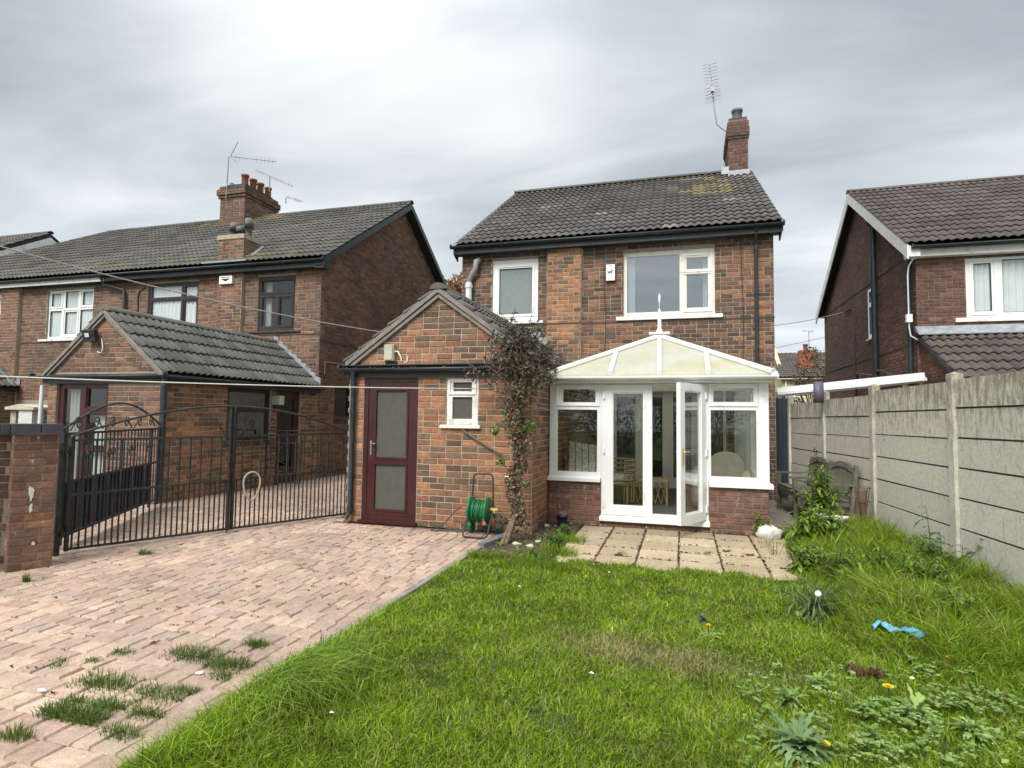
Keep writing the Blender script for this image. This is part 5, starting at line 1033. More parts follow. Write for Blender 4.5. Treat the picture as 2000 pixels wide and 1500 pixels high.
# ------------------------------------------------------------------ brick pier and boundary wall at left
GP = thing('gate_pier', 'weathered red brick gate pier with blue coping and white splashes', 'gate pier', (-6.2, 4.35, 0))
d = Vector((.43, .90)).normalized(); A = Vector((-6.27, 4.17)); n2 = Vector((d.y, -d.x)); pw = .36
def prect(o, a, b, c, e, z0, z1, mb): # along d from a..b, inward depth c..e (c outward)
    P = lambda u, v, z: Vector((o.x+d.x*u-n2.x*v, o.y+d.y*u-n2.y*v, z)); mb.hexa([P(a, c, z0), P(b, c, z0), P(b, e, z0), P(a, e, z0), P(a, c, z1), P(b, c, z1), P(b, e, z1), P(a, e, z1)])
mb = MB(); prect(A, 0, pw, 0, pw, -.05, 1.33, mb); sh = mb.build('shaft', 'mortar_red', GP); wpf = WF(A.x, A.y, d, n2); wpl = WF(A.x, A.y, -d, n2)
bl = brick_list(wpf, 0, pw, 0, 1.33, [], 'left', .235, .078, proud=.005, bias=lambda u, z: .1 if z > .6 else .3); wq = WF(A.x-n2.x*pw, A.y-n2.y*pw, n2, -d); bl += brick_list(wq, 0, pw, 0, 1.33, [], 'cons', .235, .078, proud=.005); pieces('brick', 'brick', bl, 'brick_flaky', sh, 120)
o = thing('x', 'x', 'x') if False else None
def coping(parent, a, b, z=1.33):
    u = a
    while u < b-.02:
        w = min(.225, b-u); mb = MB(); prect(A, u+.004, u+w-.004, -.03, pw+.03, z+.004, z+.1, mb); mb.build('coping_brick', 'coping_blue', parent); u += w
coping(GP, -.02, pw+.03)
mb = MB(); prect(A, -.01, pw+.02, -.02, pw+.02, 1.33, 1.345, mb); mb.build('bed_joint', 'mortar', GP)
mb = MB()
for (u, z, w, h, n) in ((.16, .74, .05, .17, 15), (.165, .6, .035, .1, 11), (.2, .25, .03, .05, 7)):
    pts = [wpf.P(u+w/2*math.cos(a)*rng.uniform(.35, 1.25), z+h/2*math.sin(a)*rng.uniform(.6, 1.25), .0085+.001*rng.random()) for a in np.linspace(0, 6.28, n+1)[:-1]]; c = wpf.P(u, z, .0095); mb.add(pts+[c], [(q, (q+1) % n, n) for q in range(n)])
stuff(mb.build('lime_splash', 'rock_white', GP))
GW = thing('garden_wall', 'dark stained brick garden wall running left from the gate pier', 'wall', (-6.5, 3.7, 0))
mb = MB(); prect(A, -2.5, -.002, .09, .3, -.05, 1.33, mb); wb = mb.build('wall', 'mortar_grey', GW); bl = brick_list(WF(A.x-d.x*2.5-n2.x*.09, A.y-d.y*2.5-n2.y*.09, d, n2), 0, 2.5, 0, 1.33, [], 'house', .235, .078, bias=lambda u, z: -.3); pieces('brick', 'brick', bl, 'brick', wb, 60, 'brickwork')
u = -2.5
while u < -.05: 
    mb = MB(); prect(A, u+.004, u+.075, .04, .35, 1.334, 1.43, mb); mb.build('coping_brick', 'coping_blue', GW); u += .08

# ------------------------------------------------------------------ iron gates
g1 = Vector((-6.5, 4.9)); g2 = Vector((-4.98, 8.13)); gd = (g2-g1).normalized(); GL = (g2-g1).length; gw_ = WF(g1.x, g1.y, gd, (gd.y, -gd.x)); half = 1.765
HW = GL
def archz(u): # big arch over the pair
    t = u/GL; return 1.27+.39*math.sin(math.pi*min(1, max(0, t)))**.85 if .0 < t < 1 else 1.27
for side, lab in ((0, 'left leaf of black iron driveway gate beside the brick pier'), (1, 'right leaf of black iron driveway gate nearest the outbuilding with looped hose')):
    a, b = (0.0, half-.012) if side == 0 else (half+.012, GL)
    T = thing('iron_gate', lab, 'gate', (g1.x+gd.x*(a+b)/2, g1.y+gd.y*(a+b)/2, 0), 'driveway gate leaves')
    mb = MB(); zt = lambda u: 1.24+.012*u; zm = lambda u: .64+.026*u; zb_ = lambda u: .05-.002*u
    for zf, r in ((zt, .013), (zm, .013), (zb_, .013)): mb.beam(gw_.P(a, zf(a), 0), gw_.P(b, zf(b), 0), .02, .026)
    mb.build('rail', 'iron', T); mb = MB(); mb.beam(gw_.P(a+.015, .03, 0), gw_.P(a+.015, (1.27 if side == 0 else archz(a)), 0), .034, .034); mb.beam(gw_.P(b-.015, .03, 0), gw_.P(b-.015, archz(b-.015) if side == 0 else 1.3, 0), .034, .034); mb.build('stile', 'iron', T)
    mb = MB(); mb.tube([gw_.P(u, archz(u), 0) for u in np.linspace(max(a, .01), min(b, GL-.01), 24)], .014, 8); mb.build('arch', 'iron', T)
    n = 13; pitch = (b-a)/14
    k = 0; u = a+pitch
    nb = 28; p2 = (b-a)/nb
    for i in range(1, nb):
        u = a+p2*i; tall = (i % 2 == 0); mb = MB(); mb.beam(gw_.P(u, zb_(u), 0), gw_.P(u, zt(u) if tall else zm(u), 0), .014, .014); mb.build('bar', 'iron', T)
    if side == 0: mb = MB(); mb.tube([gw_.P(b-.03, 1.0, .03), gw_.P(b-.03, -.0, .03)], .009, 6); mb.build('drop_bolt', 'iron', T)
    mb = MB()
    for s_ in (1, -1):
        uc = b-.03 if side == 0 else a+.03; sg = -1 if side == 0 else 1
        mb.tube([gw_.P(uc+sg*.02, 1.28, 0)]+[gw_.P(uc+sg*(.02+.13*math.sin(t_)*(1+.1*s_)), 1.28+.24*t_/2.6+.02*s_, 0) for t_ in np.linspace(.2, 2.6, 12)], .006, 6)
        mb.tube(spiral(gw_, uc+sg*(.14+.05*s_), 1.42+.03*s_, .05, 1.2, 0, 0, sg), .005, 5)
    mb.build('scroll', 'iron', T)
    if side == 0: mb = MB(); [mb.box(*q) for q in ((-6.58, -6.48, 4.84, 4.9, .2, .24), (-6.58, -6.48, 4.84, 4.9, 1.1, 1.14))]; mb.build('hinge', 'iron', T)
    else: mb = MB(); [mb.box(*q) for q in ((-5.0, -4.78, 8.1, 8.13, .25, .28), (-5.0, -4.78, 8.1, 8.13, 1.1, 1.13))]; mb.build('hinge', 'iron', T)
HP = thing('hose_loop', 'short beige hose looped over the gate rail near the middle', 'hose', tuple(gw_.P(1.95, .6, .03))); mb = MB(); cc = gw_.P(2.03, .585, .04)
mb.tube([cc+gw_.u*(.11*math.sin(t)*(1+.3*math.cos(t)))*1.0+Vector((0, 0, -.19*math.cos(t)*-1)) for t in np.linspace(-2.9, 2.9, 26)], .012, 8); mb.build('hose', 'rope_tan', HP)
gp = MB(); P_ = gw_.P(-.07, 0, 0); gp.tube([P_, P_+Vector((0, 0, 1.22))], .03, 8); PT = thing('gate_post', 'rusty black iron gate post fixed behind the brick pier', 'post', tuple(P_)); gp.build('post', 'iron', PT)
gp = MB()
for z in (.25, 1.12): gp.tube([P_+Vector((0, 0, z)), P_+Vector((0, 0, z+.07))], .04, 8)
gp.build('hinge_cup', 'iron', PT)

# ornamental gate folded back, seen through the bars
i1 = Vector((-6.83, 5.07)); i2 = Vector((-8.5, 7.92)); idv = (i2-i1).normalized(); IL = (i2-i1).length; iw = WF(i1.x, i1.y, idv, (idv.y*-1*-1, -idv.x))
IG = thing('ornamental_gate', 'black scrolled iron gate with solid lower panel seen behind the driveway gate', 'gate', (i1.x, i1.y, 0)); mb = MB()
for z in (.12, .74, 1.3): mb.beam(iw.P(0, z, 0), iw.P(IL, z, 0), .025, .03)
mb.build('rail', 'iron_blue', IG); mb = MB()
for u in (.02, IL-.02): mb.beam(iw.P(u, .03, 0), iw.P(u, 1.32, 0), .045, .045)
mb.beam(iw.P(IL-.38, .03, 0), iw.P(IL-.38, 1.3, 0), .03, .03); mb.build('stile', 'iron_blue', IG)
mb = MB(); iw.box(mb, .05, IL-.4, .14, .73, -.008, -.002); mb.build('sheet_panel', 'iron_blue', IG)
nb = 26
for i in range(1, nb): u = IL*i/nb; mb = MB(); mb.beam(iw.P(u, .13, .008), iw.P(u, 1.3, .008), .013, .013); mb.build('bar', 'iron_blue', IG)
mb = MB(); mb.tube([iw.P(u, 1.33+.36*math.sin(math.pi*(u+.1)/(IL+.2)), 0) for u in np.linspace(0, IL, 26)], .015, 8); mb.build('arch', 'iron', IG)
for i in range(6):
    mb = MB(); u = .35+i*.5; s = 1 if i % 2 else -1; mb.tube(spiral(iw, u, 1.42, .09, 1.4, 0, 0, s), .009, 5); mb.tube([iw.P(u+s*.09, 1.42, 0), iw.P(u+s*.2, 1.34, 0)], .009, 5); mb.build('scroll', 'iron', IG)
for i in range(4): mb = MB(); u = .5+i*.75; mb.tube(spiral(iw, u, 1.0, .08, 1.5, 0, .015, 1), .007, 5); mb.tube(spiral(iw, u+.14, 1.02, .07, 1.5, 0, .015, -1), .007, 5); mb.build('scroll', 'iron', IG)
OP = thing('ornamental_gate', 'small scrolled black iron gate standing open before the extension side door', 'gate', (-8.55, 10.9, 0)); o1 = Vector((-8.62, 10.75)); o2 = Vector((-7.9, 10.95)); od = (o2-o1).normalized(); ow = WF(o1.x, o1.y, od, (od.y, -od.x)); OL = (o2-o1).length
mb = MB()
for z in (.1, .42, .95, 1.22): mb.beam(ow.P(0, z, 0), ow.P(OL, z, 0), .02, .025)
for u in (0, OL*.6, OL): mb.beam(ow.P(u, .08, 0), ow.P(u, 1.24, 0), .026, .026)
mb.build('frame', 'iron', OP)
for (u, z, r, s) in ((.12, 1.34, .1, 1), (.12, .56, .08, 1), (.33, .6, .07, -1), (.14, .8, .07, -1), (.3, .83, .06, 1)): mb = MB(); mb.tube(spiral(ow, u, z, r, 1.5, 0, 0, s), .008, 5); mb.build('scroll', 'iron', OP)
mb = MB(); mb.tube(arc(ow.P(.05, .5, 0), ow.P(.3, .5, 0), ow.P(.42, .92, 0)), .009, 6); mb.tube(arc(ow.P(.42, .5, 0), ow.P(.1, .6, 0), ow.P(.05, .9, 0)), .009, 6); mb.build('curved_bar', 'iron', OP)
for k in range(4): mb = MB(); u = OL*(.66+.09*k); mb.beam(ow.P(u, .1, 0), ow.P(u, .95, 0), .012, .012); mb.build('bar', 'iron', OP)
#PART4
# ------------------------------------------------------------------ lines and wires
def sag(a, b, s, n=24):
    a, b = Vector(a), Vector(b); return [a.lerp(b, t)-Vector((0, 0, s*4*t*(1-t))) for t in [i/n for i in range(n+1)]]
def line(name, label, pts, r, mat, cat='wire'):
    mb = MB(); mb.tube(pts, r, 6); o = mb.build(name, mat, None, pts[0]); tag(o, label, cat); return o
line('washing_line', 'upper grey washing line sagging from top left to the outbuilding roof', sag((-7.2, 3.2, 3.42), (-4.16, 7.6, 2.77), .12), .0075, 'cable_grey', 'washing line')
line('washing_line', 'lower white washing line ending at a hook beside the small white window', sag((-6.2, 2.0, 1.84), (-2.45, 7.74, 1.955), .045), .006, 'rope_white', 'washing line')
hk = MB(); hk.tube([(-2.45, 7.75, 1.955), (-2.45, 7.71, 1.955)], .012, 6); tag(hk.build('wall_hook', 'rust', None, (-2.45, 7.75, 1.95)), 'small rusty hook holding the white washing line on the outbuilding', 'hook')
line('telephone_wire', 'thin overhead wire leaving the far side of the red brick house', sag((1.0, 26, 5.6), (4.9, 20.4, 5.0), .25), .012, 'cable_grey')
line('telephone_wire', 'higher of two faint wires above the cream bungalow roof', sag((-2, 45, 5.5), (14, 36, 7.9), .4), .02, 'cable_grey')
line('telephone_wire', 'lower of two faint wires above the cream bungalow roof', sag((-2, 46, 6.2), (14, 42, 6.9), .4), .02, 'cable_grey')

# ------------------------------------------------------------------ bulkhead lamp on the outbuilding gable
BL = thing('bulkhead_lamp', 'cream plastic bulkhead lamp above the dark red door', 'lamp', (-4.09, 7.72, 2.5))
mb = MB(); mb.box(-4.17, -4.02, 7.66, 7.74, 2.36, 2.60); mb.box(-4.155, -4.035, 7.64, 7.66, 2.375, 2.585); mb.build('cover', 'lamp_cream', BL)
mb = MB(); mb.tube([(-4.02, 7.70, 2.5), (-3.97, 7.70, 2.5), (-3.93, 7.72, 2.42), (-3.92, 7.73, 2.36)], .012, 6); mb.tube([(-3.88, 7.735, 2.33), (-3.83, 7.735, 2.35), (-3.82, 7.735, 2.44)], .008, 6); mb.build('cable', 'rope_white', BL)
mb = MB(); mb.box(-4.19, -3.99, 7.72, 7.745, 2.33, 2.36); mb.build('bracket', 'black_plastic', BL)

# ------------------------------------------------------------------ hose reel
HR = thing('hose_reel', 'green garden hose reel on black tube frame by the outbuilding wall', 'hose reel', (-2.6, 7.35, 0))
def rtube(pts, r, name, mat): mb = MB(); mb.tube(pts, r, 8); return mb.build(name, mat, HR)
fx0, fx1 = -2.72, -2.40; a1 = (fx0, 7.42, .42)
def rnd(pts, k=.05, n=5):
    out = [Vector(pts[0])]
    for i in range(1, len(pts)-1):
        p, q, s = Vector(pts[i-1]), Vector(pts[i]), Vector(pts[i+1]); u = q+(p-q).normalized()*k; v = q+(s-q).normalized()*k; out += arc(u, q, v, n)
    return out+[Vector(pts[-1])]
rtube(rnd([(fx0+.02, 7.46, .3), (fx0+.03, 7.5, .8), (fx1-.02, 7.5, .8), (fx1, 7.46, .3)], .06), .012, 'handle', 'iron')
rtube(rnd([(fx0+.02, 7.46, .4), (fx0-.02, 7.2, .012), (fx1-.0, 7.2, .012), (fx1+.02, 7.46, .4)], .07), .012, 'foot_hoop', 'iron')
rtube([(fx0, 7.46, .3), (fx0, 7.58, .1)], .012, 'strut', 'iron'); rtube([(fx1, 7.46, .3), (fx1+.03, 7.58, .1)], .012, 'strut', 'iron')
for x in (fx0+.03, fx1-.06): mb = MB(); mb.lathe((x, 7.42, .33), [(.03, -.02), (.17, -.015), (.178, 0), (.17, .015), (.03, .02)], 28, 'x'); mb.build('flange', 'reel_green', HR)
mb = MB()
for k in range(9): x = fx0+.065+k*.021; rr = .12+.012*math.sin(k*1.9); mb.tube([(x+.006*math.sin(3*t), 7.42+rr*math.cos(t), .33+rr*math.sin(t)-.02*(math.sin(t) < 0)) for t in np.linspace(0, 6.28, 20)], .0105, 6)
mb.lathe((fx0+.15, 7.42, .33), [(.09, -.1), (.1, 0), (.09, .1)], 16, 'x'); mb.build('wound_hose', 'hose_green', HR)
for x in (fx0-.02, fx1+.06): mb = MB(); mb.lathe((x, 7.56, .095), [(.02, -.025), (.088, -.025), (.092, 0), (.088, .025), (.02, .025)], 20, 'x'); mb.build('wheel', 'reel_green', HR)
mb = MB(); mb.box(fx0-.1, fx0-.01, 7.40, 7.425, .345, .365); mb.build('tap_connector', 'red_plastic', HR); mb = MB(); mb.box(fx1-.02, fx1+.08, 7.4, 7.43, .34, .365); mb.box(fx1+.02, fx1+.04, 7.4, 7.43, .3, .34); mb.build('crank', 'yellow_plastic', HR)
mb = MB(); mb.box(fx1-.09, fx1-.05, 7.3, 7.33, .16, .24); mb.build('nozzle', 'red_plastic', HR)
rtube([(fx1+.04, 7.42, .3), (fx1+.07, 7.42, .2), (fx1+.06, 7.44, .08), (fx1+.02, 7.5, .02)], .012, 'drain_hose', 'hose_dark')
o = line('garden_hose', 'thin dark hose trailing from the reel across the paving to the door', [Vector(p) for p in [(fx0-.1, 7.41, .355), (fx0-.2, 7.42, .3), (-3.1, 7.45, .1), (-3.28, 7.45, .012), (-3.1, 7.5, .012), (-2.8, 7.56, .012)]], .008, 'hose_dark', 'hose')
o = line('garden_hose', 'olive hose end lying along the wall foot beside the red door', [Vector(p) for p in [(-3.52, 7.6, .06), (-3.45, 7.62, .09), (-3.3, 7.62, .05), (-3.1, 7.62, .02), (-2.9, 7.65, .012)]], .008, 'hose_dark', 'hose')
TP = thing('garden_tap', 'small brass garden tap on the outbuilding wall above the reel', 'tap', (-2.28, 7.73, .72)); mb = MB(); mb.tube([(-2.28, 7.75, .72), (-2.28, 7.66, .72), (-2.28, 7.65, .66)], .012, 8); mb.tube([(-2.31, 7.68, .755), (-2.25, 7.68, .755)], .01, 6); mb.build('spout', 'brass', TP)
KT = MB(); KT.prism([(-2.47, 7.2, 0), (-2.4, 7.2, 0), (-2.36, 7.66, 0), (-2.30, 7.66, 0), (-2.08, 7.5, 0), (-2.36, 6.7, 0), (-2.44, 6.7, 0)], (0, 0, .03)) if False else None
ks = MB(); ks.prism([(-2.36, 6.75, -.02), (-2.27, 6.72, -.02), (-2.15, 7.42, -.02), (-2.25, 7.46, -.02)], (0, 0, .07)); tag(ks.build('grey_kerbstone', 'pot_grey', None, (-2.3, 7, 0)), 'loose dark grey kerb block lying in front of the hose reel wheel', 'kerb block')
BR = MB(); BR.tube([(-2.95, 7.70, 1.38), (-2.75, 7.71, 1.25), (-2.36, 7.68, 1.05)], .014, 6); tag(BR.build('bare_stick', 'weathered_wood', None, (-2.7, 7.7, 1.2)), 'bare pale stick slanting across the bricks under the small window', 'stick')

# ------------------------------------------------------------------ leaf helpers
def leaf_cloud(n, center, rad, size, cols, shape=None, seed=1, lobes=None, updir=.2, aspect=.55, squash=1.):
    r = np.random.RandomState(seed); P = []
    if lobes is None: lobes = [(center, rad)]
    wts = np.array([l[1][0]*l[1][1]*l[1][2] for l in lobes])**.75; wts /= wts.sum(); idx = r.choice(len(lobes), n, p=wts)
    c = np.array([l[0] for l in lobes])[idx]; rd = np.array([l[1] for l in lobes])[idx]
    d = r.normal(size=(n, 3)); d /= np.linalg.norm(d, axis=1)[:, None]; rr = r.uniform(.25, 1, n)**.5
    P = c+d*rd*rr[:, None]
    nrm = d*.6+r.normal(size=(n, 3))*.7; nrm[:, 2] += updir; nrm /= np.linalg.norm(nrm, axis=1)[:, None]
    t = np.cross(nrm, r.normal(size=(n, 3))); t /= np.linalg.norm(t, axis=1)[:, None]; b = np.cross(nrm, t)
    s = size*r.uniform(.6, 1.3, n)[:, None]; w = s*aspect
    V = np.stack([P-t*s*.5, P+b*w*.5+nrm*s*.06, P+t*s*.5, P-b*w*.5+nrm*s*.06], 1).reshape(-1, 3)
    i = np.arange(n)*4; F = np.concatenate([np.stack([i, i+1, i+2], 1), np.stack([i, i+2, i+3], 1)]); ci = r.choice(len(cols), n); col = np.array(cols)[ci]*r.uniform(.7, 1.3, n)[:, None]
    return V, F, np.concatenate([col, col])
def joinm(ms):
    V, F, Cc, b = [], [], [], 0
    for v, f, c in ms: V.append(v); F.append(f+b); Cc.append(c); b += len(v)
    return np.concatenate(V), np.concatenate(F), np.concatenate(Cc)
def blades(P, h, w, lean, az, bend, cols, seed=0, twist=None):
    """P (n,3) roots; grass blades of 3 triangles"""
    n = len(P); r = np.random.RandomState(seed); dirx = np.stack([np.cos(az), np.sin(az), np.zeros(n)], 1)
    fa = r.uniform(0, 2*np.pi, n); side = np.stack([np.cos(fa), np.sin(fa), np.zeros(n)], 1)
    hh = h[:, None]; ww = w[:, None]; ln = lean[:, None]; bd = bend[:, None]
    mid = P+dirx*ln*hh*.45+np.array([0, 0, 1])*hh*.55; tip = P+dirx*(ln+bd)*hh+np.array([0, 0, 1])*hh*np.maximum(.25, 1-.45*bd**1.2)
    V = np.stack([P-side*ww*.5, P+side*ww*.5, mid+side*ww*.42, mid-side*ww*.42, tip], 1).reshape(-1, 3); i = np.arange(n)*5
    F = np.concatenate([np.stack([i, i+1, i+2], 1), np.stack([i, i+2, i+3], 1), np.stack([i+3, i+2, i+4], 1)]); return V, F, np.concatenate([cols]*3)
def strap(root, az, L, w, rise, droop, seg=5, jag=0., r=random):
    """one broad leaf as a bent strip, returns verts, tri faces"""
    root = Vector(root); d = Vector((math.cos(az), math.sin(az), 0)); s = Vector((-d.y, d.x, 0)); vs = []; fs = []
    for k in range(seg+1):
        t = k/seg; p = root+d*L*t+Vector((0, 0, L*(rise*t-droop*t*t))); ww = w*(math.sin(math.pi*min(1, t*.86+.1))**.8)*(1+jag*(1 if k % 2 else -1)); 
        vs += [p-s*ww/2+Vector((0, 0, ww*.15)), p-Vector((0, 0, 0)), p+s*ww/2+Vector((0, 0, ww*.15))]
    for k in range(seg):
        a = 3*k; fs += [(a, a+1, a+4), (a, a+4, a+3), (a+1, a+2, a+5), (a+1, a+5, a+4)]
    return np.array([tuple(v) for v in vs]), np.array(fs)
def rosette(c, n, L, w, rise, droop, cols, seed, jag=.45, seg=8, spread=6.283, az0=0., z=.0):
    r = random.Random(seed); ms = []
    for i in range(n):
        az = az0+spread*(i+r.uniform(-.9, .9))/n; l = L*r.uniform(.35, 1.15); v, f = strap((c[0]+r.uniform(-.01, .01), c[1]+r.uniform(-.01, .01), c[2]+z), az, l, w*r.uniform(.7, 1.2), rise*r.uniform(.6, 1.4), droop*r.uniform(.6, 1.3), seg, jag, r)
        cc = np.array(r.choice(cols))*r.uniform(.8, 1.2); ms.append((v, f, np.tile(cc, (len(f), 1))))
    return joinm(ms)
def plant_thing(name, label, cat, ms, loc, group=None, mat='leaves', extra=None):
    V, F, Cc = joinm(ms); o = None
    if extra:
        T = thing(name, label, cat, loc, group); np_mesh('leaves', V, F, mat, T, loc, Cc); extra(T); return T
    o = np_mesh(name, V, F, mat, None, loc, Cc); tag(o, label, cat, group); return o
G1, G2, G3, GY = (.075, .15, .02), (.05, .11, .018), (.1, .2, .03), (.16, .2, .05)

# ------------------------------------------------------------------ half dead climbing shrub
CS = thing('climbing_shrub', 'half-dead climbing shrub with bare leafy trunk at the outbuilding corner', 'shrub', (-2.02, 7.2, 0))
mb = MB(); r = random.Random(5); trunk = [Vector((-2.12, 7.05, 0)), Vector((-2.0, 7.2, .35)), Vector((-2.06, 7.25, .8)), Vector((-1.96, 7.28, 1.3)), Vector((-2.02, 7.3, 1.8)), Vector((-1.98, 7.3, 2.4))]
for s in range(3): mb.tube([p+Vector((.03*math.sin(s*2+i), .03*math.cos(s*2+i), 0)) for i, p in enumerate(trunk)], [.028, .025, .02, .018, .014, .008], 7)
mb.build('trunk', 'twig', CS); mb = MB()
for k in range(70):
    b = Vector((-2.0+r.uniform(-.05, .05), 7.28, r.uniform(1.5, 2.4))); a = r.uniform(0, 6.28); L_ = r.uniform(.25, .55); e = b+Vector((math.cos(a)*L_, math.sin(a)*L_*.5-.05, r.uniform(-.1, .5)*1.2)); mb.tube([b, b.lerp(e, .5)+Vector((r.uniform(-.05, .05), 0, .05)), e], [.007, .005, .003], 4, False)
for k in range(34):
    z = r.uniform(.1, 1.7); b = Vector((-2.02+r.uniform(-.05, .05), 7.25, z)); e = b+Vector((r.uniform(-.12, .12), r.uniform(-.12, .03), r.uniform(-.1, .2))); mb.tube([b, e], [.004, .002], 4, False)
mb.build('twig', 'twig', CS)
dead = [(.12, .085, .065), (.2, .135, .105), (.32, .26, .22), (.07, .05, .045), (.15, .095, .075)]; liv = [(.05, .065, .04), (.07, .09, .055), (.035, .05, .035), (.11, .13, .09)]
rl = random.Random(21); lob = [((-2.0+rl.gauss(0, .21), 7.28+rl.gauss(0, .12), 2.27+rl.gauss(0, .2)), (rl.uniform(.06, .2), rl.uniform(.06, .14), rl.uniform(.06, .18))) for k in range(46)]+[((-2.0+(.28-.16*k)*(k % 2*2-1)*.3, 7.28, 1.95+.08*k), (.16, .14, .12)) for k in range(5)]+[((-2.05, 7.3, 2.7), (.1, .08, .12)), ((-2.09, 7.3, 2.88), (.05, .05, .12)), ((-1.98, 7.3, 2.62), (.14, .1, .1)), ((-1.6, 7.3, 2.12), (.1, .1, .16)), ((-2.4, 7.25, 2.32), (.1, .1, .12)), ((-2.2, 7.28, 2.5), (.16, .12, .14)), ((-1.8, 7.28, 2.45), (.14, .12, .12))]
m1 = leaf_cloud(2500, None, None, .05, dead, seed=3, lobes=lob, aspect=.45); m2 = leaf_cloud(2000, None, None, .055, liv, seed=4, lobes=lob, aspect=.45)
lob2 = [((-2.0+.05*math.sin(z*7), 7.2, z), (.12 if z < 1.2 else .17, .11, .13)) for z in np.arange(.2, 1.95, .13)]+[((-2.2, 7.2, .25), (.1, .08, .1))]
dead2 = [(.3, .235, .19), (.15, .1, .07), (.22, .16, .12), (.1, .065, .04)]
m3 = leaf_cloud(2300, None, None, .055, dead2+[(.12, .16, .06)], seed=6, lobes=lob2, aspect=.5)
V, F, Cc = joinm([m1, m2, m3]); stuff(np_mesh('leaves', V, F, 'leaves', CS, WL[CS.name], Cc))
for k, (x, y, z, rr, n) in enumerate(((-1.85, 7.18, 1.45, .1, 120), (-2.28, 7.15, 1.38, .07, 60), (-2.2, 7.15, .98, .07, 50), (-1.87, 7.15, .72, .06, 40), (-2.15, 7.15, 1.62, .06, 40))):
    V, F, Cc = leaf_cloud(n, None, None, .06, [(.12, .2, .05), (.2, .27, .07), (.07, .13, .04)], seed=20+k, lobes=[((x, y, z), (rr, rr, rr*.8))], aspect=.4); stuff(np_mesh('leaf_spray', V, F, 'leaves', CS, WL[CS.name], Cc))

# ------------------------------------------------------------------ bench
BN = thing('garden_bench', 'weathered grey green slatted wooden bench standing against the concrete fence', 'bench', (2.1, 10.5, 0))
bw = WF(2.36, 9.5, (-.095, 1), (-1, -.095)); BLn = 2.1
def bb(name, u0, u1, z0, z1, d0, d1): mb = MB(); bw.box(mb, u0, u1, z0, z1, d0, d1); return mb.build(name, 'weathered_wood', BN)
def bq(name, p, q, w, h): mb = MB(); mb.beam(p, q, w, h, up=(bw.n.x, bw.n.y, .01)); return mb.build(name, 'weathered_wood', BN)
for u in (.04, BLn/2, BLn-.04): 
    bb('leg', u-.03, u+.03, 0, .63, .47, .53); bq('rear_post', bw.P(u, 0, .06), bw.P(u, .93, -.06), .06, .05); bb('armrest', u-.035, u+.035, .63, .66, .0, .57) if u != 5 else None; bb('side_rail', u-.02, u+.02, .34, .4, .05, .47)
for k in range(6): bb('seat_slat', .0, BLn, .415+.004*k, .432+.004*k, .06+.078*k, .122+.078*k)
bb('front_rail', .0, BLn, .34, .41, .5, .525)
for s in (0, 1):
    a = .07+s*(BLn/2-.03); b = a+BLn/2-.12; n = 12; bq('back_rail', bw.P(a, .5, .02), bw.P(b, .5, .02), .03, .05)
    mb = MB(); top = []; 
    for k in range(9): t = k/8; u = a+(b-a)*t; top.append((u, .86+.07*math.sin(math.pi*t)))
    for (p, q) in zip(top, top[1:]): mb.hexa([bw.P(p[0], p[1]-.05, -.02), bw.P(q[0], q[1]-.05, -.02), bw.P(q[0], q[1]-.05, -.055), bw.P(p[0], p[1]-.05, -.055), bw.P(p[0], p[1]+.03, -.03), bw.P(q[0], q[1]+.03, -.03), bw.P(q[0], q[1]+.03, -.065), bw.P(p[0], p[1]+.03, -.065)])
    mb.build('top_rail', 'weathered_wood', BN)
    for k in range(n): u = a+(b-a)*(k+.5)/n; bq('back_slat', bw.P(u, .52, .01), bw.P(u, .88, -.045), .035, .016)

# ------------------------------------------------------------------ stump, wire stand, rocks, pot
ST = thing('tree_stump', 'old tree stump with pale weathered cut top near the bench', 'stump', (1.86, 8.5, 0)); r = random.Random(3); prof = []
mb = MB(); n = 22; rings = []; 
for (z, rr) in ((-.02, .24), (.1, .185), (.22, .17), (.33, .172)): rings.append([Vector((1.86+rr*(1+.09*math.sin(5*2*math.pi*k/n+z*3)+.05*r.uniform(-1, 1))*math.cos(2*math.pi*k/n), 8.5+rr*(1+.07*math.sin(4*2*math.pi*k/n))*math.sin(2*math.pi*k/n), z+(.015*r.uniform(-1, 1) if z > .3 else 0))) for k in range(n)])
for a, b in zip(rings, rings[1:]): mb.add(a+b, [(k, (k+1) % n, n+(k+1) % n, n+k) for k in range(n)], False)
mb.build('bark', 'stump_wood', ST); mb = MB(); top = [p*1.0+Vector(((p.x-1.86)*.03, (p.y-8.5)*.03, .004)) for p in rings[-1]]; mb.add(top+[Vector((1.86, 8.5, .35))]+[p-Vector((0, 0, .02)) for p in top], [(k, (k+1) % n, n) for k in range(n)]+[(n+1+k, n+1+(k+1) % n, (k+1) % n, k) for k in range(n)]); mb.build('cut_top', 'stump_top', ST)
WS = thing('wire_plant_stand', 'rusty conical wire plant stand holding dry stems beside the bench', 'plant stand', (2.33, 8.95, 0)); c = Vector((2.33, 8.95, 0)); mb = MB()
for a in (0, 90, 180, 270): a = R(a+20); mb.tube([c+Vector((.03*math.cos(a), .03*math.sin(a), .0)), c+Vector((.035*math.cos(a), .035*math.sin(a), .25)), c+Vector((.105*math.cos(a), .105*math.sin(a), .68))], .006, 5)
for z, rr in ((.68, .105), (.5, .078)): mb.tube([c+Vector((rr*math.cos(t), rr*math.sin(t), z)) for t in np.linspace(0, 2*math.pi, 16, endpoint=False)], .005, 5, closed=True)
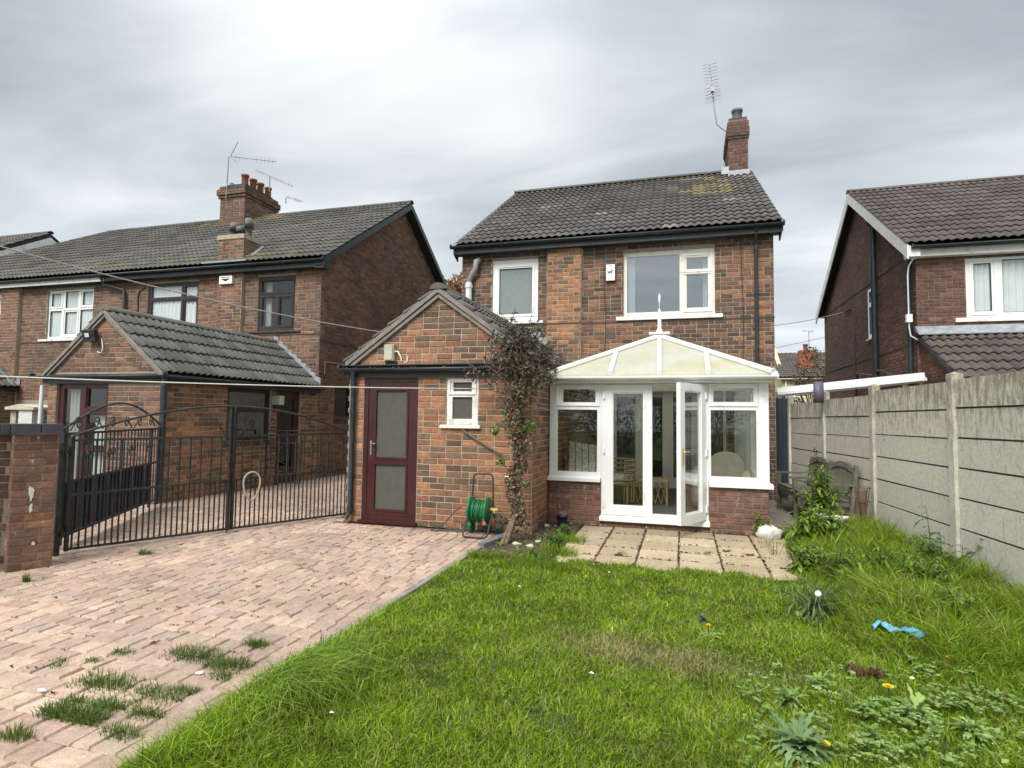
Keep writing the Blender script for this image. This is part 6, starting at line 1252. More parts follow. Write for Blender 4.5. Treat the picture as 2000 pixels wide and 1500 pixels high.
mb.tube([c+Vector((-.0, 0, .03)), c+Vector((.12, -.08, .0))], .006, 5); mb.build('frame', 'rust', WS); mb = MB(); mb.lathe(c, [(.02, .3), (.05, .45), (.06, .62), (.03, .66)], 9); mb.build('dry_stems', 'stump_wood', WS)
def rock(name, label, c, rad, mat, seed, cat='rock'):
    r = random.Random(seed); mb = MB(); m = 10; vs = []
    for i in range(m+1):
        ph_ = -math.pi/2+math.pi*i/m
        for j in range(2*m):
            th = math.pi*j/m; d = Vector((math.cos(ph_)*math.cos(th), math.cos(ph_)*math.sin(th), math.sin(ph_))); k = 1+.42*noise.noise(d*1.3+Vector((seed, 0, 0)))+.3*noise.noise(d*3.+Vector((seed, 3, 0)))+.15*noise.noise(d*7.); vs.append((c[0]+rad[0]*d.x*k, c[1]+rad[1]*d.y*k, c[2]+rad[2]*d.z*k))
    mb.add(vs, [(i*2*m+j, i*2*m+(j+1) % (2*m), (i+1)*2*m+(j+1) % (2*m), (i+1)*2*m+j) for i in range(m) for j in range(2*m)], True); o = mb.build(name, mat, None, c); return tag(o, label, cat)
rock('white_rock', 'white jagged rock lying at the conservatory corner among weeds', (1.1, 8.5, .07), (.15, .1, .1), 'rock_white', 4)
rock('tan_stone', 'rounded tan stone half in view by the fence foot', (2.62, 5.5, .08), (.14, .12, .1), 'rock_tan', 9)
for k, (x, y, s) in enumerate(((-1.93, 6.95, .05), (-1.75, 6.9, .045), (-1.86, 8.3, .04), (-1.72, 7.2, .035))): rock('pale_stone', ['pale stone at the foot of the climbing shrub', 'second pale stone in the bed right of the shrub foot', 'small pale stone beside the outbuilding wall near the blue pot', 'smallest pale stone in the bed between shrub and patio'][k], (x, y, .02), (s, s*.8, s*.6), 'rock_tan', 30+k, 'stone')
BP = thing('blue_plant_pot', 'small dark blue glazed pot with dry plant under the left window', 'plant pot', (-1.66, 8.42, 0)); mb = MB(); mb.lathe((-1.66, 8.42, 0), [(.055, 0), (.075, .1), (.082, .14), (.088, .142), (.088, .16), (.075, .16), (.07, .12)], 20); mb.build('pot', 'blue_glaze', BP)
V, F, Cc = leaf_cloud(60, None, None, .05, [(.45, .38, .3), (.3, .22, .2)], seed=8, lobes=[((-1.66, 8.42, .18), (.06, .06, .03))]); np_mesh('dry_plant', V, F, 'leaves', BP, WL[BP.name], Cc)

# ------------------------------------------------------------------ litter on the lawn
GL_ = MB(); vs = []; r = random.Random(2); n = 16
for i in range(n+1):
    t = i/n; x = 1.27+.3*t; w = .022+.02*math.sin(3.1*t+.5)+(.035 if t > .75 else 0)*math.sin((t-.75)*12); z0 = .125+.012*math.sin(t*9)
    for j in range(5): s = j/4-.5; vs.append((x+.006*math.sin(j*2+i), 4.72+.06*math.sin(t*5)+s*w*2, z0+.02*math.cos(s*5+i*.9)+.008*r.uniform(-1, 1)))
GL_.add(vs, [(i*5+j, i*5+j+1, (i+1)*5+j+1, (i+1)*5+j) for i in range(n) for j in range(4)], True); o = GL_.build('blue_glove', 'glove_blue', None, (1.42, 4.72, .09)); tag(o, 'crumpled light blue rubber glove lying on the lawn', 'glove'); sm = o.modifiers.new('thickness', 'SOLIDIFY'); sm.thickness = .003
lit = [(1015, 1148, 'lone white scrap on the lawn near the shrub bed'), (1190, 1120, 'white scrap at the lawn edge below the patio'), (1155, 1318, 'small white scrap in the middle of the lawn'), (648, 1396, 'white leaf lying in the lawn near the long grass tuft'), (1782, 1328, 'white scrap below the yellow dandelions at right'), (388, 1318, 'white feather on the paving between grass tufts'), (82, 1352, 'white stone chip on the paving at lower left')]
def ground_at(px, py, z=0.):
    d = cf_*1145+cr_*(px-1000)-cu_*(py-750); t = (z-1.55)/d.z; return CAM+d*t
for k, (px, py, lab) in enumerate(lit):
    p = ground_at(px, py, .05 if px > 400 else .0); s = .016 if px > 400 else .03; mb = MB(); r = random.Random(k); pts = [p+Vector((s*math.cos(a)*r.uniform(.7, 1.2), s*.6*math.sin(a)*r.uniform(.7, 1.2), .008+.008*r.random())) for a in np.linspace(0, 6.28, 7)[:-1]]; mb.add(pts+[p+Vector((0, 0, .02))], [(i, (i+1) % 6, 6) for i in range(6)]); tag(mb.build('white_scrap', 'white_litter', None, p), lab, 'litter')

# ------------------------------------------------------------------ lawn grass
def grass_field(name, n, reg, hfun, seed, cols, wid=(.0035, .0065), ybias=1.2, lean=.35, accept=None, colfun=None, kindlabel=None):
    r = np.random.RandomState(seed); x0, x1, y0, y1 = reg; m = int(n*1.6); u = r.uniform(0, 1, m); y = (y0**(1-ybias)+u*(y1**(1-ybias)-y0**(1-ybias)))**(1/(1-ybias)) if ybias != 1 else y0*(y1/y0)**u
    x = r.uniform(x0, x1, m); keep = np.abs(np.arctan2(x, y)+R(16.16)) < R(46); x, y = x[keep], y[keep]
    if accept is not None: k = accept(x, y, r); x, y = x[k], y[k]
    x, y = x[:n], y[:n]; n = len(x); nz = np.array([noise.noise(Vector((a*1.6, b*1.6, 0))) for a, b in zip(x, y)]); nz2 = np.array([noise.noise(Vector((a*5, b*5, 9))) for a, b in zip(x, y)])
    h = hfun(x, y, nz, nz2, r)*r.uniform(.55, 1.3, n); z = np.array([lawn_z(a, b) for a, b in zip(x, y)])-.006
    az = r.uniform(0, 2*np.pi, n)+nz2*2; ln = r.uniform(0, lean, n)*2; bd = np.abs(r.normal(.35, .3, n))
    c = np.array(cols)[r.choice(len(cols), n)]*r.uniform(.75, 1.3, n)[:, None]; c = c*(1+.3*nz2[:, None]+.25*nz[:, None])
    if colfun is not None: c = colfun(x, y, c, r, nz, nz2)
    w = r.uniform(*wid, n)*(1+.15*(y-2.5).clip(0))*np.where(r.uniform(size=n) < .07, 2.0, 1.); V, F, Cc = blades(np.stack([x, y, z], 1), h, w, ln, az, bd, np.clip(c, 0, 1), seed)
    return V, F, Cc
gc = [(.19, .3, .012), (.135, .23, .01), (.24, .355, .02), (.31, .4, .08), (.08, .15, .01)]
def edge(x): return 6.4+.07*np.sin(x*5)+.05*np.sin(x*11+1)
def acc(x, y, r):
    patio_ = (y > edge(x)) & (x > -1.25) & (x < 1.3+.1*np.sin(y*7)); shrub = (y > 6.15+.15*np.sin(x*6)) & (x < -1.2); path_ = (x > 1.25) & (x < 1.72) & (y > 8.7)
    bare = np.array([noise.noise(Vector((a*2.2, b*2.2, 4))) for a, b in zip(x, y)]) > .42
    return ~patio_ & ~shrub & ~path_ & (y < 9.2+0*x) & ~(bare & (r.uniform(size=len(x)) < .55)) & (x < 3.12-.085*y+.09)
def hf(x, y, n1, n2, r):
    h = .05+.025*n1+.02*n2; wild = np.clip((x-(1.05+.5*np.clip(4.6-y, 0, 3)))/.5, 0, 1)*np.clip((y-3.8)/1.0, 0, 1); h = h+wild*(.2+.1*n2+.08*n1)
    ed = np.exp(-((x+2.27)/.1)**2); h = h+ed*(.015+.03*n1)+np.exp(-((y-6.38)/.12)**2)*.02; tu = np.exp(-(((x+2.1)/.28)**2+((y-3.0)/.45)**2)); h = h+tu*.1; tu2 = np.exp(-(((x+2.1)/.2)**2+((y-2.3)/.3)**2)); return np.clip(h+tu2*.06, .022, .4)
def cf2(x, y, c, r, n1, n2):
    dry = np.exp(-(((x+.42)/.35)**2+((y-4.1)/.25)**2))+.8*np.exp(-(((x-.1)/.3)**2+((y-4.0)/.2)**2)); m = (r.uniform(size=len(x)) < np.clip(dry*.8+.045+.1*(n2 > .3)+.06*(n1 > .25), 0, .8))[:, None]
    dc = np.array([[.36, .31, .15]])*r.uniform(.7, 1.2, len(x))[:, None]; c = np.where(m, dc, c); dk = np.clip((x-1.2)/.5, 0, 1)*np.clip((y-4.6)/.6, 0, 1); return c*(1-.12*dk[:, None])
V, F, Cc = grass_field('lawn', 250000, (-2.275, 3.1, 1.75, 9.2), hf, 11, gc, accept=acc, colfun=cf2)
lg = np_mesh('lawn_grass', V, F, 'grass', None, (0, 3, 0), Cc); stuff(lg)
tag(lg, 'bright green overgrown lawn grass filling the garden', 'grass')
del lg['category']
# tufts between paving blocks
def tuft(px, py, n, h, spread, label, name='grass_tuft', cols=gc, lean=.5, group=None, sx=1., width=(.003, .005), bendm=.3):
    p = ground_at(px, py); r = np.random.RandomState(int(px+py)); x = p.x+r.normal(0, spread*sx, n).clip(-1.7*spread*sx, 1.7*spread*sx); y = p.y+r.normal(0, spread*.55, n).clip(-spread, spread); z = np.full(n, -.012)
    az = np.arctan2(y-p.y, x-p.x)+r.normal(0, .8, n); c = np.array(cols)[r.choice(len(cols), n)]*r.uniform(.7, 1.25, n)[:, None]
    V, F, Cc = blades(np.stack([x, y, z], 1), h*r.uniform(.4, 1.2, n), r.uniform(*width, n), r.uniform(.0, lean, n), az, np.abs(r.normal(bendm, .25, n)), c, int(px)); o = np_mesh(name, V, F, 'grass', None, p, Cc); tag(o, label, 'grass tuft', group); return o
gcd = [(.12, .19, .03), (.15, .21, .06), (.08, .14, .025)]
tf = [(30, 1440, 120, .07, .035, 'spiky grass tuft in the paving at the far lower left corner'), (380, 1280, 420, .05, .09, 'wide grass tuft nearest the lawn among the upper paving joints'), (448, 1300, 400, .05, .07, 'grass tuft just right of the wide one beside the lawn edge'), (500, 1260, 200, .055, .04, 'upright grass tuft at the end of the upper grassy joint'),
      (205, 1335, 420, .05, .09, 'long grass tuft filling the middle paving joint at left'), (310, 1358, 330, .045, .08, 'grass tuft continuing the middle joint to the right'), (115, 1395, 300, .06, .05, 'left tuft of the dense pair in the lower paving'), (168, 1405, 330, .06, .05, 'right tuft of the dense pair in the lower paving'), (212, 1380, 260, .05, .05, 'grass tuft above the dense pair in the lower paving'),
      (145, 1372, 160, .04, .05, 'small grass tuft above the left of the dense pair'), (235, 1432, 170, .045, .05, 'slanting grass tuft below the dense pair'), (285, 1395, 200, .045, .05, 'grass tuft between the lower joints close to the lawn'), (285, 1083, 140, .07, .04, 'dry grass tuft in the paving before the iron gate'), (120, 1290, 60, .03, .03, 'tiny grass sprig in the paving left of the middle joint'),
      (110, 1300, 60, .03, .03, 'tiny grass sprig below another sprig left of the middle joint'), (52, 1135, 60, .09, .015, 'single tall weed sprig in front of the brick pier'), (240, 1275, 90, .035, .04, 'short tuft in the paving above the middle joint'), (595, 1110, 50, .025, .03, 'short green tuft mid paving'), (178, 1290, 70, .03, .03, 'thin sprig in the paving above the dark joint'),
      (430, 1322, 120, .045, .04, 'thin tuft hugging the lawn corner by the feather'), (360, 1350, 120, .04, .04, 'thin tuft right of the middle joint end'), (740, 1035, 60, .03, .05, 'flat weed by the outbuilding downpipe'), (820, 1028, 60, .05, .03, 'weed tuft at the right foot of the red door'), (355, 1235, 40, .02, .03, 'tiny dark weed in the paving centre'), (230, 1190, 40, .02, .03, 'tiny weed in the paving toward the pier')]
for t in tf: tuft(t[0], t[1], int(t[2]*1.5), t[3]*1.15, t[4]*1.15, t[5], cols=gcd, group='grass tufts growing in the paving')
r = random.Random(44); ms = []
for k in range(210):      # moss and debris specks in joints
    x, y = r.uniform(-6.3, -2.5), r.uniform(2.2, 9); 
    if x > -4.7 and y > 7.5: continue
    p = Vector((x, y, .002)); n = r.randint(3, 8); ms.append(leaf_cloud(n, None, None, .022, [(.06, .075, .03), (.1, .07, .045), (.05, .04, .03)], seed=k, lobes=[((x, y, .006), (.045, .02, .004))], updir=2))
for k in range(420):      # soil and moss standing in the patio joints
    if k % 2: x, y = r.uniform(-1.3, 1.2), 8.63-.45*r.randint(1, 4)+r.gauss(0, .008)
    else: x, y = -.04+.45*r.randint(-3, 2)+r.gauss(0, .007), r.uniform(6.4, 8.6)
    ms.append(leaf_cloud(2, None, None, .03, [(.06, .045, .03), (.07, .07, .03), (.09, .06, .035)], seed=k+7000, lobes=[((x, y, .005), (.02, .006, .003))], updir=.5))
V, F, Cc = joinm(ms); ob = np_mesh('joint_moss', V, F, 'leaves', None, (0, 0, 0), Cc); stuff(ob); ob['label'] = 'moss and crumbs in the paving joints'
# long tuft arching over the kerb
r_ = np.random.RandomState(9); n = 2600; x = -2.2+np.abs(r_.normal(0, .16, n))-.05; y = r_.normal(3.03, .2, n); az = r_.normal(R(-20), .55, n)
V, F, Cc = blades(np.stack([x, y, np.zeros(n)-.01], 1), r_.uniform(.14, .27, n), r_.uniform(.004, .007, n), r_.uniform(.1, .5, n), az, np.abs(r_.normal(.75, .3, n)), np.array(gc)[r_.choice(5, n)]*r_.uniform(.95, 1.5, n)[:, None]+np.array([[.03, .03, .03]]), 3); o = np_mesh('long_grass_tuft', V, F, 'grass', None, (-2.0, 3.03, 0), Cc); tag(o, 'long pale arching grass tuft leaning over the lawn by the paving edge', 'grass tuft')
n = 1500; x = -2.22+np.abs(r_.normal(0, .09, n)); y = r_.uniform(2.0, 2.7, n); V, F, Cc = blades(np.stack([x, y, np.zeros(n)-.01], 1), r_.uniform(.1, .2, n), r_.uniform(.004, .007, n), r_.uniform(.1, .6, n), r_.uniform(0, 6.28, n), np.abs(r_.normal(.5, .3, n)), np.array(gc)[r_.choice(5, n)]*r_.uniform(.9, 1.5, n)[:, None], 5); o = np_mesh('long_grass_tuft', V, F, 'grass', None, (-2.2, 2.3, 0), Cc); tag(o, 'long green grass spilling onto the paving at the bottom edge', 'grass tuft')

# ------------------------------------------------------------------ weeds
cl = [(.22, .34, .08), (.28, .4, .13), (.17, .28, .06), (.34, .43, .17)]
def flower(c, r0, T=None, name='flower', mat='yellow_petal', n=22):
    mb = MB(); c = Vector(c); rr = random.Random(int(c.x*99))
    for ring, (rad, z) in enumerate(((1, 0), (.7, .004), (.4, .007))):
        for i in range(n): a = 2*math.pi*(i+.5*ring)/n; d = Vector((math.cos(a), math.sin(a), 0)); s = Vector((-d.y, d.x, 0)); mb.add([c+Vector((0, 0, z)), c+d*r0*rad*.8-s*r0*.12+Vector((0, 0, z+.002)), c+d*r0*rad+Vector((0, 0, z+.001+r0*.15)), c+d*r0*rad*.8+s*r0*.12+Vector((0, 0, z+.002))], [(0, 1, 2, 3)])
    return mb.build(name, mat, T)
dl = [(1609, 1463, 'yellow dandelion bloom nearest the bottom edge of the lawn'), (1735, 1350, 'yellow dandelion bloom above the pale clover patch'), (1858, 1293, 'yellow dandelion bloom below and right of the blue glove'), (1801, 1232, 'small yellow dandelion bloom above the blue glove'), (1384, 1228, 'pale yellow bloom beside the grey-green weed mid lawn')]
for k, (px, py, lab) in enumerate(dl):
    p = ground_at(px, py, .06); 
    ms = [rosette((p.x, p.y, .0), 9, .13, .035, .5, .4, cl, 60+k)]
    def ex(T, p=p, k=k): flower((p.x, p.y, .085), (.031, .03, .028, .024, .02)[k], T); mb = MB(); mb.tube([(p.x, p.y, -.01), (p.x, p.y, .083)], .003, 5); mb.build('stem', 'turf', T)
    plant_thing('dandelion', lab, 'dandelion', ms, (p.x, p.y, 0), 'dandelions in bloom on the lawn', extra=ex)
big = [(1540, 1370, 22, .17, 'pale lobed weed spreading in the lawn left of the clover', cl), (1600, 1335, 12, .13, 'lobed weed behind the pale spreading one', cl), (1560, 1465, 30, .26, 'large grey-green thistle rosette at the bottom of the lawn', [(.16, .25, .1), (.2, .29, .13)]), (1790, 1400, 24, .19, 'pale weed with thick stem below the dandelion', cl), (1480, 1360, 14, .11, 'small jagged weed near the dry lawn patch', cl), (1372, 1212, 18, .1, 'blue-grey frilly weed alone in the lawn', [(.12, .19, .11), (.1, .16, .1)]),
       (1700, 1440, 16, .13, 'low weed among the clover at bottom', cl), (1900, 1430, 20, .17, 'broad weed near the lower right corner', cl), (1850, 1375, 14, .13, 'weed right of the pale thick-stemmed one', cl), (1950, 1370, 14, .13, 'rounded weed close to the right edge', cl), (1690, 1390, 14, .12, 'jagged weed between thistle and dandelion', cl), (1560, 1205, 10, .08, 'light flat weed in the upper lawn', cl)]
for k, (px, py, n, L_, lab, cc) in enumerate(big):
    p = ground_at(px, py, .03); ms = [rosette((p.x, p.y, .02), int(n*1.7), L_*.62, L_*.12, 1.0, .85, cc, 200+k, jag=.4, seg=9), rosette((p.x, p.y, .04), n, L_*.42, L_*.14, 1.5, .9, cc, 300+k, jag=.4, seg=7)]; plant_thing('lawn_weed', lab, 'weed', ms, (p.x, p.y, 0))
r = random.Random(77); ms = []
for k in range(1100):
    px = r.gauss(1740, 200); py = r.gauss(1400, 75)
    if noise.noise(Vector((px*.012, py*.02, 2))) < -.05: continue
    if px < 1450 or px > 2060 or py < 1290 or py > 1520: continue
    p = ground_at(px, py, .03); s = r.uniform(.013, .032); v, f, c_ = rosette((p.x, p.y, r.uniform(.045, .085)), r.randint(3, 6), s, s*.8, .3, .2, cl, k, jag=.1, seg=2); ms.append((v, f, c_))
V, F, Cc = joinm(ms); ob = np_mesh('clover', V, F, 'leaves', None, (1, 3, 0), Cc); stuff(ob); ob['label'] = 'clover and small broad-leaved weeds spreading in the lower right lawn'
for (px, py, rr, lab) in ((1670, 1302, .055, 'left reddish brown dead weed patch in the lawn'), (1712, 1306, .05, 'right reddish brown dead weed patch in the lawn'), (1740, 1225, .06, 'brown dry patch above the blue glove'), (1960, 1172, .13, 'dark brown dead root clump by the fence foot')):
    p = ground_at(px, py, .05); hgt = .2 if rr > .1 else .05; V, F, Cc = leaf_cloud(240, None, None, .05, [(.17, .085, .05), (.2, .12, .08), (.12, .06, .04), (.13, .15, .04)], seed=int(px), lobes=[((p.x, p.y, hgt*.5), (rr, rr, hgt*.55))], aspect=.2, updir=.0); tag(np_mesh('dead_plant', V, F, 'leaves', None, (p.x, p.y, 0), Cc), lab, 'dead plant')
# leafy tall weeds
def tall_weed(name, label, x, y, h, n_st, spread, cols, seed, leafL=.1, flowers=None, cat='weed', dens=16, lw=.3, jag=.35):
    T = thing(name, label, cat, (x, y, 0)); r = random.Random(seed); mb = MB(); ms = []; tips = []
    for s in range(n_st):
        a = r.uniform(0, 6.28); d = r.uniform(.1, 1)*spread; hh = h*r.uniform(.55, 1.05); b = Vector((x+r.uniform(-.25, .25)*spread, y+r.uniform(-.25, .25)*spread, 0)); e = Vector((x+math.cos(a)*d, y+math.sin(a)*d*.8, hh)); pts = arc(b, (b+e)/2+Vector((0, 0, hh*.25)), e, 6); mb.tube(pts, [.006-.0006*i for i in range(7)], 5); tips.append(e)
        for k in range(dens):
            t = (k+.5)/dens; q = pts[min(5, int(t*6))].lerp(pts[min(6, int(t*6)+1)], (t*6) % 1); l = leafL*r.uniform(.5, 1.15)*(1.15-.6*t); v, f = strap(q, r.uniform(0, 6.28), l, l*lw, r.uniform(.1, .8), r.uniform(.3, 1.1), 4, jag, r); c = np.array(r.choice(cols))*r.uniform(.7, 1.3); ms.append((v, f, np.tile(c, (len(f), 1))))
    mb.build('stem', 'turf', T); V, F, Cc = joinm(ms); o = np_mesh('leaves', V, F, 'leaves', T, (x, y, 0), Cc)
    if flowers:
        for i, e in enumerate(tips[:flowers[1]]): flower(e, flowers[0], T, 'flower', flowers[2], 8)
    return T
gd = [(.14, .23, .03), (.18, .29, .04), (.1, .175, .03), (.23, .34, .07)]
tall_weed('tall_leafy_weed', 'tall leafy weed growing up in front of the bench', 1.83, 8.95, .95, 46, .36, gd, 5, .16, (.014, 5, 'rock_white'))
tall_weed('tall_leafy_weed', 'bushy weed with pale stems between the white rock and the tree stump', 1.52, 8.0, .5, 60, .45, gd, 6, .16, dens=14)
tall_weed('tall_leafy_weed', 'dark bushy weed right in front of the tree stump', 1.78, 7.95, .36, 22, .24, gd, 7, .12, dens=12)
tall_weed('tall_leafy_weed', 'leafy weed against the conservatory dwarf wall by the white rock', 1.02, 8.78-.22, .3, 14, .16, gd, 8, .1, dens=10)
tall_weed('thistle', 'tall dark thistle standing by the fence post at right', 2.42, 6.55, .75, 9, .4, [(.07, .12, .04), (.1, .16, .05)], 9, .2, cat='thistle', dens=9, lw=.32, jag=.6)
tall_weed('climbing_sprig', 'thin dark climbing sprig on the fence above the bench', 2.18, 11.0, 1.35, 2, .06, [(.03, .05, .03), (.045, .06, .035)], 10, .07, cat='climber', dens=34, lw=.5)
for k, (px, py, h, n, lab) in enumerate(((1570, 1085, .22, 16, 'leafy weed mound at the patio corner'), (1640, 1115, .25, 18, 'weed mound between patio corner and fence'), (1730, 1120, .28, 20, 'tall weed mound in the long grass near the fence'), (1800, 1150, .3, 20, 'weed mound in the long grass left of the thistle'), (1870, 1210, .24, 16, 'weed mound in front of the thistle'), (1590, 1170, .2, 10, 'blue-green grassy clump with dandelion clock'), (1840, 1180, .2, 14, 'daisy speckled weed by the fence foot'))):
    p = ground_at(px, py+35); tall_weed('weed_mound', lab, p.x, p.y, h*1.45, n*2, .28, gd if k != 5 else [(.13, .2, .08), (.15, .22, .1)], 20+k, .14 if k != 5 else .2, (.009, 8, 'rock_white') if k == 6 else None, dens=9, lw=.28 if k != 5 else .08)
p = ground_at(1598, 1160, .3); DC = thing('dandelion_clock', 'white fluffy dandelion clock over the blue-green clump', 'dandelion', (p.x, p.y, 0)); mb = MB(); mb.tube([(p.x, p.y, 0), (p.x, p.y, .29)], .003, 5); mb.build('stem', 'turf', DC); mb = MB(); mb.lathe((p.x, p.y, .3), [(.004, -.024), (.017, -.017), (.024, 0), (.017, .017), (.004, .024)], 10); mb.build('seed_head', 'white_litter', DC)
p = ground_at(1700, 1200, .1); tall_weed('yellow_ragwort', 'cluster of tiny yellow flowers on a low weed', p.x, p.y, .15, 30, .09, cl, 33, .06, (.0085, 30, 'yellow_petal'), dens=5)
# strip of weeds beside the shrub
for k, (px, py, h, n, lab) in enumerate(((1085, 1075, .2, 20, 'bright leafy weed between outbuilding and patio slabs'), (1040, 1095, .14, 14, 'bright leafy weed at the lawn edge under the shrub'), (1105, 1050, .17, 12, 'leafy weed next to the blue pot'), (1070, 1105, .12, 12, 'low weed at the left patio corner'))):
    p = ground_at(px, py); tall_weed('bed_weed', lab, p.x, p.y, h, n, .15, [(.1, .2, .04), (.13, .24, .05), (.07, .14, .03)], 50+k, .1, dens=10, lw=.25)
    tuft(px+5, py+8, 500, .15, .12, ['bright grass around the bed weed by the patio edge', 'bright grass under the climbing shrub', 'grass beside the blue pot', 'grass at the left patio corner'][k], lean=.4)
tuft(945, 1090, 700, .1, .1, 'grass overhanging the kerb below the hose reel', lean=.5)
tuft(985, 1088, 420, .08, .12, 'sparse dry grass in the soil at the shrub foot', cols=[(.3, .27, .13), (.17, .24, .05), (.1, .16, .04)], lean=.5)
tuft(1050, 1062, 260, .07, .1, 'thin grass in the bed by the outbuilding corner', cols=[(.2, .28, .06), (.12, .2, .03)], lean=.5)
for k, (x, y) in enumerate(((-2.13, 6.9), (-1.75, 7.5), (-1.62, 7.9), (-1.8, 6.6), (-2.0, 6.55))): plant_thing('bed_weed', ['small leafy weed at the shrub foot', 'small leafy weed halfway along the soil bed', 'small leafy weed near the blue plant pot', 'small leafy weed at the front of the soil bed', 'small leafy weed by the kerb end of the soil bed'][k], 'weed', [rosette((x, y, .005), 14, .09, .028, .9, .6, [(.13, .22, .05), (.19, .29, .07)], 520+k, jag=.3, seg=5)], (x, y, 0))
for k, (px, py, n, L_, lab) in enumerate(((1208, 1085, 14, .09, 'flat weed growing in the patio joint left of centre'), (1250, 1068, 6, .05, 'small sprig in the central patio joint'), (1230, 1018, 14, .1, 'low weed under the french door sill'), (1420, 1078, 10, .07, 'sprawling weed in the right patio joint'), (1190, 1108, 8, .05, 'dry weed at the patio front edge'), (1385, 1080, 7, .05, 'brownish weed in the patio right of centre'), (1465, 1085, 10, .08, 'grassy weed near the patio right end'))):
    p = ground_at(px, py); plant_thing('patio_weed', lab, 'weed', [rosette((p.x, p.y, .005), n, L_, L_*.3, .4, .35, [(.09, .13, .05), (.06, .1, .035)], 400+k, jag=.4, seg=6)], (p.x, p.y, 0))
for k, (px, py, lab) in enumerate(((1490, 1070, 'thin dry grass stems on the patio near the white rock'), (1515, 1085, 'tall dry stalks at the patio right edge'), (1455, 1040, 'dry bent stalk against the dwarf wall'))): tuft(px, py, 26, .28, .06, lab, 'dry_stalks', [(.25, .2, .1), (.13, .15, .05)], .6)
# leaf litter along the walls
ms = []; r = random.Random(12)
for k in range(420):
    if k < 170: x, y = r.uniform(-1.85, 1.1), 8.66-abs(r.gauss(0, .03))
    elif k < 300: x, y = r.uniform(-2.25, -1.45), r.uniform(6.3, 8.5)
    else: x, y = r.uniform(1.75, 2.4), r.uniform(8.7, 12.6)
    ms.append(leaf_cloud(3, None, None, .035, [(.25, .17, .11), (.15, .09, .06), (.4, .33, .24)], seed=k+900, lobes=[((x, y, .02), (.04, .03, .01))], updir=1.5))
V, F, Cc = joinm(ms); ob = np_mesh('leaf_litter', V, F, 'leaves', None, (0, 0, 0), Cc); stuff(ob); ob['label'] = 'dry leaves and gravel along the walls and beds'
ms = []
for k in range(700): x, y = r.uniform(1.9, 2.55), r.uniform(8.3, 9.3); ms.append(leaf_cloud(1, None, None, .035, [(.4, .34, .26), (.3, .25, .2), (.5, .45, .38)], seed=k+2900, lobes=[((x, y, .012+.05*max(0, .0)), (.01, .01, .004))], updir=3, aspect=.9))
V, F, Cc = joinm(ms); ob = np_mesh('gravel', V, F, 'leaves', None, (2.2, 8.8, 0), Cc); stuff(ob); ob['label'] = 'pale gravel beside the fence by the stump'

# ------------------------------------------------------------------ background
AT = thing('autumn_tree', 'orange autumn tree between the two houses', 'tree', (-12.2, 30, 0)); mb = MB(); mb.tube([(-12.2, 30, 0), (-12.1, 30, 4), (-12.2, 30, 8)], [.3, .22, .1], 10); r = random.Random(8)
for k in range(40): a = r.uniform(0, 6.28); z = r.uniform(4, 8.5); mb.tube([(-12.15, 30, z-1.2), (-12.2+math.cos(a)*2, 30+math.sin(a)*2, z+.8)], [.05, .015], 5, False)
mb.build('trunk', 'twig', AT); lb = [((-12.2+r.uniform(-2, 2), 30+r.uniform(-1.5, 1.5), r.uniform(6, 9.2)), (r.uniform(.5, .9),)*3) for k in range(26)]
V, F, Cc = leaf_cloud(9000, None, None, .2, [(.35, .13, .04), (.45, .2, .06), (.2, .08, .04), (.12, .1, .05), (.3, .2, .12)], seed=2, lobes=lb, aspect=.7); np_mesh('crown', V, F, 'leaves', AT, WL[AT.name], Cc)
BG = thing('cream_bungalow', 'distant cream rendered house with dark tiled roof and white gutter', 'house', (8, 40, 0)); mb = MB(); wb = WF(5.75, 38, (1, 0), (0, -1)); hb = [(.65, 1.4, 3.0, 3.98)]
wall_body(wb, mb, 0, 8, 0, 4.2, hb); mb.prism([(5.75, 38.23, 0), (5.75, 46, 0), (5.75, 46, 4.2), (5.75, 42, 6.5), (5.75, 38.23, 4.2)], (.23, 0, 0)); mb.build('wall', 'cream_render', BG)
window(BG, wb, .65, 1.4, 3.0, 3.98, [(.72, .99, 3.6, 3.9), (1.06, 1.33, 3.6, 3.9), (.72, .99, 3.08, 3.52), (1.06, 1.33, 3.08, 3.52)], d=-.02, glass='glass_dark')
mb = MB(); mb.prism([(5.5, 37.75, 4.15), (5.5, 42, 6.05), (5.5, 46.2, 4.15), (5.5, 46.2, 4.05), (5.5, 42, 5.9), (5.5, 37.75, 4.05)], (9, 0, 0)); rf = mb.build('roof', 'roof_under', BG); pieces('tile', 'roof_tile', roof_tiles((5.5, 37.72, 4.17), (1, 0, 0), (0, 4.25, 1.9), 12, 13, .5, .35, .06, (.1, .085, .075)), 'tile', rf, 120)
gutter(BG, (5.5, 37.7, 4.1), (14, 37.7, 4.1), .07, 'upvc'); pipe(BG, [(5.95, 37.9, 4.1), (5.95, 37.9, 0)], .05, 'upvc')
mb = MB(); mb.box(6.9, 7.7, 39, 39.6, 4.4, 5.9); mb.build('chimney', 'brick', BG).color = (.3, .1, .06, 1)
mb = MB(); mb.lathe((7.3, 39.3, 0), [(.13, 5.9), (.12, 6.2), (.15, 6.22), (.15, 6.3)], 10); mb.build('chimney_pot', 'terracotta', BG)
yagi('tv_aerial', 'tiny distant aerial on the cream bungalow chimney', (7.5, 39.3, 6), (7.5, 39.3, 7.1), (7.1, 39.3, 7.15), (7.8, 39.3, 7.05), 5, .1)
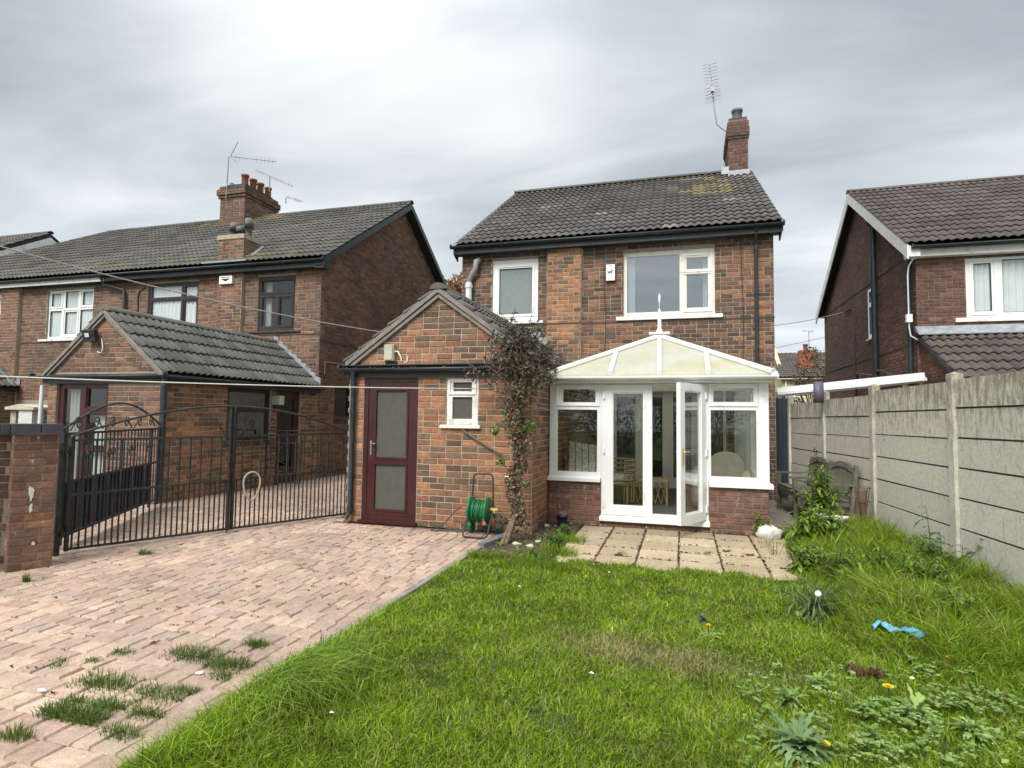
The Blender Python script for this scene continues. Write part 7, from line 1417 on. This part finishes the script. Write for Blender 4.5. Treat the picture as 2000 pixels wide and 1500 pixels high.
mb = MB(); mb.box(6.3, 7.0, 37.7, 37.74, 5.0, 5.01) if False else None
HT = thing('bare_shrub', 'sprawling shrub against the side of the far red house', 'shrub', (5.6, 27, 0)); mb = MB(); r = random.Random(4)
for k in range(30): a = r.uniform(0, 6.28); mb.tube([(5.4, 27, 1.), (5.4+math.cos(a)*.8, 27+math.sin(a)*.5, r.uniform(2.5, 4.7))], [.03, .01], 4, False)
mb.build('stem', 'twig', HT); V, F, Cc = leaf_cloud(1500, None, None, .1, [(.08, .1, .04), (.15, .12, .06), (.1, .07, .05)], seed=5, lobes=[((5.3, 27, 3.4), (.9, .5, .9)), ((5.2, 27, 4.4), (.4, .3, .35))]); np_mesh('crown', V, F, 'leaves', HT, WL[HT.name], Cc)
HG = leaf_cloud(2500, None, None, .08, [(.1, .16, .04), (.06, .1, .03), (.15, .2, .07)], seed=15, lobes=[((2.6, 16.5, 1.7), (.6, .4, .6)), ((3.3, 16.5, 1.5), (.5, .4, .6)), ((2.2, 16.5, 1.4), (.4, .4, .6))]); tag(np_mesh('garden_hedge', *HG[:2], 'leaves', None, (2.6, 16.5, 0), HG[2]), 'light green hedge behind the navy gate and fence', 'hedge')
PB = leaf_cloud(900, None, None, .07, [(.05, .09, .04), (.07, .11, .05)], seed=16, lobes=[((-13.9, 10.1, 1.35), (.25, .2, .35)), ((-13.8, 10.1, .9), (.3, .2, .5))]); tag(np_mesh('garden_bush', *PB[:2], 'leaves', None, (-13.9, 10, 0), PB[2]), 'dark green bush beside the pale block pillar', 'bush')
HB = leaf_cloud(20000, None, None, .15, [(.07, .11, .04), (.05, .08, .03), (.1, .13, .05)], seed=55, lobes=[((-14+1.1*k, -13+math.sin(k*2.1), 1.3+.5*math.sin(k*1.7)), (1.1, .8, 1.5+.5*math.sin(k*2.9))) for k in range(26)]); tag(np_mesh('garden_hedge', *HB[:2], 'leaves', None, (0, -13, 0), HB[2]), 'uneven tall green hedge added unseen behind the camera for window reflections', 'hedge')  # out-of-view hedge, added to break up the horizon reflected in the window glass
#PART5
